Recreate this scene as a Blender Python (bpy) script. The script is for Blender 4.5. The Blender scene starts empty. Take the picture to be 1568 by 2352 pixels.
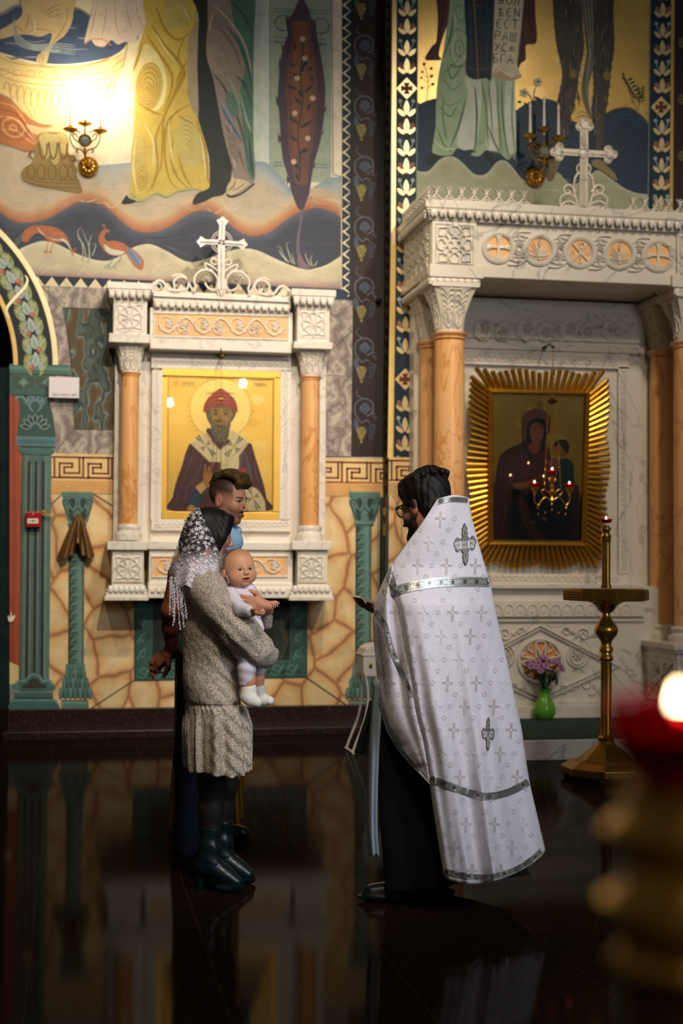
import bpy, math, random
import numpy as np
from mathutils import Vector, Matrix
from mathutils.geometry import tessellate_polygon
PI = math.pi
sin, cos = math.sin, math.cos
scene = bpy.context.scene
COL = scene.collection
rnd = random.Random(7)

# ------------------------------------------------------------------ camera
# world axes: X along the painted wall, Y into the wall (wall face at Y=0), Z up
FPX = 3267.0
CAM = Vector((0.0, -11.67, 1.40))
YAW, PITCH, ROLL = math.radians(10.7), math.radians(2.0), math.radians(0.3)
_fh = Vector((sin(YAW), cos(YAW), 0)); _r0 = Vector((cos(YAW), -sin(YAW), 0)); _z = Vector((0, 0, 1))
FWD = (_fh*cos(PITCH) + _z*sin(PITCH)).normalized()
_u0 = _r0.cross(FWD)
RGT = (_r0*cos(ROLL) + _u0*sin(ROLL)).normalized()
UPV = RGT.cross(FWD)
cam_d = bpy.data.cameras.new('camera')
cam = bpy.data.objects.new('camera', cam_d); COL.objects.link(cam)
_m = Matrix((RGT, UPV, -FWD)).transposed().to_4x4(); _m.translation = CAM
cam.matrix_world = _m
cam_d.sensor_fit = 'VERTICAL'; cam_d.sensor_height = 36; cam_d.sensor_width = 24
cam_d.lens = FPX/2352*36
cam_d.dof.use_dof = True; cam_d.dof.focus_distance = 5.95; cam_d.dof.aperture_fstop = 2.9
cam_d.clip_start = 0.05
scene.camera = cam
scene.view_settings.view_transform = 'Standard'; scene.view_settings.look = 'None'
scene.view_settings.gamma = 1; scene.view_settings.use_curve_mapping = False
scene.view_settings.exposure = 0.0
scene.cycles.max_bounces = 7; scene.cycles.diffuse_bounces = 3; scene.cycles.glossy_bounces = 4
scene.cycles.transmission_bounces = 6; scene.cycles.transparent_max_bounces = 12
scene.cycles.sample_clamp_indirect = 4.0
scene.cycles.use_denoising = True

# ------------------------------------------------------------------ light
world = bpy.data.worlds.new('world'); scene.world = world; world.use_nodes = True
_bg = world.node_tree.nodes['Background']
_bg.inputs[0].default_value = (1.0, 0.80, 0.58, 1); _bg.inputs[1].default_value = 0.05

def lamp(name, kind, loc, energy, col, size=0.2, target=None, spot=None, blend=0.5, sy=None):
    d = bpy.data.lights.new(name, kind); d.energy = energy; d.color = col
    o = bpy.data.objects.new(name, d); COL.objects.link(o); o.location = loc
    if kind == 'AREA':
        d.shape = 'RECTANGLE' if sy else 'DISK'; d.size = size
        if sy: d.size_y = sy
    else: d.shadow_soft_size = size
    if spot: d.spot_size = math.radians(spot); d.spot_blend = blend
    if target is not None:
        o.rotation_euler = (Vector(target)-Vector(loc)).to_track_quat('-Z', 'Y').to_euler()
    return o
WARM = (1.0, 0.86, 0.68); WARM2 = (1.0, 0.78, 0.54); COOL = (0.80, 0.88, 1.0)
# chandelier lamps high in the nave, aimed at the wall
lamp('chandelier_and_fill', 'SPOT', (1.3, -8.6, 6.3), 1500, WARM, 0.16, (0.6, 0, 2.5), 38, 1.0)
lamp('chandelier_and_fill', 'SPOT', (2.3, -5.2, 6.7), 620, WARM, 0.14, (0.9, 0, 2.2), 64, 0.9)
lamp('chandelier_and_fill', 'SPOT', (-1.2, -5.2, 6.7), 330, WARM, 0.14, (0.7, 0, 2.4), 66, 0.9)
lamp('chandelier_and_fill', 'SPOT', (4.2, -8.4, 6.9), 330, WARM, 0.2, (3.7, -1, 3.0), 40, 1.0)
lamp('chandelier_and_fill', 'SPOT', (4.3, -5.9, 7.2), 590, WARM, 0.2, (3.7, -1, 3.6), 56, 1.0)
# far bulbs behind the photographer, seen mirrored in the icon's glass
lamp('far_bulb', 'POINT', (2.86, -13.0, 4.47), 45, WARM, 0.055)
lamp('far_bulb', 'POINT', (1.594, -13.0, 4.10), 45, WARM, 0.055)
# added warm spot that brightens the people, not a known fixture
lamp('chandelier_and_fill', 'SPOT', (0.6, -9.4, 5.0), 520, WARM, 0.25, (0.95, -5.4, 1.2), 34, 0.9)
# daylight from the windows behind the photographer's right shoulder; the narrow spot is added to brighten the robe
lamp('window_and_fill', 'SPOT', (3.3, -11.6, 4.3), 740, COOL, 0.5, (1.55, -5.9, 1.1), 22, 0.8)
lamp('window_and_fill', 'AREA', (5.2, -11.8, 3.6), 120, COOL, 1.6, (1.8, -5.8, 1.2), sy=2.4)

# ------------------------------------------------------------------ camera rays -> world points on real planes
def ray(x, y): return FWD + RGT*((x-784)/FPX) - UPV*((y-1176)/FPX)
def PY(x, y, Y=0.0):
    d = ray(x, y); return CAM + d*((Y-CAM.y)/d.y)
def PZ(x, y, Z=0.0):
    d = ray(x, y); return CAM + d*((Z-CAM.z)/d.z)
def PX(x, y, X):
    d = ray(x, y); return CAM + d*((X-CAM.x)/d.x)
def PD(x, y, dep): return CAM + ray(x, y)*dep

# ------------------------------------------------------------------ objects
ORG = {}
def lin(c):
    if isinstance(c, str):
        c = c.lstrip('#')
        if len(c) == 3: c = ''.join(k*2 for k in c)
        c = tuple(int(c[i:i+2], 16)/255 for i in (0, 2, 4))
    return tuple(((v/12.92) if v <= 0.04045 else ((v+0.055)/1.055)**2.4) for v in c[:3])
def tag(o, label=None, cat=None, group=None, kind=None):
    if label: o['label'] = label
    if cat: o['category'] = cat
    if group: o['group'] = group
    if kind: o['kind'] = kind
    return o
def empty(name, loc, label, cat, group=None):
    o = bpy.data.objects.new(name, None); COL.objects.link(o); o.location = Vector(loc); o.empty_display_size = 0.1
    ORG[o] = Vector(loc)
    return tag(o, label, cat, group)
def link_mesh(name, me, mats, parent=None, smooth=False, loc=None):
    """verts of me are in world coordinates; they are stored relative to the thing's base"""
    o = bpy.data.objects.new(name, me); COL.objects.link(o)
    if parent is not None:
        org = ORG[parent]; o.parent = parent
    else:
        if loc is None:
            n = len(me.vertices); a = np.empty(n*3, dtype=np.float32); me.vertices.foreach_get('co', a); a = a.reshape(-1, 3)
            mn, mx = a.min(0), a.max(0)
            loc = Vector((float(mn[0]+mx[0])/2, float(mn[1]+mx[1])/2, float(mn[2])))
        org = Vector(loc); o.location = org
    me.transform(Matrix.Translation(-org))
    ORG[o] = org
    if not isinstance(mats, (list, tuple)): mats = [mats]
    for m in mats: me.materials.append(m)
    if smooth:
        me.polygons.foreach_set('use_smooth', [True]*len(me.polygons))
    me.update()
    return o
def bevel(o, w=0.004, seg=2):
    m = o.modifiers.new('bevel', 'BEVEL'); m.width = w; m.segments = seg; m.limit_method = 'ANGLE'; m.angle_limit = 0.6
    return o
def copy_tree(o, parent=None):
    c = o.copy(); COL.objects.link(c)
    if parent is not None: c.parent = parent
    ORG[c] = ORG[o].copy()
    for ch in list(o.children): copy_tree(ch, c)
    return c

class MB:
    def __init__(s): s.v = []; s.f = []; s.m = []; s.mi = 0
    def add(s, verts, faces, mi=None):
        b = len(s.v); s.v += [tuple(p) for p in verts]; s.f += [tuple(b+i for i in f) for f in faces]
        s.m += [s.mi if mi is None else mi]*len(faces); return s
    def box(s, x0, x1, y0, y1, z0, z1):
        v = [(x, y, z) for z in (z0, z1) for y in (y0, y1) for x in (x0, x1)]
        return s.add(v, [(0, 2, 3, 1), (4, 5, 7, 6), (0, 1, 5, 4), (2, 6, 7, 3), (0, 4, 6, 2), (1, 3, 7, 5)])
    def quadprism(s, bot, top):
        v = list(bot)+list(top); n = len(bot)
        f = [tuple(range(n))[::-1], tuple(range(n, 2*n))]+[(i, (i+1) % n, n+(i+1) % n, n+i) for i in range(n)]
        return s.add(v, f)
    def lathe(s, prof, c, n=24, axis=None, sx=1, sy=1, flute=None, a0=0):
        c = Vector(c); rows = []
        for r, z in prof:
            row = []
            for i in range(n):
                a = a0+2*PI*i/n; rr = r
                if flute: rr = r*(1-flute[1]*(0.5+0.5*cos(a*flute[0])))
                row.append(Vector((rr*cos(a)*sx, rr*sin(a)*sy, z)))
            rows.append(row)
        if axis is not None:
            q = Vector(axis).to_track_quat('Z', 'Y').to_matrix()
            rows = [[q@p for p in row] for row in rows]
        v = [c+p for row in rows for p in row]; f = []
        for j in range(len(prof)-1):
            for i in range(n):
                k = (i+1) % n; f.append((j*n+i, j*n+k, (j+1)*n+k, (j+1)*n+i))
        f.append(tuple(range(n))[::-1]); f.append(tuple(range((len(prof)-1)*n, len(prof)*n)))
        return s.add(v, f)
    def tube(s, path, r, n=8, closed=False):
        P = [Vector(p) for p in path]; m = len(P); rs = r if isinstance(r, (list, tuple)) else [r]*m
        rings = []; up = None
        for i in range(m):
            a = P[(i-1) % m] if (closed or i > 0) else P[i]; b = P[(i+1) % m] if (closed or i < m-1) else P[i]
            t = (b-a)
            t = t.normalized() if t.length > 1e-9 else Vector((0, 0, 1))
            if up is None: up = Vector((0, 0, 1)) if abs(t.z) < .9 else Vector((1, 0, 0))
            e = t.cross(up)
            if e.length < 1e-6: e = t.orthogonal()
            e.normalize(); up = e.cross(t).normalized()
            rings.append([P[i]+(e*cos(2*PI*k/n)+up*sin(2*PI*k/n))*rs[i] for k in range(n)])
        v = [p for q in rings for p in q]; f = []
        for j in range(m if closed else m-1):
            jj = (j+1) % m
            for i in range(n): k = (i+1) % n; f.append((j*n+i, j*n+k, jj*n+k, jj*n+i))
        if not closed: f.append(tuple(range(n))[::-1]); f.append(tuple(range((m-1)*n, m*n)))
        return s.add(v, f)
    def ball(s, c, r, n=12, m=8, R=None):
        if not isinstance(r, (tuple, list)): r = (r, r, r)
        c = Vector(c); v = []; f = []
        for j in range(m+1):
            t = PI*j/m
            for i in range(n):
                a = 2*PI*i/n; p = Vector((r[0]*sin(t)*cos(a), r[1]*sin(t)*sin(a), r[2]*cos(t)))
                if R: p = R@p
                v.append(c+p)
        for j in range(m):
            for i in range(n): k = (i+1) % n; f.append((j*n+i, (j+1)*n+i, (j+1)*n+k, j*n+k))
        return s.add(v, f)
    def poly(s, pts, mi=None):
        return s.add(pts, [tuple(range(len(pts)))], mi)
    def build(s, name, mats, parent=None, smooth=False, label=None, bev=None, loc=None, seg=2):
        me = bpy.data.meshes.new(name); me.from_pydata(s.v, [], s.f)
        if any(s.m): me.polygons.foreach_set('material_index', s.m)
        me.validate()
        o = link_mesh(name, me, mats, parent, smooth, loc)
        if smooth: autosmooth(o)
        if bev: bevel(o, bev, seg)
        if label: o['label'] = label
        return o
def autosmooth(o, ang=0.7):
    me = o.data
    import bmesh
    bm = bmesh.new(); bm.from_mesh(me)
    for e in bm.edges:
        if len(e.link_faces) == 2: e.smooth = e.calc_face_angle(0) < ang
    bm.to_mesh(me); bm.free()

# ------------------------------------------------------------------ 2D curve helpers
def cr(pts, closed=False, n=6):
    """Catmull-Rom through the points"""
    m = len(pts); out = []
    rng = m if closed else m-1
    for i in range(rng):
        p0 = pts[(i-1) % m] if (closed or i > 0) else pts[i]; p1 = pts[i]
        p2 = pts[(i+1) % m]; p3 = pts[(i+2) % m] if (closed or i+2 < m) else p2
        for k in range(n):
            t = k/n
            out.append(tuple(0.5*((2*b)+(-a+c)*t+(2*a-5*b+4*c-d)*t*t+(-a+3*b-3*c+d)*t*t*t) for a, b, c, d in zip(p0, p1, p2, p3)))
    if not closed: out.append(tuple(pts[-1]))
    return out
def resample(pts, n):
    d = [0]
    for a, b in zip(pts, pts[1:]): d.append(d[-1]+math.dist(a, b))
    L = d[-1] or 1; out = []; j = 0
    for i in range(n):
        t = L*i/(n-1)
        while j < len(d)-2 and d[j+1] < t: j += 1
        k = (t-d[j])/((d[j+1]-d[j]) or 1); k = max(0, min(1, k))
        out.append(tuple(a+(b-a)*k for a, b in zip(pts[j], pts[j+1])))
    return out
def zf(ox, oy, s):
    """coordinates read in an enlarged view -> photo coordinates"""
    def g(*a):
        return [(ox+a[i]/s, oy+a[i+1]/s) for i in range(0, len(a), 2)]
    return g
def ell(cx, cy, rx, ry, n=28, a=0):
    return [(cx+rx*cos(2*PI*i/n)*cos(a)-ry*sin(2*PI*i/n)*sin(a), cy+rx*cos(2*PI*i/n)*sin(a)+ry*sin(2*PI*i/n)*cos(a)) for i in range(n)]
def spiral(cx, cy, r0, r1, a0, turns, n=20):
    return [(cx+(r0+(r1-r0)*i/n)*cos(a0+turns*2*PI*i/n), cy+(r0+(r1-r0)*i/n)*sin(a0+turns*2*PI*i/n)) for i in range(n+1)]

class Paint:
    """flat painted shapes layered on a surface; fmap(x, y, n) gives the point n metres proud of it"""
    def __init__(s, fmap, dz=1.6e-5): s.fm = fmap; s.v = []; s.f = []; s.c = []; s.mi = []; s.z = 0.0006; s.dz = dz; s.hold = False
    def _bump(s):
        if not s.hold: s.z += s.dz
    def poly(s, pts, col, m=0):
        b = len(s.v)
        vv = [s.fm(x, y, s.z) for x, y in pts]
        s.v += vv; c = lin(col)+(1,)
        for t in tessellate_polygon([[Vector((x, y, 0)) for x, y in pts]]):
            s.f.append(tuple(b+i for i in t)); s.c += [c]*3; s.mi.append(m)
        s._bump()
    def blob(s, pts, col, m=0, n=5): s.poly(cr(pts, True, n), col, m)
    def band(s, A, B, cols, n=30, m=0, sm=True):
        """strip between curves A and B, colours blended across it"""
        if sm: A = cr(A); B = cr(B)
        A = resample(A, n); B = resample(B, n); k = len(cols)
        C = [lin(c)+(1,) for c in cols]; b = len(s.v)
        for j in range(k):
            t = j/(k-1)
            s.v += [s.fm(a[0]+(q[0]-a[0])*t, a[1]+(q[1]-a[1])*t, s.z) for a, q in zip(A, B)]
        for j in range(k-1):
            for i in range(n-1):
                s.f.append((b+j*n+i, b+j*n+i+1, b+(j+1)*n+i+1, b+(j+1)*n+i)); s.c += [C[j], C[j], C[j+1], C[j+1]]; s.mi.append(m)
        s._bump()
    def stroke(s, pts, w, col, m=0, sm=True, taper=0, closed=False, n=6, col2=None):
        if sm: pts = cr(pts, closed, n)
        if closed: pts = list(pts)+[pts[0]]
        k = len(pts)
        if k < 2: return
        b = len(s.v); c = lin(col)+(1,); c2 = lin(col2)+(1,) if col2 else c
        for i, p in enumerate(pts):
            a = pts[max(i-1, 0)]; q = pts[min(i+1, k-1)]
            if closed and i in (0, k-1): a = pts[-2]; q = pts[1]
            dx, dy = q[0]-a[0], q[1]-a[1]; L = math.hypot(dx, dy) or 1
            t = i/(k-1); ww = w[0]+(w[1]-w[0])*t if isinstance(w, tuple) else w
            if taper == 1: ww *= max(0.08, sin(PI*t))**0.6
            elif taper == 2: ww *= max(0.05, 1-t)**0.7
            nx, ny = -dy/L*ww/2, dx/L*ww/2
            s.v += [s.fm(p[0]+nx, p[1]+ny, s.z), s.fm(p[0]-nx, p[1]-ny, s.z)]
        for i in range(k-1):
            s.f.append((b+2*i, b+2*i+1, b+2*i+3, b+2*i+2)); s.c += [c, c2, c2, c]; s.mi.append(m)
        s._bump()
    def build(s, name, mats, parent=None, label=None, smooth=False, loc=None):
        me = bpy.data.meshes.new(name); me.from_pydata([tuple(p) for p in s.v], [], s.f)
        at = me.color_attributes.new('Col', 'FLOAT_COLOR', 'CORNER')
        at.data.foreach_set('color', np.array(s.c, dtype=np.float32).ravel())
        me.polygons.foreach_set('material_index', s.mi)
        o = link_mesh(name, me, mats, parent, smooth, loc)
        if label: o['label'] = label
        return o

class Relief:
    """raised carving on a surface; fmap(x, y, n) like Paint, heights in metres"""
    def __init__(s, fmap): s.fm = fmap; s.mb = MB()
    def sweep(s, pts, w, h, sm=True, closed=False, n=5, taper=0, base=0.0, prof=None):
        if sm: pts = cr(pts, closed, n)
        if closed: pts = list(pts)+[pts[0]]
        k = len(pts); rows = []
        prof = prof or [(-.5, 0), (-.44, .6), (-.22, .96), (0.0, 1.0), (.22, .96), (.44, .6), (.5, 0)]
        for i, p in enumerate(pts):
            a = pts[max(i-1, 0)]; q = pts[min(i+1, k-1)]
            if closed and i in (0, k-1): a = pts[-2]; q = pts[1]
            dx, dy = q[0]-a[0], q[1]-a[1]; L = math.hypot(dx, dy) or 1; t = i/(k-1)
            f = 1.0
            if taper == 1: f = max(0.1, sin(PI*t))**0.6
            elif taper == 2: f = max(0.12, 1-t)**0.7
            for o_, hh in prof:
                rows.append(s.fm(p[0]-dy/L*w*f*o_, p[1]+dx/L*w*f*o_, base+h*hh*(0.5+0.5*f)))
        m = len(prof)
        F = [(i*m+j, i*m+j+1, (i+1)*m+j+1, (i+1)*m+j) for i in range(k-1) for j in range(m-1)]
        F.append(tuple(range(m))); F.append(tuple(range((k-1)*m, k*m))[::-1])
        s.mb.add(rows, F)
    def plate(s, pts, h, base=0.0, inset=0.0, dome=0.0):
        n = len(pts); cx = sum(p[0] for p in pts)/n; cy = sum(p[1] for p in pts)/n
        lo = [s.fm(x, y, base) for x, y in pts]; hi = [s.fm(cx+(x-cx)*(1-inset), cy+(y-cy)*(1-inset), base+h) for x, y in pts]
        F = [(i, (i+1) % n, n+(i+1) % n, n+i) for i in range(n)]
        if dome:
            hi2 = [s.fm(cx+(x-cx)*.5, cy+(y-cy)*.5, base+h+dome*.8) for x, y in pts]; c = s.fm(cx, cy, base+h+dome)
            s.mb.add(lo+hi+hi2+[c], F+[(n+i, n+(i+1) % n, 2*n+(i+1) % n, 2*n+i) for i in range(n)]+[(2*n+i, 2*n+(i+1) % n, 3*n) for i in range(n)])
        else:
            T = tessellate_polygon([[Vector((x, y, 0)) for x, y in pts]])
            s.mb.add(lo+hi, F+[tuple(n+i for i in t) for t in T])
    def leaf(s, x, y, ang, L, W, h, base=0.0):
        """pointed leaf with a sunken mid vein"""
        ca, sa = cos(ang), sin(ang)
        def q(u, v, z): return s.fm(x+ca*u-sa*v, y+sa*u+ca*v, base+z)
        pr = [(0, .12), (.2, .75), (.45, 1), (.7, .8), (.88, .45), (1, 0)]
        L_ = []; R_ = []; M = []; LL = []; RR = []
        for u, w in pr:
            M.append(q(u*L, 0, h*.45)); L_.append(q(u*L, w*W*.3, h)); LL.append(q(u*L, w*W*.5, 0)); R_.append(q(u*L, -w*W*.3, h)); RR.append(q(u*L, -w*W*.5, 0))
        v = LL+L_+M+R_+RR; n = len(pr)
        s.mb.add(v, [(r*n+i, r*n+i+1, (r+1)*n+i+1, (r+1)*n+i) for r in range(4) for i in range(n-1)])
    def build(s, name, mats, parent=None, label=None, smooth=True): return s.mb.build(name, mats, parent, smooth, label)

# ------------------------------------------------------------------ materials
def mat(name):
    m = bpy.data.materials.new(name); m.use_nodes = True; nt = m.node_tree
    return m, nt, nt.nodes['Principled BSDF']
def nd(nt, t, **kw):
    n = nt.nodes.new(t)
    for k, v in kw.items():
        if k.startswith('i_'): n.inputs[k[2:].replace('_', ' ')].default_value = v
        else: setattr(n, k, v)
    return n
def ramp(nt, src, stops, interp='LINEAR'):
    r = nt.nodes.new('ShaderNodeValToRGB'); r.color_ramp.interpolation = interp
    e = r.color_ramp.elements
    while len(e) < len(stops): e.new(0.5)
    for i, (p, c) in enumerate(stops): e[i].position = p; e[i].color = (lin(c) if isinstance(c, str) else c)[:3]+(1,)
    nt.links.new(src, r.inputs[0]); return r
def coords(nt, scale=(1, 1, 1), obj=True, rot=(0, 0, 0)):
    t = nt.nodes.new('ShaderNodeTexCoord'); mp = nt.nodes.new('ShaderNodeMapping')
    mp.inputs['Scale'].default_value = scale; mp.inputs['Rotation'].default_value = rot
    if obj:
        nt.links.new(t.outputs['Object'], mp.inputs[0])
    else:
        g = nt.nodes.new('ShaderNodeNewGeometry'); nt.links.new(g.outputs['Position'], mp.inputs[0])
    return mp.outputs[0]
def bump(nt, b, h, strength=0.2, dist=0.002, prev=None):
    n = nt.nodes.new('ShaderNodeBump'); n.inputs['Strength'].default_value = strength; n.inputs['Distance'].default_value = dist
    nt.links.new(h, n.inputs['Height'])
    if prev is not None: nt.links.new(prev, n.inputs['Normal'])
    nt.links.new(n.outputs[0], b.inputs['Normal']); return n.outputs[0]
def simple(name, col, rough=0.5, metal=0.0, noise=0.0, nscale=8, bumpy=0.0, bscale=60, spec=0.5, dist=0.002):
    m, nt, b = mat(name); c = lin(col)
    b.inputs['Base Color'].default_value = c+(1,); b.inputs['Roughness'].default_value = rough; b.inputs['Metallic'].default_value = metal
    b.inputs['Specular IOR Level'].default_value = spec
    if noise:
        n = nd(nt, 'ShaderNodeTexNoise', i_Scale=nscale, i_Detail=5.0); nt.links.new(coords(nt), n.inputs['Vector'])
        r = ramp(nt, n.outputs[0], [(0.3, tuple(max(0, v*(1-noise)) for v in c)), (0.7, tuple(min(1, v*(1+noise)) for v in c))])
        nt.links.new(r.outputs[0], b.inputs['Base Color'])
    if bumpy:
        n = nd(nt, 'ShaderNodeTexNoise', i_Scale=bscale, i_Detail=3.0); nt.links.new(coords(nt), n.inputs['Vector'])
        bump(nt, b, n.outputs[0], bumpy, dist)
    return m
def attr_mat(name, rough=0.6, var=0.22, nscale=9, metal=0.0, stretch=(1, 1, 1), bumpy=0.15, spec=0.4, brush=True):
    m, nt, b = mat(name)
    a = nd(nt, 'ShaderNodeAttribute', attribute_name='Col')
    n = nd(nt, 'ShaderNodeTexNoise', i_Scale=nscale, i_Detail=6.0, i_Roughness=0.65); nt.links.new(coords(nt, stretch, obj=False), n.inputs['Vector'])
    mx = nd(nt, 'ShaderNodeMix', data_type='RGBA', blend_type='MULTIPLY'); mx.inputs[0].default_value = 1
    r = ramp(nt, n.outputs[0], [(0.25, (1-var,)*3), (0.5, (1.0,)*3), (0.75, (1+var*.5,)*3)])
    nt.links.new(a.outputs['Color'], mx.inputs[6]); nt.links.new(r.outputs[0], mx.inputs[7])
    nt.links.new(mx.outputs[2], b.inputs['Base Color'])
    b.inputs['Roughness'].default_value = rough; b.inputs['Metallic'].default_value = metal; b.inputs['Specular IOR Level'].default_value = spec
    if bumpy:
        n2 = nd(nt, 'ShaderNodeTexNoise', i_Scale=55.0, i_Detail=4.0); nt.links.new(coords(nt, obj=False), n2.inputs['Vector'])
        bump(nt, b, n2.outputs[0], bumpy, 0.004)
    return m
def marble(name, c0, c1, vein, scale=1.2, rough=0.28, vpos=0.5, wid=0.03, aniso=(1, 1, 1)):
    m, nt, b = mat(name)
    co = coords(nt, aniso, obj=False)
    n1 = nd(nt, 'ShaderNodeTexNoise', i_Scale=scale, i_Detail=8.0, i_Roughness=0.6, i_Distortion=1.2); nt.links.new(co, n1.inputs['Vector'])
    base = ramp(nt, n1.outputs[0], [(0.3, c0), (0.7, c1)])
    n2 = nd(nt, 'ShaderNodeTexNoise', i_Scale=scale*1.4, i_Detail=6.0, i_Roughness=0.55, i_Distortion=2.2); nt.links.new(co, n2.inputs['Vector'])
    v = ramp(nt, n2.outputs[0], [(vpos-wid, (0,)*3), (vpos, (1,)*3), (vpos+wid, (0,)*3)])
    mx = nd(nt, 'ShaderNodeMix', data_type='RGBA'); nt.links.new(v.outputs[0], mx.inputs[0])
    nt.links.new(base.outputs[0], mx.inputs[6]); mx.inputs[7].default_value = lin(vein)+(1,)
    nt.links.new(mx.outputs[2], b.inputs['Base Color']); b.inputs['Roughness'].default_value = rough
    return m
M = {}
M['paint'] = attr_mat('fresco_paint')
M['paintgold'] = attr_mat('fresco_gold', rough=0.32, var=0.16, nscale=5, metal=0.35, bumpy=0.05)
M['icongold'] = attr_mat('icon_gold_leaf', rough=0.42, var=0.10, nscale=4, metal=0.45, bumpy=0.03)
M['iconpaint'] = attr_mat('icon_tempera', rough=0.45, var=0.12, nscale=16, bumpy=0.03)
M['skin'] = attr_mat('skin', rough=0.5, var=0.08, nscale=30, bumpy=0.05)
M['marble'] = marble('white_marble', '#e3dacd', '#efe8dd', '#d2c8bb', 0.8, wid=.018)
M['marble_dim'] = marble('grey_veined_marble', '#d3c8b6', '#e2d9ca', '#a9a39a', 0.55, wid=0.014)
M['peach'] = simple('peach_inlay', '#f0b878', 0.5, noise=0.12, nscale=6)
M['orange'] = marble('orange_marble', '#e4a664', '#f2bd82', '#cf8a4a', 2.0, 0.3, aniso=(1, 1, .35))
M['brass'] = simple('polished_brass', '#d0a145', 0.24, 0.85, bumpy=0.15, bscale=90)
M['brass_dull'] = simple('worn_brass', '#9a7430', 0.36, 0.92, noise=0.25, bumpy=0.25, bscale=120)
M['gilt'] = simple('gilded_wood', '#d9a93c', 0.25, 0.9, noise=0.1, bumpy=0.15, bscale=50)
M['black'] = simple('black_metal', '#14120f', 0.4)
M['whiteplastic'] = simple('white_plastic', '#e6e0e2', 0.4)
M['wood'] = simple('dark_wood', '#3a2413', 0.4, noise=0.3, nscale=12)

def granite(name, c0, c1, c2, rough=0.1, tiles=None, spec=0.35):
    m, nt, b = mat(name); co = coords(nt, obj=False)
    n = nd(nt, 'ShaderNodeTexNoise', i_Scale=55.0, i_Detail=4.0, i_Roughness=0.7); nt.links.new(coords(nt, (1, 2.4, 1), obj=False), n.inputs['Vector'])
    r = ramp(nt, n.outputs[0], [(0.35, c0), (0.55, c1), (0.72, c2)])
    src = r.outputs[0]
    if tiles:
        mp = nt.nodes.new('ShaderNodeMapping'); nt.links.new(co, mp.inputs[0]); mp.inputs['Location'].default_value = (0.13, 0.21, 0)
        br = nd(nt, 'ShaderNodeTexBrick', offset=0.0, squash=1.0); nt.links.new(mp.outputs[0], br.inputs['Vector'])
        br.inputs['Scale'].default_value = 1.0; br.inputs['Brick Width'].default_value = tiles[0]; br.inputs['Row Height'].default_value = tiles[1]
        br.inputs['Mortar Size'].default_value = 0.0035; br.inputs['Mortar Smooth'].default_value = 0
        br.inputs['Color1'].default_value = (1, 1, 1, 1); br.inputs['Color2'].default_value = (.80, .80, .80, 1); br.inputs['Mortar'].default_value = (2.2, 2.0, 1.8, 1)
        mx = nd(nt, 'ShaderNodeMix', data_type='RGBA', blend_type='MULTIPLY'); mx.inputs[0].default_value = 1
        nt.links.new(src, mx.inputs[6]); nt.links.new(br.outputs['Color'], mx.inputs[7]); src = mx.outputs[2]
    nt.links.new(src, b.inputs['Base Color']); b.inputs['Roughness'].default_value = rough
    b.inputs['Specular IOR Level'].default_value = spec
    if tiles:       # polish: weak clear reflection over the dark stone
        b.inputs['Specular IOR Level'].default_value = 0
        out = nt.nodes['Material Output']; g = nd(nt, 'ShaderNodeBsdfGlossy', i_Roughness=rough); fr = nd(nt, 'ShaderNodeFresnel', i_IOR=1.16)
        ml = nd(nt, 'ShaderNodeMath', operation='MULTIPLY'); ml.inputs[1].default_value = .33; nt.links.new(fr.outputs[0], ml.inputs[0])
        ms = nt.nodes.new('ShaderNodeMixShader'); nt.links.new(ml.outputs[0], ms.inputs[0]); nt.links.new(b.outputs[0], ms.inputs[1]); nt.links.new(g.outputs[0], ms.inputs[2]); nt.links.new(ms.outputs[0], out.inputs[0])
    return m
M['floor'] = granite('polished_granite_floor', '#130b07', '#231610', '#35261d', 0.075, (0.62, 0.62), 0.10)
M['granite'] = granite('brown_granite', '#1a0f0b', '#2e1b14', '#4d372c', 0.3, None)

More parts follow.
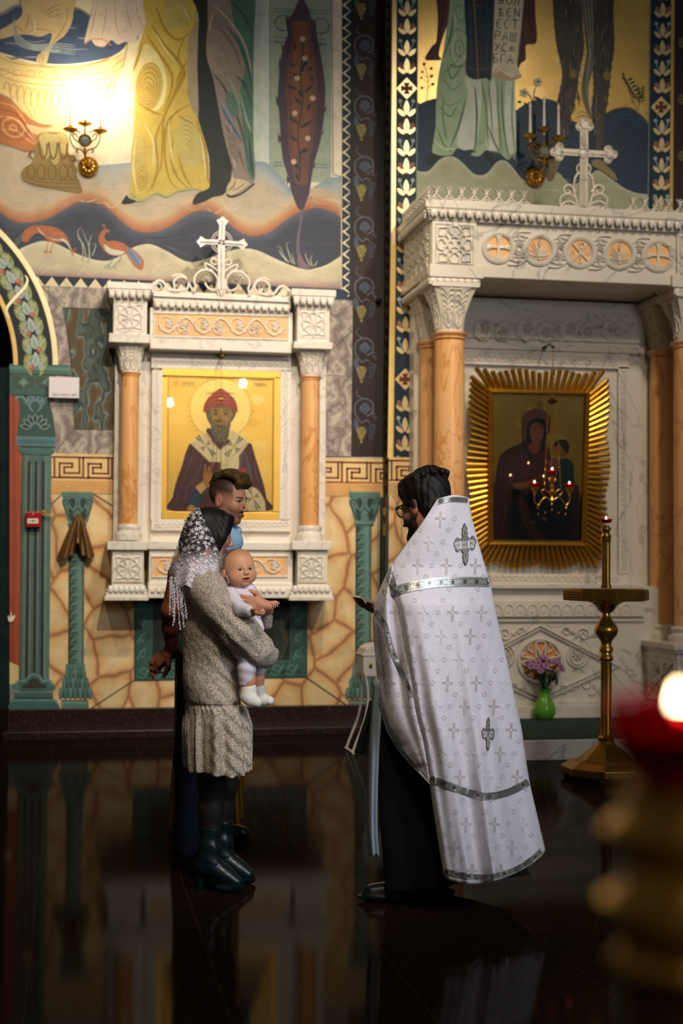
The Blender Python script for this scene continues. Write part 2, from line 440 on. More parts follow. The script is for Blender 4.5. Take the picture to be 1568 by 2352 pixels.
def stone_mat():
    m, nt, b = mat('painted_stonework'); co = coords(nt, (1, 1, .82), obj=False)
    w = nd(nt, 'ShaderNodeTexNoise', i_Scale=3.2, i_Detail=2.0); nt.links.new(co, w.inputs['Vector'])
    mxv = nd(nt, 'ShaderNodeMix', data_type='VECTOR'); mxv.inputs[0].default_value = 0.11
    nt.links.new(co, mxv.inputs[4]); nt.links.new(w.outputs['Color'], mxv.inputs[5])
    v = nd(nt, 'ShaderNodeTexVoronoi', feature='DISTANCE_TO_EDGE', i_Scale=4.5, voronoi_dimensions='2D')
    # 2D voronoi on (x, z)
    sp = nt.nodes.new('ShaderNodeSeparateXYZ'); cb = nt.nodes.new('ShaderNodeCombineXYZ')
    nt.links.new(mxv.outputs[1], sp.inputs[0]); nt.links.new(sp.outputs[0], cb.inputs[0]); nt.links.new(sp.outputs[2], cb.inputs[1])
    nt.links.new(cb.outputs[0], v.inputs['Vector'])
    vc = nd(nt, 'ShaderNodeTexVoronoi', feature='F1', i_Scale=4.5, voronoi_dimensions='2D'); nt.links.new(cb.outputs[0], vc.inputs['Vector'])
    r = ramp(nt, v.outputs['Distance'], [(0.0, '#b07a55'), (0.035, '#b58158'), (0.055, '#d9ac72'), (0.13, '#e6c188'), (0.32, '#ecd3a4')])
    hs = ramp(nt, vc.outputs['Color'], [(0.2, (.86, .80, .72)), (0.8, (1.08, 1.05, 1.0))])
    mx = nd(nt, 'ShaderNodeMix', data_type='RGBA', blend_type='MULTIPLY'); mx.inputs[0].default_value = 0.8
    nt.links.new(r.outputs[0], mx.inputs[6]); nt.links.new(hs.outputs[0], mx.inputs[7])
    n2 = nd(nt, 'ShaderNodeTexNoise', i_Scale=14.0, i_Detail=5.0); nt.links.new(coords(nt, obj=False), n2.inputs['Vector'])
    r2 = ramp(nt, n2.outputs[0], [(0.3, (.88,)*3), (0.7, (1.06,)*3)])
    m2 = nd(nt, 'ShaderNodeMix', data_type='RGBA', blend_type='MULTIPLY'); m2.inputs[0].default_value = 1
    nt.links.new(mx.outputs[2], m2.inputs[6]); nt.links.new(r2.outputs[0], m2.inputs[7])
    nt.links.new(m2.outputs[2], b.inputs['Base Color']); b.inputs['Roughness'].default_value = 0.6
    return m
M['stone'] = stone_mat()
def wavy_mat(name, stops, sc=3.0, st=(1, 1, .45)):
    m, nt, b = mat(name); co = coords(nt, st, obj=False)
    w = nd(nt, 'ShaderNodeTexWave', wave_type='BANDS', bands_direction='X', i_Scale=sc, i_Distortion=16.0, i_Detail=3.5)
    w.inputs['Detail Scale'].default_value = 2.2; w.inputs['Detail Roughness'].default_value = 0.62
    nt.links.new(co, w.inputs['Vector'])
    r = ramp(nt, w.outputs['Fac'], stops)
    nt.links.new(r.outputs[0], b.inputs['Base Color']); b.inputs['Roughness'].default_value = 0.6
    return m
M['mauve_marble'] = wavy_mat('painted_mauve_marble', [(0.0, '#7e6f6b'), (.3, '#94867f'), (.45, '#b5a99a'), (.55, '#8f817b'), (.8, '#a0938a'), (1, '#beb2a2')], 1.6, (1, 1, .8))
M['teal_marble'] = wavy_mat('painted_teal_marble', [(0.0, '#4a3a1c'), (.25, '#5d4a26'), (.42, '#5f665a'), (.5, '#8a968f'), (.58, '#43504d'), (.8, '#22302f'), (1, '#4c5a52')], 1.3)
def emit(name, col, strength):
    m, nt, b = mat(name); b.inputs['Base Color'].default_value = (0, 0, 0, 1)
    b.inputs['Emission Color'].default_value = lin(col)+(1,); b.inputs['Emission Strength'].default_value = strength; return m
M['flame'] = emit('candle_flame', '#ffd9a0', 40)
def redglass():
    m, nt, b = mat('red_glass'); b.inputs['Base Color'].default_value = (0.55, 0.01, 0.015, 1); b.inputs['Roughness'].default_value = 0.08
    b.inputs['Transmission Weight'].default_value = 0.75; b.inputs['IOR'].default_value = 1.3; return m
M['redglass'] = redglass()
def pane():
    m, nt, b = mat('glass_pane'); nt.nodes.remove(b); out = nt.nodes['Material Output']
    t = nt.nodes.new('ShaderNodeBsdfTransparent'); g = nd(nt, 'ShaderNodeBsdfGlossy', i_Roughness=0.02)
    fr = nd(nt, 'ShaderNodeFresnel', i_IOR=1.45); mx = nt.nodes.new('ShaderNodeMixShader')
    nt.links.new(fr.outputs[0], mx.inputs[0]); nt.links.new(t.outputs[0], mx.inputs[1]); nt.links.new(g.outputs[0], mx.inputs[2]); nt.links.new(mx.outputs[0], out.inputs[0])
    return m
M['glass'] = pane()

# ------------------------------------------------------------------ setting: walls, floor
SH = 0.28                                   # the right part of the wall stands this far forward
ARC = (-300.0, 838.0)                       # centre of the painted arch on the wall (photo coordinates)
def arc(R, x0=None, n=40, a0=None, a1=0.0):
    if a0 is None: a0 = PI/2
    return [(ARC[0]+R*cos(a0+(a1-a0)*i/n), ARC[1]-R*sin(a0+(a1-a0)*i/n)) for i in range(n+1)]
def plate_world(name, pts, y0, th, mats, kind='structure', front_px_plane=None):
    """slab: outline given on plane Y=y0, thickness th away from the viewer"""
    P = [PY(x, y, y0) for x, y in pts]; n = len(P)
    T = tessellate_polygon([[Vector((p.x, p.z, 0)) for p in P]])
    v = P+[Vector((p.x, p.y+th, p.z)) for p in P]
    f = [tuple(t) for t in T]+[tuple(n+i for i in t[::-1]) for t in T]+[(i, (i+1) % n, n+(i+1) % n, n+i) for i in range(n)]
    mb = MB(); mb.add(v, f); o = mb.build(name, mats); tag(o, kind=kind); return o
wallpaint = simple('wall_plaster', '#cdbfa0', 0.6)
XS = PY(880, 800, 0).x
wall_back = plate_world('wall_back', [(22, 1716), (884, 1716), (884, -240), (-420, -240), (-420, 520)]+arc(330, a0=1.9)[1:]+[(22, 838)], 0.0, 0.55, wallpaint)
XR = PY(1720, 800, -SH).x
mb = MB(); mb.box(XS, XR+.9, -SH, .55, 0, 6.2)
wall_right = tag(mb.build('wall_right', wallpaint), kind='structure')
# angled jamb left of the painted pier, and the room beyond the arch, its darkness put into the wall colour
c0 = PY(20, 1600, 0)
mb = MB(); mb.quadprism([(c0.x, -.002, 0), (c0.x-.55, .5, 0), (c0.x-.55, .9, 0), (c0.x, .55, 0)], [(c0.x, -.002, 2.95), (c0.x-.55, .5, 2.95), (c0.x-.55, .9, 2.95), (c0.x, .55, 2.95)])
wall_left = tag(mb.build('wall_left', simple('jamb_paint', '#1c3438', 0.6, noise=.4, nscale=5)), kind='structure')
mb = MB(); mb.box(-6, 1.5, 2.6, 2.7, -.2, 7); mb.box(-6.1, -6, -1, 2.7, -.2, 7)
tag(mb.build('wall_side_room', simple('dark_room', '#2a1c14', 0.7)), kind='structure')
mb = MB(); mb.box(-8, 10, -14, 4, -0.1, 0)
floor = tag(mb.build('floor', M['floor']), kind='structure')
# plinth along the wall (granite), with a low front course
xb0 = PY(18, 1650, -.05).x
mb = MB(); mb.box(xb0, XS, -.07, .02, 0, .215); mb.box(xb0-.03, XS, -.30, -.07, 0, .062)
mb.quadprism([(xb0, -.07, 0), (xb0-.55, .45, 0), (xb0-.5, .5, 0), (xb0, .0, 0)], [(xb0, -.07, .215), (xb0-.55, .45, .215), (xb0-.5, .5, .215), (xb0, .0, .215)])
bevel(tag(mb.build('baseboard_back', M['granite']), kind='structure'), .004)
mb = MB(); mb.box(XS-.05, XS+.4, -SH-.06, -SH+.01, 0, .215)
bevel(tag(mb.build('baseboard_right', M['granite']), kind='structure'), .004)

# ------------------------------------------------------------------ painted wall, left part
NAVY = '#16283c'; CREAM = '#ead9b4'; GOLD = '#e6c26a'
pa = Paint(lambda x, y, n: PY(x, y, -n))
Z1 = zf(0, 0, 1.96)
def polyz(Z, col, *a, m=0, sm=True):
    p = Z(*a)
    if sm: pa.poly(cr(p, True, 4), col, m)
    else: pa.poly(p, col, m)
def stz(Z, w, col, *a, taper=1, P=None, **k): (P or pa).stroke(Z(*a), w, col, taper=taper, **k)
# --- sky and building
out = [(-20, -40), (783, -40), (783, 664), (85, 632)]+arc(431, a1=math.acos(280/431), a0=.46)[::-1]
pa.poly([(-30, -60), (783, -60), (783, 664), (70, 634), (60, 600), (20, 545), (-30, 505)], '#e9dfc4')
polyz(Z1, '#ccd6cc', 1138, -80, 1214, -80, 1214, 780, 1138, 780, sm=False)
polyz(Z1, '#a3b09c', 1214, -80, 1487, -80, 1487, 820, 1214, 820, sm=False)
for x in (1214, 1487): stz(Z1, 2.2, '#7f99a6', x, -80, x, 820, taper=0)
stz(Z1, 1.6, '#9db0ae', 1138, -80, 1138, 760, taper=0)
for y in (38, 50, 168, 186, 192, 730, 744): stz(Z1, 2.2, '#5f7a86', 1232, y, 1472, y+12, taper=0)
for cx, cy in ((1275, 103), (1442, 117)): pa.stroke(ell(cx/1.96, cy/1.96, 19, 18), 3.2, '#5a6f86', closed=True, sm=False)
# --- ground hills
polyz(Z1, '#c2b49c', -60, 650, 60, 655, 200, 690, 350, 715, 450, 745, 590, 735, 1138, 728, 1180, 728, 1215, 745, 1290, 830, 1340, 872, 1400, 850, 1470, 805, 1537, 795, 1537, 1330, -60, 1330, sm=False)
pa.band(Z1(440, 745, 590, 732), Z1(430, 850, 590, 800), ['#93a5b0', '#b6b3a6', '#c2b49c'])
pa.band(Z1(1138, 728, 1180, 728, 1215, 745, 1290, 830, 1340, 872), Z1(1138, 800, 1180, 830, 1215, 860, 1280, 910, 1340, 930), ['#8da0b4', '#aab2b0', '#c2b49c'])
pa.band(Z1(1350, 872, 1400, 850, 1470, 805, 1537, 795), Z1(1360, 960, 1400, 930, 1470, 900, 1537, 890), ['#8ea3b0', '#a9b2ad', '#c2b49c'])
for i in range(7): stz(Z1, 1.6, '#9fb0b8', 1390+i*14, 868-i*9, 1470, 835+i*9, 1535, 815+i*12)
for i in range(6): stz(Z1, 1.4, '#90a4b2', 450, 760+i*14, 520, 768+i*12, 588, 752+i*13)
TOPW = [(-40, 930), (10, 960), (50, 990), (110, 1003), (200, 990), (280, 950), (340, 916), (400, 910), (470, 930), (540, 990), (600, 1035), (680, 1047), (760, 1022), (830, 975), (890, 950), (960, 957), (1030, 1010), (1090, 1050), (1150, 1062), (1220, 1042), (1290, 990), (1360, 950), (1430, 936), (1500, 955), (1537, 985)]
BOTW = [(40, 1150), (95, 1118), (150, 1095), (200, 1085), (260, 1100), (330, 1135), (400, 1163), (470, 1175), (520, 1163), (570, 1130), (620, 1106), (680, 1100), (750, 1130), (820, 1170), (870, 1180), (930, 1165), (1000, 1140), (1080, 1120), (1150, 1125), (1230, 1160), (1310, 1195), (1380, 1213), (1450, 1200), (1500, 1175), (1537, 1150)]
q = lambda L: [(x/1.96, y/1.96) for x, y in L]
TW, BW = cr(q(TOPW)), cr(q(BOTW))
pa.band([(x, y-46) for x, y in q(TOPW)], q(TOPW), ['#c2b49c', '#cbb393', '#c08c66', '#a8664a'], n=110)
for i in range(26):
    x = 60+i*58; stz(Z1, rnd.choice([1, 1.6, 2]), rnd.choice(['#d9ccb0', '#b7a68c', '#cdb08c']), x, 905+rnd.uniform(-25, 40), x+40, 925+rnd.uniform(-25, 40), x+95, 905+rnd.uniform(-20, 45))
pa.poly(TW+[(783, 664), (60, 634), (25, 560), (-30, 520)], '#3c4152')
pa.band(q(TOPW), [(x, y+30) for x, y in q(TOPW)], ['#59606f', '#474d60', '#3c4152'], n=110)
for i in range(70):
    k = rnd.randrange(6, len(TW)-12); t = rnd.uniform(.15, .9)
    p = [(TW[k+j][0], TW[k+j][1]*(1-t)+t*(BW[min(k+j, len(BW)-1)][1])) for j in (0, 3, 6, 9)]
    pa.stroke(p, rnd.uniform(.8, 2.2), rnd.choice(['#4e5468', '#333a4e', '#5d5c66', '#465069']), taper=1)
pa.poly(BW+[(783, 664), (60, 634)], '#c6bd9f')
pa.band(q(BOTW), [(x, y+22) for x, y in q(BOTW)], ['#dcd3b6', '#cdc5a8', '#c6bd9f'], n=110)
pa.band([(70, 612), (400, 633), (783, 640)], [(80, 634), (400, 650), (783, 665)], ['#c6bd9f', '#b39c92', '#8f716f'])
for i in range(24):
    x = 130+i*55; stz(Z1, 1.2, rnd.choice(['#dcd5bc', '#b3ac8e', '#aab09a']), x, 1215+rnd.uniform(-20, 25), x+50, 1205+rnd.uniform(-20, 20), x+110, 1225+rnd.uniform(-20, 20))
# --- reeds
for a in ((370, 1180, 372, 1110, 350, 1050, 358, 1030, 366, 1022), (395, 1190, 402, 1120, 380, 1060, 362, 1020), (388, 1160, 375, 1100, 350, 1070, 352, 1052), (405, 1165, 400, 1110, 408, 1070, 418, 1060), (415, 1150, 430, 1110, 425, 1090),
          (1300, 1180, 1275, 1150, 1262, 1115, 1240, 1110), (1315, 1185, 1300, 1140, 1290, 1100, 1308, 1088), (1290, 1175, 1262, 1140, 1255, 1120), (1325, 1190, 1318, 1160, 1312, 1140),
          (1395, 1195, 1375, 1150, 1378, 1140), (1405, 1200, 1398, 1165, 1408, 1145), (1415, 1198, 1425, 1180, 1428, 1172)):
    stz(Z1, 3.0, '#a9ad96', *a, taper=2)
# --- peacocks
OR = '#b26a45'; ORL = '#d39a70'; WB = '#cfd0bd'
Zp = zf(0, 500, 5.6)
pa.blob(Zp(290, 300, 285, 250, 300, 190, 360, 130, 450, 105, 560, 100, 700, 120, 790, 170, 850, 230, 885, 310, 920, 400, 945, 440, 935, 500, 905, 430, 880, 360, 840, 310, 760, 320, 680, 320, 600, 280, 540, 220, 470, 200, 400, 250, 350, 310), OR)
pa.blob(Zp(480, 120, 540, 190, 620, 250, 740, 280, 820, 270, 880, 330, 915, 420, 900, 400, 850, 330, 780, 295, 700, 290, 600, 240, 520, 190), WB)
for i in range(26):
    a = i/26; x = 560+rnd.uniform(0, 240); y = 140+rnd.uniform(0, 90)-(abs(x-660)*-.12); pa.stroke(Zp(x, y, x+22, y+5), 1.4, ORL, sm=False, taper=1)
for i in range(18): x = 320+rnd.uniform(0, 140); y = 150+rnd.uniform(0, 100); pa.stroke(Zp(x, y, x-12, y+20), 1.3, '#d3a070', sm=False, taper=1)
for k in range(3):
    for i in range(6): pa.stroke(Zp(290-i*16-k*5, 210+k*40+i*14, 282-i*16-k*5, 217+k*40+i*14), .8, '#d9d9d0', sm=False)
for a in ((640, 290, 610, 340, 600, 420, 560, 440), (600, 420, 575, 450), (600, 420, 610, 458), (700, 300, 670, 370, 655, 420, 625, 440), (655, 420, 660, 460), (655, 420, 640, 452)): pa.stroke(Zp(*a), 2.2, '#b27b58', taper=0)
pa.stroke(Zp(930, 430, 960, 395, 985, 392), 1.6, OR); pa.stroke(Zp(935, 440, 965, 420, 990, 425), 1.6, OR); pa.stroke(Zp(920, 440, 935, 500), 3, '#8f9a98', taper=2)
pa.blob(Z1(450, 1100, 443, 1075, 455, 1045, 470, 1032, 488, 1034, 494, 1045, 478, 1050, 470, 1070, 485, 1085, 520, 1085, 560, 1098, 580, 1120, 560, 1145, 520, 1152, 480, 1140), OR)
pa.blob(Z1(470, 1100, 500, 1120, 540, 1128, 560, 1135, 540, 1148, 500, 1145, 475, 1125), WB)
pa.blob(Z1(565, 1110, 595, 1120, 630, 1150, 648, 1180, 638, 1215, 612, 1205, 585, 1170, 568, 1140), OR)
pa.blob(Z1(572, 1116, 595, 1126, 622, 1152, 634, 1178, 620, 1195, 600, 1178, 580, 1150), '#6d86a0')
for i in range(9): x, y = 580+i*5, 1130+i*7; pa.stroke(Z1(x, y, x+8, y+6), 2.5, '#33475e', sm=False, taper=1); pa.stroke(Z1(x+12, y-4, x+18, y+2), 2, '#dfe3dc', sm=False, taper=1)
for i in range(16): x, y = 490+rnd.uniform(0, 65), 1092+rnd.uniform(0, 24); pa.stroke(Z1(x, y, x+9, y+2), 1.6, ORL, sm=False, taper=1)
pa.stroke(Z1(468, 1030, 466, 1015), 1.5, OR); pa.stroke(Z1(474, 1030, 470, 1012), 1.5, OR); pa.blob(Z1(460, 1016, 466, 1010, 474, 1014, 470, 1020), OR); pa.stroke(Z1(490, 1040, 500, 1042), 1.6, '#8a5a40', taper=2)
for a in ((515, 1150, 500, 1180, 480, 1200, 470, 1205), (490, 1190, 492, 1210), (540, 1150, 545, 1165, 520, 1190, 500, 1210), (515, 1195, 522, 1212)): stz(Z1, 1.7, '#5f7d80', *a, taper=0)
# --- cypress
stz(Z1, (9, 5), '#6d5f70', 1362, 1205, 1345, 1150, 1340, 1090, 1352, 1000, 1358, 930, taper=0)
pa.blob(Z1(1345, 1205, 1340, 1150, 1355, 1150, 1370, 1180, 1395, 1205), '#7d6676')
cyp = [(1357, -20), (1335, 20), (1318, 60), (1295, 85), (1290, 120), (1295, 150), (1280, 200), (1262, 270), (1256, 340), (1250, 440), (1258, 520), (1262, 600), (1268, 680), (1280, 740), (1298, 800), (1312, 860), (1338, 930), (1362, 945), (1378, 910), (1392, 870), (1402, 800), (1412, 740), (1430, 680), (1448, 600), (1460, 500), (1464, 400), (1452, 300), (1436, 210), (1425, 150), (1420, 100), (1400, 80), (1388, 40), (1375, 10)]
pa.poly(cr(q(cyp), True, 3), '#4b3c4c')
for (x, y), (dx, dy) in [((1295, 85), (-8, -14)), ((1280, 210), (-14, -10)), ((1262, 285), (-6, -26)), ((1254, 450), (-14, -20)), ((1262, 620), (-12, -20)), ((1300, 805), (-10, -14)), ((1412, 95), (14, -12)), ((1432, 200), (14, -12)), ((1456, 350), (16, -14)), ((1460, 490), (8, -18)), ((1448, 590), (14, -16)), ((1408, 745), (14, -20)), ((1392, 880), (16, 4))]:
    pa.poly(Z1(x-8, y+26, x+dx, y+dy, x+8, y+6), '#4b3c4c')
cx_, L_ = 1357, q(cyp)
inn = [(1357+(x-1357)*.66, 30+(y-30)*.93+20) for x, y in cyp if 60 < y < 900]
pa.poly(cr(q(inn), True, 3), '#6e4a42')
pa.poly(cr(q([(1357+(x-1357)*.42, 60+(y-60)*.9+20) for x, y in cyp if 60 < y < 800]), True, 3), '#83553f')
vine = [(1352, 800), (1348, 700), (1340, 620), (1352, 520), (1362, 440), (1350, 340), (1362, 260), (1362, 180)]
pa.stroke(q(vine), 2.6, '#1f3136')
for x, y, a, L in ((1348, 760, -2.3, 40), (1345, 700, -.9, 44), (1338, 640, -2.4, 44), (1350, 575, -.5, 66), (1345, 560, -2.5, 60), (1358, 470, -2.4, 50), (1365, 440, -2.2, 46), (1368, 420, -.8, 60), (1350, 350, -2.6, 40), (1352, 330, -1.2, 50), (1330, 300, -2.7, 34), (1385, 320, -.8, 30), (1340, 400, -2.9, 56), (1380, 500, -1.1, 40), (1395, 345, .9, 30), (1330, 225, -1.8, 30), (1375, 300, -1.5, 50), (1350, 820, -2.0, 50), (1365, 690, -.8, 30)):
    x2, y2 = x+L*cos(a), y+L*sin(a)
    pa.blob(Z1(x, y, (x+x2)/2-7*sin(a), (y+y2)/2+7*cos(a), x2, y2, (x+x2)/2+7*sin(a), (y+y2)/2-7*cos(a)), '#22343c', n=3)
for x, y in ((1362, 176), (1372, 262), (1337, 352), (1407, 442), (1327, 510), (1385, 623), (1322, 728)):
    pa.poly(ell(x/1.96, y/1.96, 6.2, 6.2, 14), '#d8bfa6'); pa.stroke(spiral(x/1.96, y/1.96, 1, 5, 0, 1.2, 10), .8, '#b59a80')
# --- font basin
pa.blob(Z1(-60, 420, 30, 440, 130, 520, 240, 570, 270, 600, 200, 640, 130, 680, 60, 660, -60, 610), '#b9764a')
for i, c in enumerate(('#d9a070', '#9c5f3c', '#e0b080', '#a86a42', '#d8a271')):
    stz(Z1, 4, c, -40, 455+i*34, 60, 480+i*26, 120, 560+i*16, 165, 640+i*4)
for i in range(4): pa.stroke(ell(60/1.96, 575/1.96, 8+9*i, 6+7*i, 18, .5), 2.2, ('#e7b98a', '#a5623c')[i % 2], closed=True, sm=False)
pa.blob(Z1(-60, 240, 0, 245, 120, 285, 260, 300, 420, 290, 540, 250, 570, 205, 560, 260, 540, 330, 480, 420, 400, 500, 300, 550, 200, 560, 120, 520, 40, 440, -60, 380), '#e6d09a')
pa.blob(Z1(120, 560, 200, 575, 290, 560, 300, 590, 200, 610, 150, 600), '#d6c092')
for i in range(16):
    a = i/15; x = 30+a*470; y = 385+40*sin(PI*a); stz(Z1, 3, '#c4a35c', x-14, y+20, x-6, y-12, x+10, y-10, x+14, y+24, x+4+(220-x)*.10, y+70, taper=0)
for i in range(14): stz(Z1, 1.8, '#cdb06c', 40+i*34, 450+20*sin(i*.25), 120+i*16, 540, taper=1)
for k in (270, 320, 350): stz(Z1, 2.6, '#c9a55c', -40, k-30, 60, k+12, 200, k+32, 340, k+34, 470, k+2, 560, k-60, taper=0)
for i in range(7): pa.stroke(ell((20+i*58)/1.96, (322+12*sin(i*.5))/1.96, 11, 7, 14), 1.6, '#c7a25a', closed=True, sm=False)
pa.blob(Z1(-60, 110, 30, 60, 100, 30, 330, 40, 420, 90, 560, 180, 565, 205, 520, 245, 420, 275, 270, 290, 130, 272, 0, 235, -60, 225), '#46587a')
for i in range(30):
    x, y = rnd.uniform(-10, 480), rnd.uniform(90, 265); stz(Z1, rnd.uniform(1.2, 3), rnd.choice(['#8d9cb0', '#2e3d5a', '#a9b4bf', '#5f7192']), x, y, x+35, y+rnd.uniform(-2, 14), x+90, y+rnd.uniform(-4, 10))
# bather's torso and arms
SK = '#d3bd93'; SKD = '#a58a62'
pa.blob(Z1(110, -40, 330, -40, 330, 60, 320, 110, 290, 160, 250, 190, 225, 230, 205, 290, 168, 285, 170, 250, 215, 210, 232, 150, 180, 165, 120, 155, 60, 160, 0, 175, -20, 150, 60, 100, 100, 60), SK)
for a in ((120, 150, 170, 130, 250, 145), (200, 60, 240, 30, 270, 20), (205, 70, 250, 45, 275, 42), (215, 80, 255, 70, 280, 60), (130, 60, 125, 100, 110, 140), (300, 20, 300, 90, 270, 150, 232, 200, 208, 250), (60, 110, 90, 130, 115, 150), (185, 235, 180, 270), (195, 240, 192, 280)): stz(Z1, 2.4, SKD, *a)
stz(Z1, 3, '#efe3c4', 150, 80, 160, 120, 150, 150)
for i in range(5): stz(Z1, 3, '#9aa9b4', 60, 60+i*22, 80, 150+i*12, 150, 200+i*6, 260, 195+i*10, 340, 205+i*10)
# cloth at the top, pale
pa.blob(Z1(430, -60, 640, -60, 650, 60, 660, 130, 620, 160, 610, 190, 560, 190, 530, 200, 500, 180, 470, 210, 430, 205, 410, 180, 380, 195, 400, 100, 420, 20), '#dccfc4')
for a in ((440, 0, 420, 100, 400, 180), (520, 0, 520, 100, 545, 175), (560, 0, 580, 90, 600, 150), (480, 20, 470, 110, 455, 180), (610, 10, 625, 80, 650, 130)): stz(Z1, 2.2, '#c29a78', *a)
pa.stroke(Z1(380, 195, 420, 175, 470, 180, 500, 205), 3, '#c58a66'); pa.stroke(ell(455/1.96, 193/1.96, 14, 8, 14), 2, '#d9a283', closed=True, sm=False)
# foot of the font
pa.blob(Z1(105, 760, 140, 735, 160, 690, 150, 660, 170, 640, 170, 610, 200, 595, 290, 600, 310, 640, 310, 690, 340, 710, 330, 740, 350, 800, 362, 830, 362, 868, 240, 850, 140, 830, 98, 800), '#8f7742')
pa.blob(Z1(175, 620, 200, 596, 240, 605, 290, 600, 308, 650, 300, 700, 275, 690, 262, 730, 240, 740, 225, 700, 205, 715, 190, 670), '#b9ab72')
for x in (195, 240, 285): stz(Z1, 4, '#6b5426', x-20, 640, x-14, 690, x, 715, x+14, 690, x+18, 645, taper=0)
stz(Z1, 4.5, '#6b5426', 150, 720, 135, 700, 140, 682, 158, 684); stz(Z1, 4.5, '#6b5426', 320, 730, 338, 715, 328, 700, 316, 708)
for x in (140, 185, 235, 285, 325): pa.stroke(ell(x/1.96, 775/1.96, 9, 17, 16), 2.6, '#6e5a2a', closed=True, sm=False)
for y in (805, 820, 838): stz(Z1, 1.8, '#6a5a30', 105, y-26, 200, y, 360, y+8, taper=0)
# --- yellow robe
YL = '#c9b256'; YD = '#a98724'; YH = '#e0d59a'; YG = '#b9b473'
pa.blob(Z1(660, -60, 890, -60, 880, 60, 875, 180, 850, 260, 850, 330, 845, 400, 855, 470, 890, 530, 925, 640, 940, 760, 940, 820, 985, 875, 940, 870, 870, 850, 800, 862, 750, 885, 700, 870, 640, 905, 585, 895, 590, 800, 590, 700, 600, 600, 605, 450, 600, 330, 610, 250, 640, 160, 655, 100), YL)
pa.blob(Z1(600, 330, 615, 240, 660, 200, 720, 260, 750, 350, 740, 450, 700, 500, 640, 480, 605, 420), YH)
def lerpc(a, b, t): a, b = a.lstrip('#'), b.lstrip('#'); return '#'+''.join('%02x' % int(int(a[i:i+2], 16)*(1-t)+int(b[i:i+2], 16)*t) for i in (0, 2, 4))
def swirl(cx, cy, rx, ry, ang, n, cols, w=2.4, P=None):
    """nested folds like a whorl of cloth: soft steps, each loop slightly off centre"""
    P = P or pa; k = 3*n
    for i in range(k):
        f = 1-i/k; c = lerpc(cols[1], cols[0], .5+.5*sin(i*2.1-.8)*(.55+.3*i/k)); dx, dy = -rx*.18*(1-f)*cos(ang), ry*.22*(1-f)
        P.poly(ell((cx+dx)/1.96, (cy+dy)/1.96, rx*f/1.96, ry*f/1.96, 26, ang), lerpc(c, cols[-1], .35))
    P.stroke(spiral(cx/1.96, (cy+ry*.1)/1.96, 2, min(rx, ry)*.42/1.96, 0, 1.2, 22), 1.3, cols[1], sm=False)
swirl(790, 60, 60, 75, 0, 6, (YH, YD, YG)); swirl(850, 640, 60, 120, -.15, 7, (YH, YD, YG)); swirl(670, 390, 60, 110, .1, 6, ('#efe6bb', YD)); swirl(625, 690, 30, 100, 0, 5, (YH, YG, YD)); swirl(640, 800, 26, 56, 0, 3, (YH, YD))
for a in ((680, 110, 730, 190, 790, 260, 820, 330, 780, 420, 740, 520), (660, 160, 720, 250, 770, 330, 770, 400, 735, 500), (840, 150, 800, 250, 830, 330, 800, 400, 740, 520, 730, 640, 720, 760, 660, 870), (855, 470, 800, 500, 750, 560, 740, 680, 760, 800, 800, 850), (870, 560, 800, 520), (615, 460, 680, 500, 735, 520), (740, 520, 700, 620, 710, 740, 680, 860), (880, 530, 925, 680, 935, 800, 960, 850), (800, 700, 830, 790, 865, 845), (780, 620, 770, 720, 800, 800, 850, 850), (700, 30, 740, 130, 800, 180, 860, 140), (640, 200, 600, 320), (850, 260, 810, 330, 790, 380)):
    stz(Z1, 4.6, YD, *a)
for a in ((700, 150, 750, 230, 800, 290), (760, 540, 765, 640, 780, 740), (900, 600, 920, 720, 925, 800), (650, 560, 690, 640, 690, 760), (610, 620, 600, 760, 620, 880), (830, 40, 860, 100)): stz(Z1, 4, YH, *a)
pa.band(Z1(590, 870, 640, 895, 700, 862, 750, 878, 800, 855, 870, 842), Z1(585, 898, 640, 908, 700, 872, 750, 888, 800, 864, 870, 852), ['#9aa65e', '#b9b473'])
pa.blob(Z1(548, 915, 560, 890, 572, 878, 580, 892, 612, 905, 580, 916), '#1f2424')
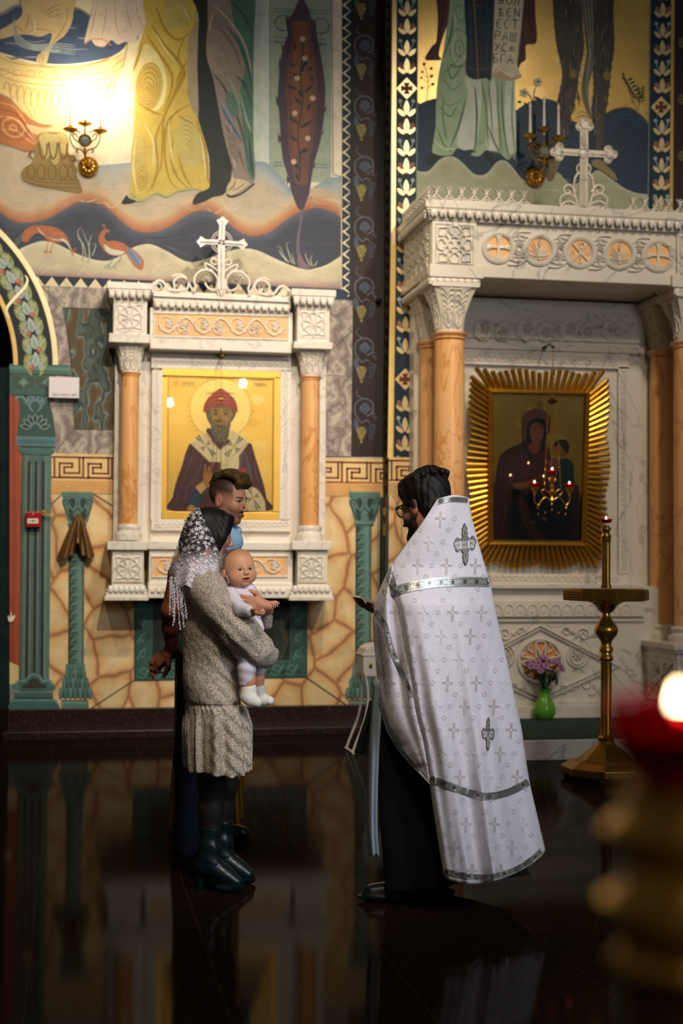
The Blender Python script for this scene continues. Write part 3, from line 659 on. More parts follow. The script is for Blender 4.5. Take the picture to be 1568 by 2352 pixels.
# --- dark robe with mauve and green mantle
pa.blob(Z1(845, -60, 960, -60, 930, 150, 930, 260, 960, 360, 990, 500, 1010, 600, 1040, 720, 1040, 800, 1010, 870, 960, 885, 920, 905, 875, 920, 868, 905, 890, 870, 935, 850, 945, 820, 940, 700, 905, 580, 890, 520, 888, 380, 890, 200, 892, 60), '#23292c')
pa.blob(Z1(845, 200, 862, 140, 890, 100, 888, 300, 892, 520, 860, 470, 845, 380), '#a89880')
pa.blob(Z1(955, -60, 1138, -60, 1140, 200, 1140, 600, 1145, 810, 1060, 800, 1042, 740, 1005, 600, 960, 360, 928, 240, 935, 120), '#8d8079')
pa.blob(Z1(1040, -60, 1138, -60, 1140, 300, 1140, 620, 1144, 805, 1110, 760, 1095, 600, 1080, 420, 1100, 300, 1060, 150), '#4f7464')
for a, c in (((940, 120, 1000, 140, 1060, 230, 1090, 330), '#6a5f5c'), ((960, 20, 1030, 90, 1100, 200, 1135, 340), '#b6aaa0'), ((1030, 0, 1090, 60, 1135, 150), '#2f5548'), ((1000, 100, 1060, 170, 1110, 280, 1135, 420), '#2f5548'), ((955, 330, 1000, 380, 1050, 480, 1090, 600, 1130, 780), '#2c4c44'), ((980, 420, 1030, 520, 1060, 560), '#7b8fa3'), ((990, 470, 1040, 560, 1090, 640), '#35588a'), ((1010, 560, 1060, 640, 1100, 760), '#5f5048'), ((1080, 420, 1110, 540, 1135, 600), '#90a58e'), ((1020, 330, 1060, 420, 1085, 520), '#7fa08a'), ((1040, 560, 1045, 680, 1060, 760), '#b5a79a'), ((1120, 620, 1130, 720, 1140, 800), '#203a36'), ((960, 60, 940, 140), '#b8aca2'), ((1060, 340, 1100, 380, 1135, 480), '#2c4f44')):
    stz(Z1, 5, c, *a)
swirl(975, 265, 42, 72, -.2, 6, ('#b9ada4', '#685c5a', '#9d9088')); swirl(985, 105, 36, 30, .3, 3, ('#b9ada4', '#6a5f5c'))
swirl(1045, 470, 26, 60, -.3, 3, ('#88a091', '#44685c')); swirl(1050, 660, 22, 70, -.25, 3, ('#aa9d92', '#6c605a'))
pa.blob(Z1(1018, 860, 1030, 825, 1060, 805, 1110, 815, 1120, 830, 1080, 862, 1035, 882), '#c9b698'); stz(Z1, 3.5, '#1b2320', 1020, 875, 1045, 884, 1090, 868, 1145, 824, taper=0); stz(Z1, 2.2, '#1d2a26', 1060, 805, 1050, 840, 1020, 860); stz(Z1, 2, '#57493a', 1040, 860, 1075, 845, 1110, 820)
# --- cream edge strip and triangle borders
pa.band([(762, -60), (765, 400)], [(783, -60), (783, 404)], ['#eadcc6', '#f3e7d2'], n=2, sm=False)
pa.stroke([(762, -60), (765, 398)], 1.6, '#8a8f86', sm=False)
pa.poly([(783, -60), (806, -60), (804, 690), (783, 690)], CREAM)
pa.poly([(783, -60), (790, -60), (788, 672), (783, 672)], CREAM)
pa.hold = True
y = -40
while y < 690:
    pa.poly([(785, y), (804, y+13), (785, y+26)], '#17304a'); pa.poly([(806, y+13.5), (806, y+38.5), (792, y+26)], '#17304a'); y += 26
pa.hold = False; pa._bump()
pa.poly([(76, 632), (783, 664), (783, 688), (84, 656)], NAVY)
pa._bump(); pa.hold = True
x = 86
while x < 780:
    yb = 656+(x-84)*.0458; pa.poly([(x-17, yb-.6), (x+17, yb+1.0), (x, yb-22)], CREAM); x += 33.2
pa.hold = False; pa._bump()
pa.poly([(783, 664), (806, 690), (783, 700), (768, 678)], '#17304a')
# --- vine band
pa.poly([(806, -60), (884, -60), (884, 1048), (800, 1048), (803, 700)], '#2b1614')
pa.poly([(806, -60), (813, -60), (808, 1048), (800, 1048)], '#10201f')
pa.band([(871, -60), (873, 1048)], [(884, -60), (884, 1048)], ['#10141c', '#0e1014'], n=2, sm=False)
def vine_unit(yy):
    Zv = zf(806, yy, 1.94); B1 = '#4d5668'
    v = lambda *a: Zv(*[k for k in a])
    pa.stroke(v(50, 150, 20, 110, 22, 60, 60, 40, 95, 60, 95, 100, 70, 118), 3.6, '#5b5f6c', taper=0); pa.stroke(v(50, 40, 24, 20, 30, -4, 42, 2), 3, '#5b5f6c', taper=2)
    for a, b in ((60, 86), (46, 74), (78, 72), (50, 100), (76, 98)): pa.blob(v(62, 84, (62+a)/2+6, (84+b)/2-7, a-6, b, (62+a)/2-5, (84+b)/2+8), B1, n=3)
    pa.blob(v(44, 70, 62, 58, 80, 70, 90, 88, 74, 100, 62, 112, 50, 98, 36, 90), B1, n=4)
    pa.stroke(v(62, 104, 62, 72), 1, '#2d3340'); pa.stroke(v(86, 110, 104, 104, 96, 122, 112, 122, 106, 138), 2, '#5a5d68', taper=0)
    pa.stroke(v(52, 150, 60, 140, 74, 138, 84, 152), 3, '#69685e', taper=1); pa.blob(v(16, 128, 30, 138, 34, 165, 22, 178, 12, 160), '#49556b')
    pa.hold = True
    for r, nn in ((0, 3), (1, 4), (2, 4), (3, 3), (4, 3), (5, 2), (6, 1), (7, 1)):
        for i in range(nn): pa.poly(ell(*v(46+(i-(nn-1)/2)*11, 170+r*9)[0], 3.1, 3.0, 9), ('#7d7440', '#968a4e')[(i+r) % 2])
    pa.hold = False; pa._bump()
    for i in range(5): pa.stroke(v(112-i*4, 168+i*13, 100-i*4, 156+i*13, 84, 160+i*14, 78, 176+i*12), 3.4-.3*i, '#4c586e', taper=2)
for k in range(8): vine_unit(-78+k*139)
pa.stroke([(876, -60), (878, 1048)], 2.5, '#241d18', sm=False)
# --- greek key and peach band
def key_band(p, x0, x1, yf, h, n0=0, pitch=66, RB='#7f3a22', GC='#e9cb8c'):
    """yf(x): top of the band"""
    def Q(u, v): return (u, yf(u)+v*h)
    p.poly([Q(x0, 0), Q(x1, 0), Q(x1, 1), Q(x0, 1)], GC)
    t = 1/13.0
    for v in (0.10, 0.86):
        p.poly([Q(x0, v), Q(x1, v), Q(x1, v+.07), Q(x0, v+.07)], RB)
    u = n0
    while u < x1:
        def seg(pts):
            for (a, b), (c, d) in zip(pts, pts[1:]):
                w = .035
                ua, ub = sorted((a, c)); va, vb = sorted((b, d))
                X0 = max(x0, min(x1, u+pitch*(ua-w))); X1 = max(x0, min(x1, u+pitch*(ub+w)))
                if X1-X0 > .3: p.poly([Q(X0, va-w*1.05), Q(X1, va-w*1.05), Q(X1, vb+w*1.05), Q(X0, vb+w*1.05)], RB)
        p.hold = True
        seg([(.06, .13), (.06, .88)]); seg([(.06, .13), (.93, .13), (.93, .72), (.40, .72), (.40, .50), (.68, .50), (.68, .36), (.24, .36), (.24, .88)])
        seg([(.24, .88), (1.0, .88)])
        p.hold = False; p._bump(); u += pitch
kt = lambda x: 1041.5+(x-122)*.0185
pa.poly([(112, 656), (810, 690), (806, 1048), (112, 1044)], '#9a8d84', 2)
pa.poly([(112, 1130), (884, 1130), (884, 1640), (112, 1640)], '#dcb47c', 3)
# teal veined panel, left of the shrine, and a second sliver right of it
pa.poly([(143, 707), (258, 712), (330, 712), (330, 990), (171, 986), (168, 900), (162, 820), (152, 750)], '#445048', 4)
pa.stroke([(330, 988), (171, 986), (168, 900), (162, 820), (152, 750), (143, 707), (330, 713)], 2.2, '#1c1f18', sm=False)
pa.stroke([(747, 1056), (747, 818), (806, 762)], 1.8, '#33332e', sm=False); pa.stroke([(747, 862), (806, 865)], 1.4, '#55524c', sm=False)
pa.stroke([(100, 660), (142, 706)], 1.4, '#57504a', sm=False); pa.stroke([(128, 1036), (170, 986)], 1.4, '#57504a', sm=False); pa.stroke([(806, 700), (770, 730)], 1.4, '#57504a', sm=False)
key_band(pa, 118, 884, kt, 61.5, n0=-11+66*2)
pa.poly([(112, 1103), (884, 1110), (884, 1140), (112, 1133)], '#d9a564')
for i in range(60):
    x = rnd.uniform(120, 870); y = 1106+(x-112)*.009+rnd.uniform(2, 26); pa.stroke([(x, y), (x+8, y+rnd.uniform(-6, 6)), (x+20, y+rnd.uniform(-5, 5))], 1, rnd.choice(['#c08a4c', '#e6bd80', '#b9824a']))
pa.stroke([(112, 1134), (884, 1140)], 1.5, '#8c8a66', sm=False)
# --- painted columns
TG = '#577b72'; TD = '#2c3c36'; TL = '#7b988f'; TM = '#3a5b54'
Z5 = zf(0, 1300, 1.96)
def small_col(x0, ds=0.0, dk=1.0):
    Zc = zf(x0, 1000, 3.564)
    A = lambda *a: [(x-ds*0, y) for x, y in Zc(*a)]
    pa.poly(A(60, 462, 320, 466, 316, 510, 64, 506), TG); pa.stroke(A(60, 462, 320, 466), 2, TL, sm=False); pa.stroke(A(64, 506, 316, 512), 1.8, TD, sm=False)
    pa.blob(A(66, 520, 110, 506, 190, 508, 270, 508, 316, 522, 312, 560, 300, 610, 282, 680, 260, 712, 130, 712, 100, 680, 80, 600, 64, 560), TG)
    for sx in (1, -1):
        f = lambda x: 190+sx*(x-190)
        pa.stroke(A(f(130), 690, f(100), 630, f(74), 560, f(90), 530, f(118), 536, f(112), 562, f(94), 558), 2.6, TD); pa.blob(A(f(125), 520, f(160), 516, f(170), 560, f(150), 600, f(130), 560), TD); pa.blob(A(f(120), 600, f(150), 620, f(160), 680, f(140), 700, f(122), 660), TD)
    pa.stroke(A(160, 640, 170, 612, 200, 606, 222, 640, 205, 660), 2.4, TD); pa.stroke(A(190, 600, 190, 530), 2, TD)
    pa.poly(A(108, 715, 264, 715, 262, 745, 110, 745), TM); pa.stroke(A(104, 716, 268, 718), 2.2, TL, sm=False)
    pa.band(A(116, 745, 112, 1880), A(246, 745, 240, 1880), ['#223834', '#2b463f', TG, '#709087', TM], n=2, sm=False)
    for i in range(15):
        y = 770+i*73; s_ = 1 if i % 2 else -1
        pa.stroke(A(130, y+60, 150, y+30, 200, y), 5.5, '#63847a', taper=1); pa.stroke(A(124, y+80, 140, y+64, 196, y+44), 4, '#486c63', taper=1); pa.stroke(A(132, y+50, 160, y+44, 196, y+50), 2.4, '#1d2e29', taper=2)
    pa.poly(A(92, 1872, 250, 1872, 248, 1910, 94, 1910), TG); pa.stroke(A(92, 1910, 248, 1910), 2, TD, sm=False)
    pa.poly(A(104, 1910, 236, 1910, 262, 1980, 270, 2060, 290, 2150, 52, 2150, 74, 2050, 84, 1970), TM)
    for r in range(3):
        y0 = 1912+r*78; k = 5+r
        for i in range(k):
            x = 172+(i-(k-1)/2)*(34+r*3); pa.blob(A(x-12, y0, x+12, y0, x+17, y0+50, x+(i-(k-1)/2)*4, y0+92, x-17, y0+50), ('#63847a', '#4d736a')[i % 2], n=3); pa.stroke(A(x-15, y0+30, x-10, y0+70, x, y0+92, x+12, y0+66, x+16, y0+30), 1.4, TD)
    pa.poly(A(58, 2168, 276, 2170, 276, 2240, 56, 2240), TG); pa.stroke(A(56, 2168, 276, 2170, 276, 2240), 1.8, TD, sm=False); pa.stroke(A(64, 2186, 268, 2188), 3, TL, sm=False)
small_col(125)
small_col(783.5+.5)
# big pier column
Zc = zf(0, 1000, 3.564); Za = zf(0, 500, 5.6); Z3 = zf(0, 640, 1.96)
pa.poly([(22, 900), (48, 900), (46, 1560), (22, 1556)], '#a8492c'); pa.stroke([(30, 905), (33, 1200), (28, 1540)], 8, '#94402a', sm=False)
pa.poly([(22, 1520), (44, 1530), (44, 1570), (22, 1572)], '#d9c286'); pa.poly([(22, 1572), (44, 1570), (44, 1634), (22, 1634)], '#7f8684')
pa.blob(Zc(70, 1520, 66, 1470, 80, 1490, 92, 1440, 100, 1480, 126, 1470, 105, 1520), '#e2d6c2'); pa.stroke(Zc(92, 1520, 88, 1600), 1.2, '#2a2a20')
pa.band(Zc(178, 150, 152, 2060), Zc(420, 150, 402, 2060), ['#3a4841', '#627c72', '#48665e', '#57746e', '#446168', '#5f8078', '#53766e'], n=2, sm=False)
for x0, x1 in ((238, 216), (296, 280), (354, 342)):
    pa.poly(cr([(a/3.564, 1000+b/3.564) for a, b in ((x0-13, 240), (x0-10, 215), (x0, 205), (x0+10, 215), (x0+14, 240))])+[((x1+15)/3.564, 1000+1990/3.564), ((x1-13)/3.564, 1000+1990/3.564)], '#31302a')
    pa.stroke([((x0+17)/3.564, 1000+240/3.564), ((x1+18)/3.564, 1000+1990/3.564)], 1.6, '#839c92', sm=False)
pa.poly(Zc(135, 5, 458, 12, 456, 95, 138, 88), '#567b82'); pa.stroke(Zc(135, 5, 458, 12), 2, '#84a09f', sm=False); pa.stroke(Zc(138, 88, 456, 96), 2.4, TD, sm=False); pa.stroke(Zc(150, 50, 446, 54), 8, '#436774', sm=False)
pa.poly(Zc(152, 98, 446, 102, 436, 150, 400, 158, 200, 158, 160, 140), '#4a706e'); pa.stroke(Zc(150, 120, 200, 150, 300, 160, 400, 158, 446, 130), 2.2, TD)
# capital of the pier
pa.poly([(44, 912), (112, 912), (122, 960), (128, 1004), (38, 1002), (44, 960)], '#34534d')
for cx, cy, R_, k in ((81, 985, 36, 7), (81, 930, 30, 5)):
    for i in range(k):
        a = PI+PI*(i+.5)/k; x, y = cx+R_*.62*cos(a), cy+R_*.62*sin(a)
        pa.blob([(x+R_*.42*cos(a)*.9, y+R_*.42*sin(a)*.9), (x-7*sin(a), y+7*cos(a)), (x-R_*.35*cos(a), y-R_*.35*sin(a)), (x+7*sin(a), y-7*cos(a))], '#708c89', n=4)
        pa.blob([(x+R_*.3*cos(a)*.9, y+R_*.3*sin(a)*.9), (x-3.4*sin(a), y+3.4*cos(a)), (x-R_*.25*cos(a), y-R_*.25*sin(a)), (x+3.4*sin(a), y-3.4*cos(a))], '#3b657a' if cy < 950 else '#263430', n=4)
pa.stroke([(34, 918), (48, 910), (62, 926), (76, 946)], 8, '#698884', taper=1); pa.stroke([(126, 918), (112, 910), (100, 926), (86, 946)], 8, '#698884', taper=1)
pa.stroke([(36, 922), (50, 916), (66, 936)], 3, '#315865', taper=1); pa.stroke([(124, 922), (110, 916), (96, 936)], 3, '#315865', taper=1)
pa.poly([(22, 858), (130, 860), (118, 908), (22, 906)], '#3c5f5a'); pa.poly([(22, 836), (162, 838), (162, 862), (22, 858)], '#486e65'); pa.stroke([(22, 845), (160, 848)], 7, '#63847a', sm=False); pa.stroke([(22, 858), (162, 862)], 3, '#463a22', sm=False)
pa.stroke([(24, 907), (118, 909)], 3, TD, sm=False)
for x in (54, 108):
    for sx in (1, -1): pa.stroke([(x, 890), (x+sx*14, 888), (x+sx*22, 876), (x+sx*16, 868), (x+sx*10, 873), (x+sx*14, 878)], 5, '#4b4634')
    pa.blob([(x-12, 878), (x-5, 874), (x, 868), (x+5, 874), (x+12, 878), (x+3, 884), (x, 892), (x-3, 884)], '#6c8c82')
# base of the pier
pa.blob(Zc(122, 2080, 130, 2020, 160, 1998, 205, 2000, 230, 1960, 280, 1940, 330, 1960, 355, 2000, 400, 1998, 432, 2030, 430, 2085), '#476e6b'); pa.stroke(Zc(130, 2070, 140, 2024, 170, 2008, 210, 2008, 238, 1972, 280, 1954, 324, 1972, 350, 2010, 396, 2010, 424, 2036), 3, '#7a9996')
pa.blob(Zc(185, 2070, 190, 2040, 225, 2030, 245, 2000, 280, 1990, 315, 2000, 330, 2030, 365, 2040, 370, 2070), '#39372c')
pa.poly(Zc(118, 2096, 432, 2096, 434, 2150, 116, 2150), '#406461'); pa.stroke(Zc(118, 2100, 432, 2100), 2.6, '#74948d', sm=False); pa.stroke(Zc(116, 2150, 434, 2150), 2.4, TD, sm=False)
pa.blob(Zc(78, 2235, 84, 2190, 110, 2160, 280, 2156, 440, 2160, 470, 2190, 476, 2240, 280, 2242), '#406665'); pa.stroke(Zc(92, 2190, 120, 2172, 280, 2168, 440, 2172, 462, 2196), 3.4, '#70918f')
# --- teal framed dark panel under the hanging shrine
pa.poly([(308, 1370), (706, 1370), (704, 1556), (308, 1564)], '#31554e'); pa.poly([(348, 1370), (668, 1370), (666, 1519), (348, 1525)], '#1c2620')
for i in range(16):
    x = 356+rnd.uniform(0, 290); pa.stroke([(x, 1515), (x+14, 1475), (x+8, 1440), (x+30, 1400)], rnd.uniform(5, 14), rnd.choice(['#2f3627', '#2c3a30', '#4a4a30', '#1a2a2a', '#2f413a']), taper=1)
pa.stroke([(349, 1372), (349, 1524), (666, 1518), (668, 1372)], 3, '#41655e', sm=False)
pa.stroke([(309, 1372), (309, 1563), (705, 1555), (705, 1372)], 2.4, '#223b35', sm=False)
for i in range(11): x = 330+i*34; yy = 1543-i*.75; pa.stroke(spiral(x, yy, 10, 2, PI*.9, 1.4, 16), 3.0, '#5c8278', taper=2); pa.stroke([(x-16, yy+10), (x, yy+13), (x+14, yy-8)], 2.4, '#5c8278'); pa.blob([(x+10, yy+10), (x+16, yy+2), (x+22, yy+10)], '#1f3a34')
for i in range(5):
    for xx in (328, 686): yy = 1500-i*36; pa.stroke(spiral(xx, yy, 9, 2, PI*.4, 1.4, 16), 3.0, '#5c8278', taper=2); pa.stroke([(xx-12, yy+16), (xx-6, yy), (xx+10, yy-14)], 2.4, '#5c8278')
for a in ([(204, 1630), (308, 1562)], [(704, 1556), (800, 1622)], [(118, 1158), (143, 1134)], [(215, 1134), (262, 1164)]): pa.stroke(a, 2.4, '#556147', sm=False)
pa.stroke([(868, 1140), (866, 1630)], 2, '#3b5c54', sm=False)
pa.poly([(872, 1142), (884, 1142), (884, 1620), (868, 1620)], '#1b3630')
# --- arch band
oA, iA = arc(433, a0=1.3), arc(331, a0=1.3)
pa.poly(oA+iA[::-1], '#101e30')
pa.band(arc(433, a0=1.3), arc(421, a0=1.3), ['#f0dcb4', '#e8cf9a'], n=60, m=1, sm=False); pa.band(arc(341, a0=1.3), arc(331, a0=1.3), ['#e8c67c', '#ddb765'], n=60, m=1, sm=False)
def fl(x, y, r=1.0):
    pa.blob([(x+r*a, y+r*b) for a, b in ((0, -12), (4, -7), (4.6, 2), (0, 10), (-4.6, 2), (-4, -7))], '#a9b8b2', n=3); pa.stroke([(x, y+8*r), (x, y-7*r)], 2.6*r, '#7f9f94', taper=1)
for k in range(13):
    a = .02+k*.105; cxp = ARC[0]+382*cos(a); cyp_ = ARC[1]-382*sin(a)
    def L(u, v):     # u outward, v along the band upward
        return (cxp+u*cos(a)-v*sin(a), cyp_-u*sin(a)-v*cos(a))
    for j in range(9):
        t = (j-4)*.42; r1 = 29-abs(j-4)*.8
        for s_ in (1, -1):
            u, v = s_*r1*cos(t*.55), r1*sin(t*.55)*1.1-4; e = L(u, v+6); b0 = L(u*.45, v-6)
            n_ = L(u*.8, v+7); m_ = L(u*.75, v-6)
            pa.blob([b0, m_, e, n_], ('#7f8f56', '#a3ae72')[j % 2], n=3)
    for u, v, c in ((-16, 2, '#b4ab84'), (15, 4, '#b8ae88'), (-13, -13, '#a9b8b2'), (12, -13, '#a9b8b2')):
        pa.blob([L(u-5, v-2), L(u-4, v+8), L(u, v+12), L(u+4, v+8), L(u+5, v-2), L(u, v-9)], c, n=4); pa.stroke([L(u, v-6), L(u, v+8)], 2.4, '#84998c', taper=1)
    pa.blob([L(-9, -2), L(-7, 12), L(0, 22), L(7, 12), L(9, -2), L(0, -12)], '#aebdb8', n=5); pa.blob([L(-4, -2), L(0, 13), L(4, -2), L(0, -9)], '#8ba79c', n=4)
    s_ = 1 if k % 2 else -1
    pa.poly([L(s_*(10)+6.6*cos(t), -14+6.6*sin(t)) for t in np.linspace(0, 2*PI, 15)[:-1]], '#b4624c'); pa.poly([L(s_*10-1+3*cos(t), -12+3*sin(t)) for t in np.linspace(0, 2*PI, 11)[:-1]], '#cd8a70')
pa.stroke(zf(0, 500, 5.6)(320, 740, 352, 790, 330, 880, 240, 980, 130, 1100, 85, 1180, 95, 1260, 120, 1300), 7, '#f0dfba', m=1, taper=1)
print('fresco depth', pa.z); pa.build('fresco', [M['paint'], M['paintgold'], M['mauve_marble'], M['stone'], M['teal_marble']], wall_back, label='painted fresco of robed figures, font, cypress tree, birds and borders')

# ------------------------------------------------------------------ painted wall, right part
pa = Paint(lambda x, y, n: PY(x, y, -SH-n))
Z2 = zf(760, 0, 1.9406)
def S2(w, col, *a, taper=1, **k): pa.stroke(Z2(*a), w, col, taper=taper, **k)
def B2(col, *a, m=0, n=4): pa.poly(cr(Z2(*a), True, n), col, m)
pa.poly([(897, -60), (1740, -60), (1740, 1100), (893, 1100)], '#0f2434')
# mural field, gold
pa.poly(Z2(386, -90, 1422, -90, 1414, 930, 380, 930), '#d9b566', 1)
for i in range(40):
    x, y = rnd.uniform(400, 1380), rnd.uniform(-60, 500); pa.poly(cr(Z2(x, y, x+50, y-30, x+100, y, x+60, y+40), True, 3), rnd.choice(['#dcb96c', '#d3ae5e', '#e2c07a']), 1)
# plants on gold
DKG = '#1c2a26'
def twig(P, leaves, w=1.6):
    pa.stroke(Z2(*P), w, DKG)
    for x, y, a, L, wd in leaves:
        x2, y2 = x+L*cos(a), y+L*sin(a); pa.poly(cr(Z2(x, y, (x+x2)/2-wd*sin(a), (y+y2)/2+wd*cos(a), x2, y2, (x+x2)/2+wd*sin(a), (y+y2)/2-wd*cos(a)), True, 3), DKG)
twig((425, 450, 432, 390, 428, 330, 415, 290), [(412, 294, -1.3, 18, 7), (440, 310, -.6, 16, 7), (440, 345, -.6, 20, 7), (412, 325, -2.4, 14, 6), (408, 350, -2.6, 12, 6), (445, 380, -.5, 18, 7), (412, 395, -2.7, 16, 6)])
for y in (330, 350, 380): S2(1.2, DKG, 430, y+16, 445, y-6); S2(1.2, DKG, 430, y+20, 410, y)
twig((1365, 495, 1340, 440, 1320, 380, 1300, 330), [(1320+j*9, 360+j*16, s_, 30, 5) for j in range(6) for s_ in (-.5, -2.6)]+[(1305, 345, -1.8, 24, 5)])
twig((1368, 492, 1375, 450, 1385, 410, 1388, 380), [(1380, 400+j*14, s_, 24, 3.6) for j in range(5) for s_ in (-.6, -2.4)])
# hills
B2('#21364c', 380, 500, 400, 462, 440, 445, 480, 440, 520, 470, 800, 490, 840, 480, 900, 450, 960, 440, 1010, 460, 1040, 520, 1080, 540, 1150, 560, 1200, 530, 1240, 495, 1290, 478, 1340, 485, 1390, 520, 1420, 580, 1418, 780, 1412, 866, 1300, 940, 500, 940, 380, 940)
for i in range(60):
    x, y = rnd.uniform(390, 1340), rnd.uniform(510, 800); S2(rnd.uniform(1, 2.6), rnd.choice(['#2b4560', '#1a2b42', '#2d4a66', '#23404e']), x, y, x+30, y-14, x+70, y+rnd.uniform(-5, 22))
for k in range(9): S2(2, rnd.choice(['#34536e', '#1c3048']), 1232+k*3, 560+k*16, 1290, 500+k*17, 1350, 505+k*18, 1408, 570+k*20)
S2(4, '#2f4f64', 825, 505, 860, 470, 930, 445, 1000, 456); S2(4, '#5a4c38', 1235, 500, 1290, 482, 1350, 490, 1412, 560)
WAV = (380, 760, 410, 766, 440, 758, 480, 715, 515, 698, 550, 700, 590, 730, 630, 770, 665, 782, 700, 768, 740, 722, 780, 718, 820, 760, 850, 795, 880, 800, 960, 780, 1010, 768, 1050, 810, 1090, 820, 1140, 790, 1190, 758, 1240, 790, 1300, 835, 1360, 860, 1412, 866)
pa.poly(cr(Z2(*WAV), False, 4)+Z2(1412, 960, 378, 960), '#a3a688')
pa.band(Z2(*WAV), [(x, y+16) for x, y in Z2(*WAV)], ['#b9bda6', '#abae92', '#a3a688'], n=100)
for i in range(30): x, y = rnd.uniform(390, 1300), rnd.uniform(800, 880); S2(1.3, rnd.choice(['#b8bca4', '#8f9678', '#c4c2a8']), x, y, x+40, y-8, x+90, y+4)
# ---- monk, left figure
B2('#4c2c2c', 472, -80, 590, -80, 540, 60, 500, 160, 480, 240, 492, 264, 462, 268, 418, 262, 450, 205, 470, 180, 476, 60)
S2(3, '#2e1a1e', 500, -40, 498, 80, 470, 190, 430, 255); S2(3, '#6b4240', 530, -40, 510, 90, 490, 190)
B2('#4c2c2c', 860, -80, 905, -80, 910, 60, 916, 186, 870, 200, 868, 262, 848, 280, 832, 300, 826, 180); S2(2.6, '#2b181c', 880, 0, 886, 100, 912, 186); S2(2.6, '#2b181c', 862, 60, 850, 180, 836, 280)
G1, G2_, G3, G4 = '#9fb593', '#6f8c63', '#c9d2c2', '#4f6a4e'
B2(G1, 545, -80, 610, -80, 700, 40, 830, 200, 820, 340, 826, 700, 828, 706, 806, 700, 786, 712, 752, 684, 720, 676, 690, 670, 660, 696, 622, 690, 640, 672, 600, 664, 560, 662, 540, 688, 500, 694, 452, 680, 458, 620, 466, 560, 468, 440, 480, 330, 500, 230, 520, 100)
pa.poly(cr(Z2(596, 345, 610, 430, 560, 640, 630, 660, 660, 560, 668, 350), True, 4), G3)
pa.poly(cr(Z2(720, 350, 700, 480, 690, 650, 730, 670, 745, 640, 740, 440), True, 4), G3); pa.poly(cr(Z2(780, 350, 775, 600, 805, 690, 824, 680, 816, 350), True, 4), G3)
for a, c, w in (((545, 30, 540, 120, 520, 200, 500, 260), G4, 4), ((580, 180, 570, 260, 530, 300, 500, 330), G2_, 4), ((600, 270, 560, 300, 520, 285), G4, 3), ((520, 300, 540, 350, 590, 280), G4, 3.4), ((490, 330, 540, 400, 590, 360), G2_, 3), ((480, 400, 520, 470, 590, 440), G2_, 3), ((478, 470, 530, 520, 560, 470), G4, 3), ((500, 440, 500, 540, 520, 640), G2_, 4.5), ((470, 560, 500, 640, 540, 680), G2_, 4.5), ((600, 440, 570, 560, 530, 660), G4, 4.5), ((640, 380, 650, 520, 640, 690), G4, 5), ((668, 360, 690, 480, 700, 660), G2_, 5), ((740, 360, 745, 500, 760, 690), G2_, 5), ((760, 360, 765, 520, 790, 706), G4, 4), ((812, 360, 806, 520, 820, 690), G2_, 4), ((700, 560, 730, 640, 756, 684), G4, 4), ((456, 620, 500, 660, 560, 662), G3, 3), ((620, 420, 610, 540, 590, 640), G3, 4), ((560, 30, 550, 100, 556, 180), G3, 4), ((700, 360, 712, 480, 720, 600), G4, 3), ((790, 360, 788, 480, 796, 600), G3, 4)):
    S2(w, c, *a)
for f in range(5): pa.stroke(ell(*Z2(572, 215)[0], 6+4*f, 11+8.5*f, 22), 2, (G3, G2_, '#b9c7b0')[f % 3], closed=True, sm=False)
for f in range(4): pa.stroke(ell(*Z2(575, 60)[0], 5+4*f, 10+9*f, 22, -.25), 2, (G3, G2_, '#b9c7b0')[f % 3], closed=True, sm=False)
# dark stole with gold line
B2('#16263a', 600, -80, 722, -80, 728, 100, 714, 345, 690, 346, 650, 350, 602, 330, 604, 200, n=3)
S2(3, '#7c6234', 632, -80, 644, 120, 655, 345, taper=0); S2(3, '#5c4a30', 600, 295, 650, 312, 716, 300, taper=0); S2(2, '#7c6234', 640, 26, 668, 26, taper=0); S2(2, '#2c4868', 690, -60, 700, 120, 690, 340)
S2(4, '#101c2c', 604, 330, 640, 350, 712, 340); S2(2.4, '#2b4666', 620, 0, 624, 300)
for x in (712, 722): S2(4, '#20344e', x, -80, x+10, 60, x-2, 260)
B2('#1a2422', 424, 728, 428, 700, 446, 686, 470, 688, 476, 700, 452, 730); B2('#1a2422', 678, 684, 700, 680, 724, 694, 734, 722, 722, 732, 700, 714)
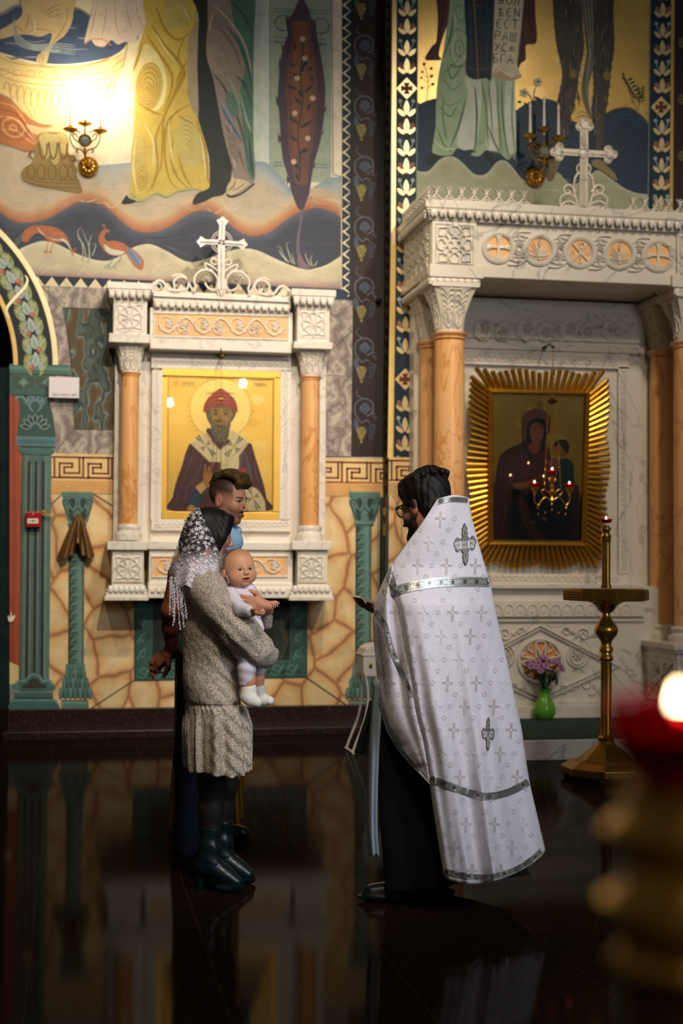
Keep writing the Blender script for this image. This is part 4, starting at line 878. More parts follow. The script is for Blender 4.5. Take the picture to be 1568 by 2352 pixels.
# scroll with its lettering
pa.poly(Z2(734, -90, 866, -90, 858, 30, 840, 180, 826, 290, 850, 340, 820, 345, 716, 332, 720, 200, 726, 60), '#d4cbb0')
pa.poly(cr(Z2(718, 332, 746, 306, 790, 335, 848, 338, 830, 352, 790, 360, 740, 350), True, 4), '#b99c7c'); S2(3, '#e9dfc6', 728, 330, 752, 312, 800, 340, 846, 344); S2(1.6, '#7c7460', 720, 300, 726, 60, 734, -90, taper=0); S2(1.6, '#7c7460', 830, 290, 846, 150, 862, -60, taper=0)
LET = {  # strokes in a 10 x 10 cell
 'В': [(1, 0, 1, 10), (1, 0, 7, 1, 7, 4, 1, 5), (1, 5, 8, 6, 8, 9, 1, 10)], 'О': [(5, 0, 1, 3, 1, 7, 5, 10, 9, 7, 9, 3, 5, 0)],
 'Л': [(0, 10, 2, 9, 4, 0, 8, 0, 8, 10)], 'Ѣ': [(3, 0, 3, 10), (0, 2, 7, 2), (3, 5, 8, 6, 8, 9, 3, 10)], 'Є': [(8, 1, 4, 0, 1, 4, 1, 7, 4, 10, 8, 9), (1, 5, 6, 5)],
 'N': [(1, 10, 1, 0), (1, 1, 8, 9), (8, 0, 8, 10)], 'С': [(8, 1, 4, 0, 1, 4, 1, 7, 4, 10, 8, 9)], 'Т': [(0, 0, 9, 0), (4.5, 0, 4.5, 10)],
 'Р': [(1, 0, 1, 10), (1, 0, 8, 1, 8, 5, 1, 6)], 'А': [(0, 10, 4.5, 0, 9, 10), (2, 6, 7, 6)], 'Ш': [(1, 0, 1, 10, 9, 10, 9, 0), (5, 0, 5, 10)],
 'У': [(0, 0, 5, 5), (9, 0, 3, 10), (2, 8, 4, 10)], 'Ѧ': [(0, 10, 4.5, 0, 9, 10), (2, 5, 7, 5), (4.5, 5, 4.5, 10)], 'Б': [(8, 0, 1, 0, 1, 10), (1, 5, 8, 6, 8, 9, 1, 10)],
 'Г': [(1, 10, 1, 0, 8, 0)], 'И': [(1, 0, 1, 10), (1, 9, 8, 1), (8, 0, 8, 10)], 'Д': [(0, 10, 9, 10), (2, 10, 4, 0, 7, 0, 7, 10)], 'П': [(1, 10, 1, 0, 8, 0, 8, 10)], 'М': [(1, 10, 1, 0, 4.5, 6, 8, 0, 8, 10)],
 'a': [(0, 10, 4, 0, 8, 10), (2, 7, 6, 7)], 'w': [(0, 3, 0, 8, 3, 10, 4.5, 6, 6, 10, 9, 8, 9, 3)], 'Ф': [(5, -2, 5, 12), (5, 2, 1, 3, 1, 7, 5, 8, 9, 7, 9, 3, 5, 2)], 'Н': [(1, 0, 1, 10), (8, 0, 8, 10), (1, 5, 8, 5)], 'Ъ': [(0, 0, 3, 0, 3, 10), (3, 5, 8, 6, 8, 9, 3, 10)]}
def text(p, s, quad, w, col, sw=.8):
    """lettering inside a quad given by its corners: top-left, top-right, bottom-left"""
    (ax, ay), (bx, by), (cx, cy) = quad; n = len(s)
    for i, ch in enumerate(s):
        if ch == ' ': continue
        for st in LET[ch]:
            P = []
            for k in range(0, len(st), 2):
                u = (i+.04+st[k]/10*sw)/n; v = st[k+1]/10; P.append((ax+(bx-ax)*u+(cx-ax)*v, ay+(by-ay)*u+(cy-ay)*v))
            p.stroke(P, w, col, sm=False)
pa.hold = True
for s, y, h, x0, x1, sl in (('ВОЛ', -16, 30, 748, 848, 12), ('ѢЄN', 32, 40, 744, 852, 6), ('ЄСТ', 82, 42, 736, 842, 8), ('РАШ', 134, 40, 730, 832, 14), ('УСѦ', 190, 34, 728, 826, 8), ('БГА', 238, 40, 722, 820, 8)):
    (ax, ay), (bx, by), (cx, cy) = Z2(x0, y, x1, y+sl, x0-4, y+h); text(pa, s, ((ax, ay), (bx, by), (cx, cy)), 2.3, '#1c1a16')
pa.hold = False; pa._bump(); S2(2, '#1c1a16', 748, 232, 765, 226, 780, 234); 
# ---- shaggy legs, right figure
FU, FUD, FUL = '#433e35', '#28241e', '#6d6a60'
def shaggy(*a):
    P = cr(Z2(*a), True, 5); pa.poly(P, FU)
    for i in range(0, len(P), 2):
        x, y = P[i]; nx, ny = P[(i+1) % len(P)]; d = math.hypot(nx-x, ny-y) or 1
        pa.stroke([(x, y), (x+(ny-y)/d*3, y-(nx-x)/d*3+4)], 2.6, FU, sm=False, taper=2)
shaggy(995, -80, 1110, -80, 1120, 100, 1128, 200, 1120, 260, 1105, 320, 1098, 400, 1080, 480, 1060, 560, 1040, 640, 1030, 700, 1000, 720, 1015, 640, 1022, 560, 1005, 480, 1020, 400, 1030, 320, 1005, 200, 992, 60)
shaggy(1170, -80, 1255, -80, 1258, 60, 1262, 200, 1250, 300, 1240, 400, 1225, 500, 1215, 600, 1205, 660, 1180, 665, 1175, 600, 1160, 500, 1170, 400, 1168, 320, 1165, 200)
B2('#6d695f', 1105, -80, 1170, -80, 1165, 60, 1162, 180, 1168, 300, 1148, 380, 1150, 460, 1160, 530, 1130, 470, 1116, 400, 1124, 320, 1138, 240, 1128, 120)
for a in ((1130, -40, 1148, 100, 1150, 240, 1130, 380, 1150, 510), (1145, -60, 1160, 100, 1158, 240), (1120, 0, 1136, 120, 1145, 220, 1130, 340)): S2(2.2, '#3c3a34', *a); S2(2, '#9a988c', a[0]+8, a[1], *[v+(6 if i % 2 == 0 else 4) for i, v in enumerate(a[2:])])
for i in range(150):
    L = rnd.random() < .5
    y = rnd.uniform(-60, 600 if L else 640)
    x = (rnd.uniform(1008, 1105)+(0 if y < 250 else 10)-(y-250 if y > 250 else 0)*.06) if L else rnd.uniform(1176, 1244)-(y-250 if y > 250 else 0)*.05
    if L and y > 480: x = rnd.uniform(1024, 1058)
    if not L and y > 480: x = rnd.uniform(1172, 1208)
    S2(rnd.uniform(1.2, 2.6), rnd.choice([FUD, FUL, '#57534a', FUD, '#7c7d78']), x, y, x+rnd.uniform(-4, 4), y+18, x+rnd.uniform(-10, 10), y+38)
for x, y in ((1078, 330), (1228, 338)): pa.poly(ell(*Z2(x, y)[0], 9, 11, 16), '#8a7440'); pa.stroke(ell(*Z2(x, y)[0], 7, 9, 16), 1.2, '#5d4c28', closed=True, sm=False)
B2('#75694a', 978, 716, 1020, 710, 1012, 750, 990, 800, 970, 805, 955, 780, 966, 745); B2('#8a7a56', 1165, 715, 1200, 712, 1230, 740, 1262, 770, 1275, 800, 1262, 805, 1225, 775, 1180, 750, 1163, 738)
S2(1.6, '#3c3220', 1165, 740, 1220, 772, 1260, 804); S2(1.6, '#3c3220', 960, 780, 975, 802, 992, 796); S2(1.4, '#3c3220', 978, 756, 972, 800); S2(1.4, '#3c3220', 990, 760, 984, 800)
# flowers by the left fixture
twig((905, 460, 904, 420, 914, 380, 918, 365), [(905, 430, .5, 40, 6), (850, 455, 3.3, 20, 5), (860, 455, .9, 30, 4)])
twig((900, 470, 890, 430, 862, 412), [])
for x, y in ((922, 364), (860, 412)):
    for k in range(5): a = k*1.256; pa.poly(ell(*Z2(x+13*cos(a), y+13*sin(a))[0], 4.6, 3.6, 10), '#c3bda4')
    pa.poly(ell(*Z2(x, y)[0], 3, 3, 8), '#2f5a70')
# ---- borders with lotus, gold lines
pa.poly(Z2(292, -90, 386, -90, 378, 2200, 264, 2200), '#10293a')
pa.poly(Z2(1422, -90, 1516, -90, 1508, 1000, 1412, 1000), '#10293a')
S2(1.6, '#8f9c92', 388, -90, 380, 1000, taper=0, sm=False); S2(1.6, '#8f9c92', 1424, -90, 1412, 940, taper=0, sm=False)
pa.poly(Z2(273, -90, 293, -90, 287, 1100, 267, 1100), '#eed39a', 1); pa.poly([(897, 560), (909, 560), (903, 1052), (890, 1052)], '#e3bd6a', 1)
pa.poly(Z2(1516, -90, 1532, -90, 1526, 1000, 1508, 1000), '#e3bd6a', 1)
pa.poly([(1549, -60), (1740, -60), (1740, 700), (1543, 700)], '#2b1c1c')
PET = '#ecd59e'
def lotus(cx, y, kind, s=1.0):
    if kind == 0:
        for sx in (1, -1):
            pa.blob([(cx+sx*3*s, y+8*s), (cx+sx*9*s, y+1*s), (cx+sx*20*s, y-3*s), (cx+sx*18*s, y+6*s), (cx+sx*8*s, y+13*s)], PET, 1, n=3)
            pa.blob([(cx+sx*8*s, y+2*s), (cx+sx*9*s, y-9*s), (cx+sx*15*s, y-14*s), (cx+sx*19*s, y-9*s), (cx+sx*15*s, y)], '#9c6a52', n=3)
        pa.blob([(cx, y+11*s), (cx-7*s, y-6*s), (cx, y-24*s), (cx+7*s, y-6*s)], PET, 1, n=3)
    elif kind == 1:
        for sx in (1, -1):
            pa.blob([(cx+sx*3*s, y+13*s), (cx+sx*9*s, y+5*s), (cx+sx*20*s, y), (cx+sx*18*s, y+10*s), (cx+sx*8*s, y+17*s)], PET, 1, n=3)
            pa.stroke([(cx+sx*7*s, y+4*s), (cx+sx*12*s, y-6*s), (cx+sx*15*s, y-14*s)], 2.6*s, '#8fa3ae'); pa.poly(ell(cx+sx*15*s, y-18*s, 4.6*s, 4.6*s, 12), '#9fb0b6')
        pa.blob([(cx, y+14*s), (cx-6.5*s, y-3*s), (cx, y-20*s), (cx+6.5*s, y-3*s)], PET, 1, n=3)
    else:
        pa.poly([(cx, y-25), (cx+24, y), (cx, y+25), (cx-24, y)], PET, 1)
        for a in range(4):
            c, s_ = cos(a*PI/2), sin(a*PI/2); pa.poly([(cx+u*c-v*s_, y+u*s_+v*c) for u, v in ((2, -3), (13, -7), (13, 7), (2, 3))], '#6e2a20')
        pa.poly(ell(cx, y, 4, 4, 10), '#6e2a20')
for k, (y0, seq) in enumerate(((203, None),)):
    y = 203
    lx = lambda y: 935-(y)*.0055
    rx_ = lambda y: 1520-(y-240)*.008
    for base in (203, 203+668):
        lotus(lx(base), base, 2)
    for i in range(-6, 20):
        yy = 250+ i*45.5 if i >= 0 else 203-46-(-i-1)*45.5
        if abs(yy-871) < 32: continue
        lotus(lx(yy), yy, (i+1) % 2)
lotus(1518, 246, 2)
for i in range(-6, 9):
    yy = 294+i*43.5 if i >= 0 else 246-44-(-i-1)*43.5
    lotus(rx_(yy), yy, (i+1) % 2, .95)
for i in range(5):
    for j in range(5):
        for r in range(3): pa.poly(ell(1562+j*6-(r % 2)*3, 90+i*130+r*8, 4, 4, 9), '#6b6236')
# lower zone: key band, peach band, stonework
pa.poly([(893, 1052), (1000, 1052), (1000, 1112), (892, 1112)], '#e3bd6a')
key_band(pa, 893, 980, lambda x: 1050+(x-893)*.018, 59, n0=-5+900)
pa.poly([(892, 1108), (980, 1110), (980, 1138), (891, 1137)], '#c9a070'); pa.poly([(891, 1137), (980, 1137), (980, 1700), (885, 1700)], '#dcb47c', 2)
pa.stroke([(900, 1138), (922, 1170), (924, 1600)], 1.8, '#4c6a58', sm=False)
pa.poly([(886, 1137), (893, 1137), (890, 1620), (884, 1620)], '#1d3b34')
pa.build('fresco', [M['paint'], M['paintgold'], M['stone']], wall_right, label='painted fresco of a monk with a scroll and a shaggy-legged figure on gold')
# the narrow return between the two wall planes
pr = Paint(lambda x, y, n: Vector((XS-n, -SH*x, y)))
pr.poly([(0, 0), (1, 0), (1, 1.62), (0, 1.62)], '#dcb47c', 1); pr.poly([(.1, .2), (.9, .2), (.9, 1.62), (.1, 1.62)], '#21433c')
pr.poly([(0, 1.62), (1, 1.62), (1, 1.72), (0, 1.72)], '#c99a5c'); pr.poly([(0, 1.72), (1, 1.72), (1, 1.94), (0, 1.94)], '#7f3a22'); pr.poly([(0, 1.79), (1, 1.79), (1, 1.85), (0, 1.85)], '#e0bd7c')
pr.poly([(0, 1.94), (1, 1.94), (1, 6.2), (0, 6.2)], '#1d1614')
for i in range(40): pr.stroke([(.25, 1.96+i*.11), (.6, 2.0+i*.11), (.3, 2.06+i*.11)], .12, '#3c342c', taper=1)
pr.build('fresco', [M['paint'], M['stone']], wall_right)

# ------------------------------------------------------------------ carving helpers (units: photo px across the face, metres for height)
def knot_panel(R, x0, y0, x1, y1, h=.012, kind=0):
    cx, cy = (x0+x1)/2, (y0+y1)/2; w, t = (x1-x0)/2, (y1-y0)/2
    P = lambda u, v: (cx+u*w, cy+v*t)
    s = (x1-x0)/60
    if kind == 0:       # interlaced star of the small shrine
        for a in range(4):
            c, s_ = round(cos(a*PI/2)), round(sin(a*PI/2)); r = lambda u, v: P(u*c-v*s_, u*s_+v*c)
            R.sweep([r(.95, -.95), r(.35, -.8), r(.12, -.35), r(0, 0)], 3.6*s, h); R.sweep([r(.95, -.95), r(.8, -.35), r(.35, -.12), r(0, 0)], 3.6*s, h)
            R.sweep([r(0, -1), r(-.3, -.62), r(0, -.1), r(.3, -.62), r(0, -1)], 3.4*s, h*.9)
            R.sweep([r(-.9, -.25), r(-.3, -.75), r(.3, -.75), r(.9, -.25)], 3.2*s, h*1.1)
        R.plate([P(.1*cos(k*.785), .1*sin(k*.785)) for k in range(8)], h*1.2)
    else:               # angular knot of the canopy
        L = [(-1, -1), (-.35, -1), (-.35, -.2), (-1, -.2), (-1, -1)]
        for sx in (1, -1):
            for sy in (1, -1):
                R.sweep([P(sx*u, sy*v) for u, v in ((-.95, -.95), (-.45, -.95), (-.45, -.5), (-.95, -.5))], 3.6*s, h, sm=False, closed=True)
                R.sweep([P(sx*u, sy*v) for u, v in ((-.65, -.5), (-.65, -.2), (-.2, .2), (.1, 0))], 3.6*s, h)
        R.sweep([P(.42*cos(t), .42*sin(t)) for t in np.linspace(0, 2*PI, 25)[:-1]], 3.6*s, h*1.15, closed=True, sm=False)
        for a in range(4):
            c, s_ = round(cos(a*PI/2)), round(sin(a*PI/2)); r = lambda u, v: P(u*c-v*s_, u*s_+v*c)
            R.sweep([r(-.3, -.7), r(-.2, -1), r(.2, -1), r(.3, -.7), r(0, -.45), r(-.3, -.7)], 3.6*s, h)
        R.sweep([P(-.6, -.6), P(0, 0), P(.6, .6)], 3.6*s, h*1.1); R.sweep([P(.6, -.6), P(0, 0), P(-.6, .6)], 3.6*s, h*1.1)
def vine_scroll(R, x0, y0, x1, y1, n, h=.014, w=4.6):
    """running scroll with leaves between the two ends of a long panel"""
    cy0, cy1 = y0, y1; hw = None
    def C(u, v):        # u 0..1 along, v -1..1 across
        return (x0+(x1-x0)*u, (cy0+cy1)/2+v*(cy1-cy0)/2)
    Lx = (x1-x0)/n; H = (y1-y0)/2
    pts = []
    for i in range(n*8+1):
        u = i/(n*8); pts.append(C(.03+.94*u, .74*sin(u*n*PI)))
    R.sweep(pts, w, h, sm=False)
    for i in range(n):
        u = (i+.5)/n; s_ = 1 if i % 2 == 0 else -1; cx, cy = C(.03+.94*u, -s_*.15)
        a0 = -PI/2*s_
        R.sweep([C(.03+.94*(i+.02)/n, s_*.1), (cx-Lx*.36, cy-s_*H*.45), (cx, cy-s_*H*.62), (cx+Lx*.3, cy-s_*H*.15), (cx+Lx*.12, cy+s_*H*.38), (cx-Lx*.1, cy+s_*H*.2)], w*.8, h*.85, taper=2)
        for k, (a, l) in enumerate(((0, 1), (.9, .85), (-.9, .85), (1.9, .6), (-1.9, .6))):
            aa = (PI if i % 2 else 0)+a; R.leaf(cx-Lx*.06*cos(aa), cy, aa, Lx*.40*l, w*2.7, h)
        for sg in (1, -1): R.leaf(*C(.03+.94*(i+(.75 if sg > 0 else .25))/n, s_*.55), (-.6*s_ if sg > 0 else -PI+.6*s_), Lx*.30, w*2.0, h*.8)
def chain_border(R, P0, P1, step, r, w=2.2, h=.008):
    """a run of small rings with wave"""
    L = math.dist(P0, P1); n = max(2, int(L/step)); dx, dy = (P1[0]-P0[0])/L, (P1[1]-P0[1])/L
    for i in range(n):
        t = (i+.5)/n*L; cx, cy = P0[0]+dx*t, P0[1]+dy*t
        R.sweep([(cx+r*cos(a), cy+r*sin(a)) for a in np.linspace(0, 2*PI, 11)[:-1]], w, h, closed=True, sm=False)
    W = []
    for i in range(n*4+1): t = i/(n*4)*L; o = r*.95*cos(i*PI/2*1.0); W.append((P0[0]+dx*t-dy*o, P0[1]+dy*t+dx*o))
    R.sweep(W, w, h*.8, sm=True, n=2)
def lip_leaves(R, x0, y0, x1, y1, n, hgt, h=.016):
    """hanging leaf moulding along a cornice"""
    for i in range(n):
        t = (i+.5)/n; x = x0+(x1-x0)*t; y = y0+(y1-y0)*t; w = (x1-x0)/n
        R.plate([(x-w*.42, y), (x+w*.42, y), (x+w*.42, y+hgt*.55), (x+w*.2, y+hgt*.95), (x, y+hgt*.8), (x-w*.2, y+hgt*.95), (x-w*.42, y+hgt*.55)], h*.5, dome=h*.6)
        R.plate([(x+w*.5+w*.1*cos(a), y+hgt*.3+w*.1*sin(a)) for a in np.linspace(0, 2*PI, 7)[:-1]], h)
def capital(mb, c, r0, r1, z0, z1, n_leaf=8, sq=True):
    """basket capital: square block above a leafy bell; c=(x,y)"""
    prof = [(r0, z0)]+[(r0+(r1-r0)*(t**1.6), z0+(z1-z0)*t) for t in (0.15, .3, .45, .6, .75, .88, 1)]
    n = 32; rows = []
    for r, z in prof:
        t = (z-z0)/(z1-z0); k = t if sq else 0
        row = []
        for i in range(n):
            a = 2*PI*i/n+PI/4; m = max(abs(cos(a-0)), abs(sin(a)));
            rr = r*((1-k)+k/max(abs(cos(2*PI*i/n)), abs(sin(2*PI*i/n)))*.98)
            row.append((c[0]+rr*cos(2*PI*i/n), c[1]+rr*sin(2*PI*i/n), z))
        rows.append(row)
    v = [p for r_ in rows for p in r_]; F = [(j*n+i, j*n+(i+1) % n, (j+1)*n+(i+1) % n, (j+1)*n+i) for j in range(len(prof)-1) for i in range(n)]
    F.append(tuple(range(n))[::-1]); F.append(tuple(range((len(prof)-1)*n, len(prof)*n))); mb.add(v, F)
def capital_leaves(name, par, mat_, c, r0, r1, z0, z1, faces=((0, -1), (-1, 0), (1, 0))):
    """palmettes carved on the faces of a capital"""
    for nx, ny in faces:
        tx, ty = -ny, nx
        def fm(u, v, n_, nx=nx, ny=ny, tx=tx, ty=ty):
            t = max(0, min(1, v)); r = r0+(r1-r0)*(t**1.6); k = t
            # position across the face, r shrinks towards the astragal
            q = r*.98; uu = u*q*(.8+.2*k); dep = math.sqrt(max(0, q*q-uu*uu))*(1-k)+q*k
            return Vector((c[0]+nx*(dep+n_)+tx*uu, c[1]+ny*(dep+n_)+ty*uu, z0+(z1-z0)*t))
        R = Relief(fm); w = .07
        for cx in (-.42, .42):
            R.sweep([(cx+.32*cos(a), .30+.22*sin(a)) for a in np.linspace(-PI, PI, 21)[:-1]], .08, .012, closed=True, sm=False)
            R.sweep([(cx, .18), (cx, .5), (cx, .9)], .09, .014)
            for k in range(5):
                y = .34+k*.12
                for s_ in (1, -1): R.sweep([(cx, y), (cx+s_*.2, y+.10), (cx+s_*.36, y+.06)], .10, .013, taper=2)
        R.sweep([(0, .05), (0, .9)], .07, .012); R.sweep([(-.95, .96), (0, .9), (.95, .96)], .06, .012)
        R.build('leaf_carving', mat_, par)

# ------------------------------------------------------------------ marble shrine hanging on the left wall
def pbox(mb, x0, y0, x1, y1, Yf, Yb, Yp=None):
    """box whose front face spans the given photo rectangle on plane Y=Yf"""
    my, mx = (y0+y1)/2, (x0+x1)/2; p = Yf if Yp is None else Yp
    return mb.box(PY(x0, my, p).x, PY(x1, my, p).x, Yf, Yb, PY(mx, y1, p).z, PY(mx, y0, p).z)
def face(Yf): return lambda x, y, n: PY(x, y, Yf-n)
MA = M['marble']
shA = empty('icon_shrine', PY(505, 1378, -.02), 'white marble wall shrine with peach columns and cross framing the bearded saint icon', 'shrine')
YP, YC = -.36, -.27
mb = MB(); pbox(mb, 262, 800, 748, 1245, -.10, -.045)
pbox(mb, 346, 690, 668, 1250, -.125, -.09)
mb.build('back_slab', MA, shA, bev=.004)
# frame round the icon
def frame_boxes(mb, o, i, Yf, Yb):
    (a, b, c, d), (e, f, g, h) = o, i
    pbox(mb, a, b, c, f, Yf, Yb); pbox(mb, a, h, c, d, Yf, Yb); pbox(mb, a, f, e, h, Yf, Yb); pbox(mb, g, f, c, h, Yf, Yb)
mb = MB(); frame_boxes(mb, (347, 824, 668, 1220), (372, 850, 643, 1194), -.17, -.12); fr = mb.build('icon_surround', MA, shA, bev=.005)
R = Relief(face(-.17))
for a, b in (((353, 832), (664, 838)), ((354, 1207), (664, 1204))): chain_border(R, a, b, 13.2, 5.2, 1.7, .006)
for x in (359, 655):
    for i in range(27):
        y = 848+i*13; R.sweep([(x-5, y), (x+5, y+5), (x-5, y+11)], 2.0, .005); R.sweep([(x+5, y), (x-2, y+5), (x+5, y+12)], 1.8, .005)
R.build('border_carving', MA, fr)
def top_block(cx0, cx1, t, name, kn, sl0, sl1, low, cor):
    mb = MB(); pbox(mb, sl0, t[0], sl1, t[1], YP-.06  , -.045, YP-.06)
    x0, x1 = cx0, cx1
    for k in range(4): pbox(mb, sl0+3+k*3.2, t[1]+k*(t[2]-t[1])/4-1, sl1-3-k*3.2, t[1]+(k+1)*(t[2]-t[1])/4, YP-.05+k*.013  , -.045, YP-.04)
    pbox(mb, x0, t[2], x1, t[3]+2, YP, -.045); pbox(mb, low[0], t[3], low[1], t[4], YP-.03  , -.045, YP-.03)
    o = mb.build('entablature_block', MA, shA, bev=.006)
    R = Relief(face(YP-.045)); lip_leaves(R, sl0+4, t[1]+2, sl1-5, t[1]+3+cor, 6, (t[2]-t[1])*.85, .02)
    R.build('leaf_moulding', MA, o)
    R = Relief(face(YP)); k = kn; s_ = 1.6
    R.sweep([(k[0]-4, k[1]-4), (k[2]+4, k[1]-4+cor*.5), (k[2]+4, k[3]+4), (k[0]-4, k[3]+4)], s_, .006, closed=True, sm=False)
    knot_panel(R, *k); R.build('knot_carving', MA, o)
top_block(260, 338, (648, 664, 687, 766, 787), 'a', (268, 698, 328, 757), 245, 350, (250, 344), 2)
top_block(682, 757, (664, 680, 703, 785, 801), 'b', (691, 714, 748, 772), 669, 772, (675, 764), 2)
mb = MB(); pbox(mb, 350, 674, 668, 694, YC-.05, -.045, YC-.05)
for k in range(4): pbox(mb, 352, 693+k*5, 667, 699+k*5, YC-.05+k*.012, -.045, YC-.04)
pbox(mb, 344, 712, 672, 782, YC, -.045); pbox(mb, 344, 780, 670, 806, YC-.04, -.045, YC-.04)
ent = mb.build('entablature', MA, shA, bev=.006)
R = Relief(face(YC-.04)); lip_leaves(R, 354, 692, 666, 702, 19, 16, .02); R.build('leaf_moulding', MA, ent)
def inlay(par, x0, y0, x1, y1, sk, Yf, n, wv=4.6):
    mb = MB(); a = [PY(x0, y0, Yf), PY(x1, y0+sk, Yf), PY(x1, y1+sk, Yf), PY(x0, y1, Yf)]
    v = [Vector((p.x, Yf-.004, p.z)) for p in a]+[Vector((p.x, Yf+.02, p.z)) for p in a]
    mb.add(v, [(3, 2, 1, 0), (4, 5, 6, 7), (0, 1, 5, 4), (1, 2, 6, 5), (2, 3, 7, 6), (3, 0, 4, 7)]); o = mb.build('inlay_panel', M['peach'], par)
    R = Relief(face(Yf)); R.sweep([(x0-3, y0-3), (x1+3, y0-3+sk), (x1+3, y1+3+sk), (x0-3, y1+3)], 5.5, .016, closed=True, sm=False); R.build('panel_moulding', MA, par)
    R = Relief(lambda x, y, nn: PY(x, y+(x-x0)/(x1-x0)*sk, Yf-.004-nn)); vine_scroll(R, x0, y0, x1, y1, n, .016, wv); R.build('scroll_carving', MA, par)
inlay(ent, 356, 721, 659, 769, 8, YC, 7, 4.2)
# columns
def column(par, cxp, ztop, zbot, Yc, rad, mat_, zcap, zbase, name='column', capw=None, faces=((0, -1), (-1, 0), (1, 0)), basew=1.45):
    """ztop/zbot: world heights of shaft; zcap top of the capital; zbase bottom of base"""
    c = (cxp, Yc); mb = MB(); h = ztop-zbot
    mb.lathe([(rad*.98, zbot-.01)]+[(rad*(1-.0*t+.03*sin(PI*t)), zbot+h*t) for t in (0, .25, .5, .75, .97)], (c[0], c[1], 0), 36)
    col = mb.build('column', mat_, par, smooth=True)
    mb = MB(); mb.lathe([(rad, ztop-rad*.55), (rad*1.08, ztop-rad*.5), (rad*1.1, ztop-rad*.42), (rad*1.06, ztop-rad*.36), (rad*1.2, ztop-rad*.26), (rad*1.25, ztop-rad*.14), (rad*1.18, ztop-.01), (rad*.9, ztop)], (c[0], c[1], 0), 36)
    mb.build('astragal', mat_, col, smooth=True)
    mb = MB(); cw = capw or rad*1.75; capital(mb, c, rad*.95, cw, ztop-.003, zcap); mb.box(c[0]-cw*1.04, c[0]+cw*1.04, c[1]-cw*1.04, c[1]+cw*1.04, zcap-.015, zcap+.012)
    cp = mb.build('capital', MA if par is shA else M['marble_dim'], col, smooth=True)
    capital_leaves('x', cp, MA if par is shA else M['marble_dim'], c, rad*.95, cw, ztop-.003, zcap, faces)
    mb = MB(); hb = zbot-zbase; b = basew
    mb.lathe([(rad*b, zbase), (rad*b, zbase+hb*.12), (rad*(b+.06), zbase+hb*.25), (rad*b, zbase+hb*.42), (rad*(b-.2), zbase+hb*.5), (rad*(b-.28), zbase+hb*.62), (rad*(b-.2), zbase+hb*.72), (rad*(b-.14), zbase+hb*.84), (rad*(b-.22), zbase+hb*.95), (rad*.96, zbot)], (c[0], c[1], 0), 36)
    mb.build('base', MA if par is shA else M['marble_dim'], col, smooth=True)
    return col
YK = -.22
for cx, t0, t1, b0, b1 in ((297.5, 790, 855, 1204, 1241), (712.5, 803, 864, 1207, 1243)):
    rad = (PY(cx+20.5, 1000, YK).x-PY(cx-20.5, 1000, YK).x)/2
    column(shA, PY(cx, 1000, YK).x, PY(cx, t1, YK).z, PY(cx, b0, YK).z, YK, rad, M['orange'], PY(cx, t0, YK).z, PY(cx, b1, YK).z, capw=rad*1.62, basew=1.5)
# lower pedestals and ledge
def low_block(x0, x1, sl, kn, bs):
    mb = MB(); pbox(mb, sl[0], 1243, sl[1], 1263, YP-.04  , -.045, YP-.04); pbox(mb, x0, 1263, x1, 1342, YP, -.045)
    n = 5
    for k in range(n): t = k/(n-1); e = t**.6; pbox(mb, x0+(bs[0]-x0)*e, 1337+k*8, x1+(bs[1]-x1)*e, 1346+k*8.4, YP-.055*e  , -.045, YP-.055*e)
    o = mb.build('pedestal', MA, shA, bev=.005)
    R = Relief(face(YP)); R.sweep([(kn[0]-4, kn[1]-4), (kn[2]+4, kn[1]-4), (kn[2]+4, kn[3]+4), (kn[0]-4, kn[3]+4)], 1.6, .006, closed=True, sm=False); knot_panel(R, *kn); R.build('knot_carving', MA, o)
    R = Relief(face(YP-.045)); 
    for i in range(7): x = bs[0]+8+(bs[1]-bs[0]-16)*(i+.5)/7; R.plate([(x+6*cos(a), 1355+8*sin(a)) for a in np.linspace(0, PI, 8)]+[(x-4, 1347), (x+4, 1347)], .008, dome=.012)
    R.build('leaf_moulding', MA, o)
low_block(257, 330, (246, 338), (265, 1277, 323, 1331), (240, 341))
low_block(683, 752, (671, 761), (688, 1277, 742, 1329), (664, 766))
mb = MB(); pbox(mb, 338, 1244, 672, 1263, YC-.03, -.045, YC-.03); pbox(mb, 342, 1263, 672, 1340, YC, -.045); pbox(mb, 340, 1338, 672, 1350, YC-.02, -.045, YC-.02); pbox(mb, 340, 1349, 672, 1374, YC-.05, -.045, YC-.05)
led = mb.build('ledge', MA, shA, bev=.006)
inlay(led, 352, 1281, 657, 1322, -1, YC, 7, 4.0)
R = Relief(face(YC-.05))
for i in range(21): x = 350+i*15; R.plate([(x+6*cos(a), 1357+6.5*sin(a)) for a in np.linspace(0, PI, 8)]+[(x-5, 1352), (x+5, 1352)], .005, dome=.012)
R.build('leaf_moulding', MA, led)
# crest and cross (pierced work, 4 cm thick)
def cut(R, pts, w, th, **k): R.sweep(pts, w, th, prof=[(-.5, 0), (-.5, .8), (-.3, 1), (.3, 1), (.5, .8), (.5, 0)], **k)
R = Relief(lambda x, y, n: PY(x, y+(x-508)*.045, YC-.03-n)); T = .045
cut(R, [(352, 684), (664, 684)], 9, T, sm=False)
def volute(cx, cy, r, s_, leafy=True):
    P = [(cx+s_*r*1.05, cy+r*1.0)]+[(cx+s_*r*cos(a), cy-r*sin(a)) for a in np.linspace(-.5, 3.9, 13)]+[(cx-s_*r*.2, cy+r*.55), (cx+s_*r*.1, cy+r*.1)]
    cut(R, P, 5.2, T, n=3)
    if leafy:
        for k in range(5): a = -PI/2+s_*(k-2)*.6; R.leaf(cx-s_*2, cy-2, a+PI*.9*s_*0, r*.62, 9, T*.9)
volute(473, 648, 27, -1); volute(546, 648, 27, 1); volute(416, 656, 17, -1); volute(602, 656, 17, 1)
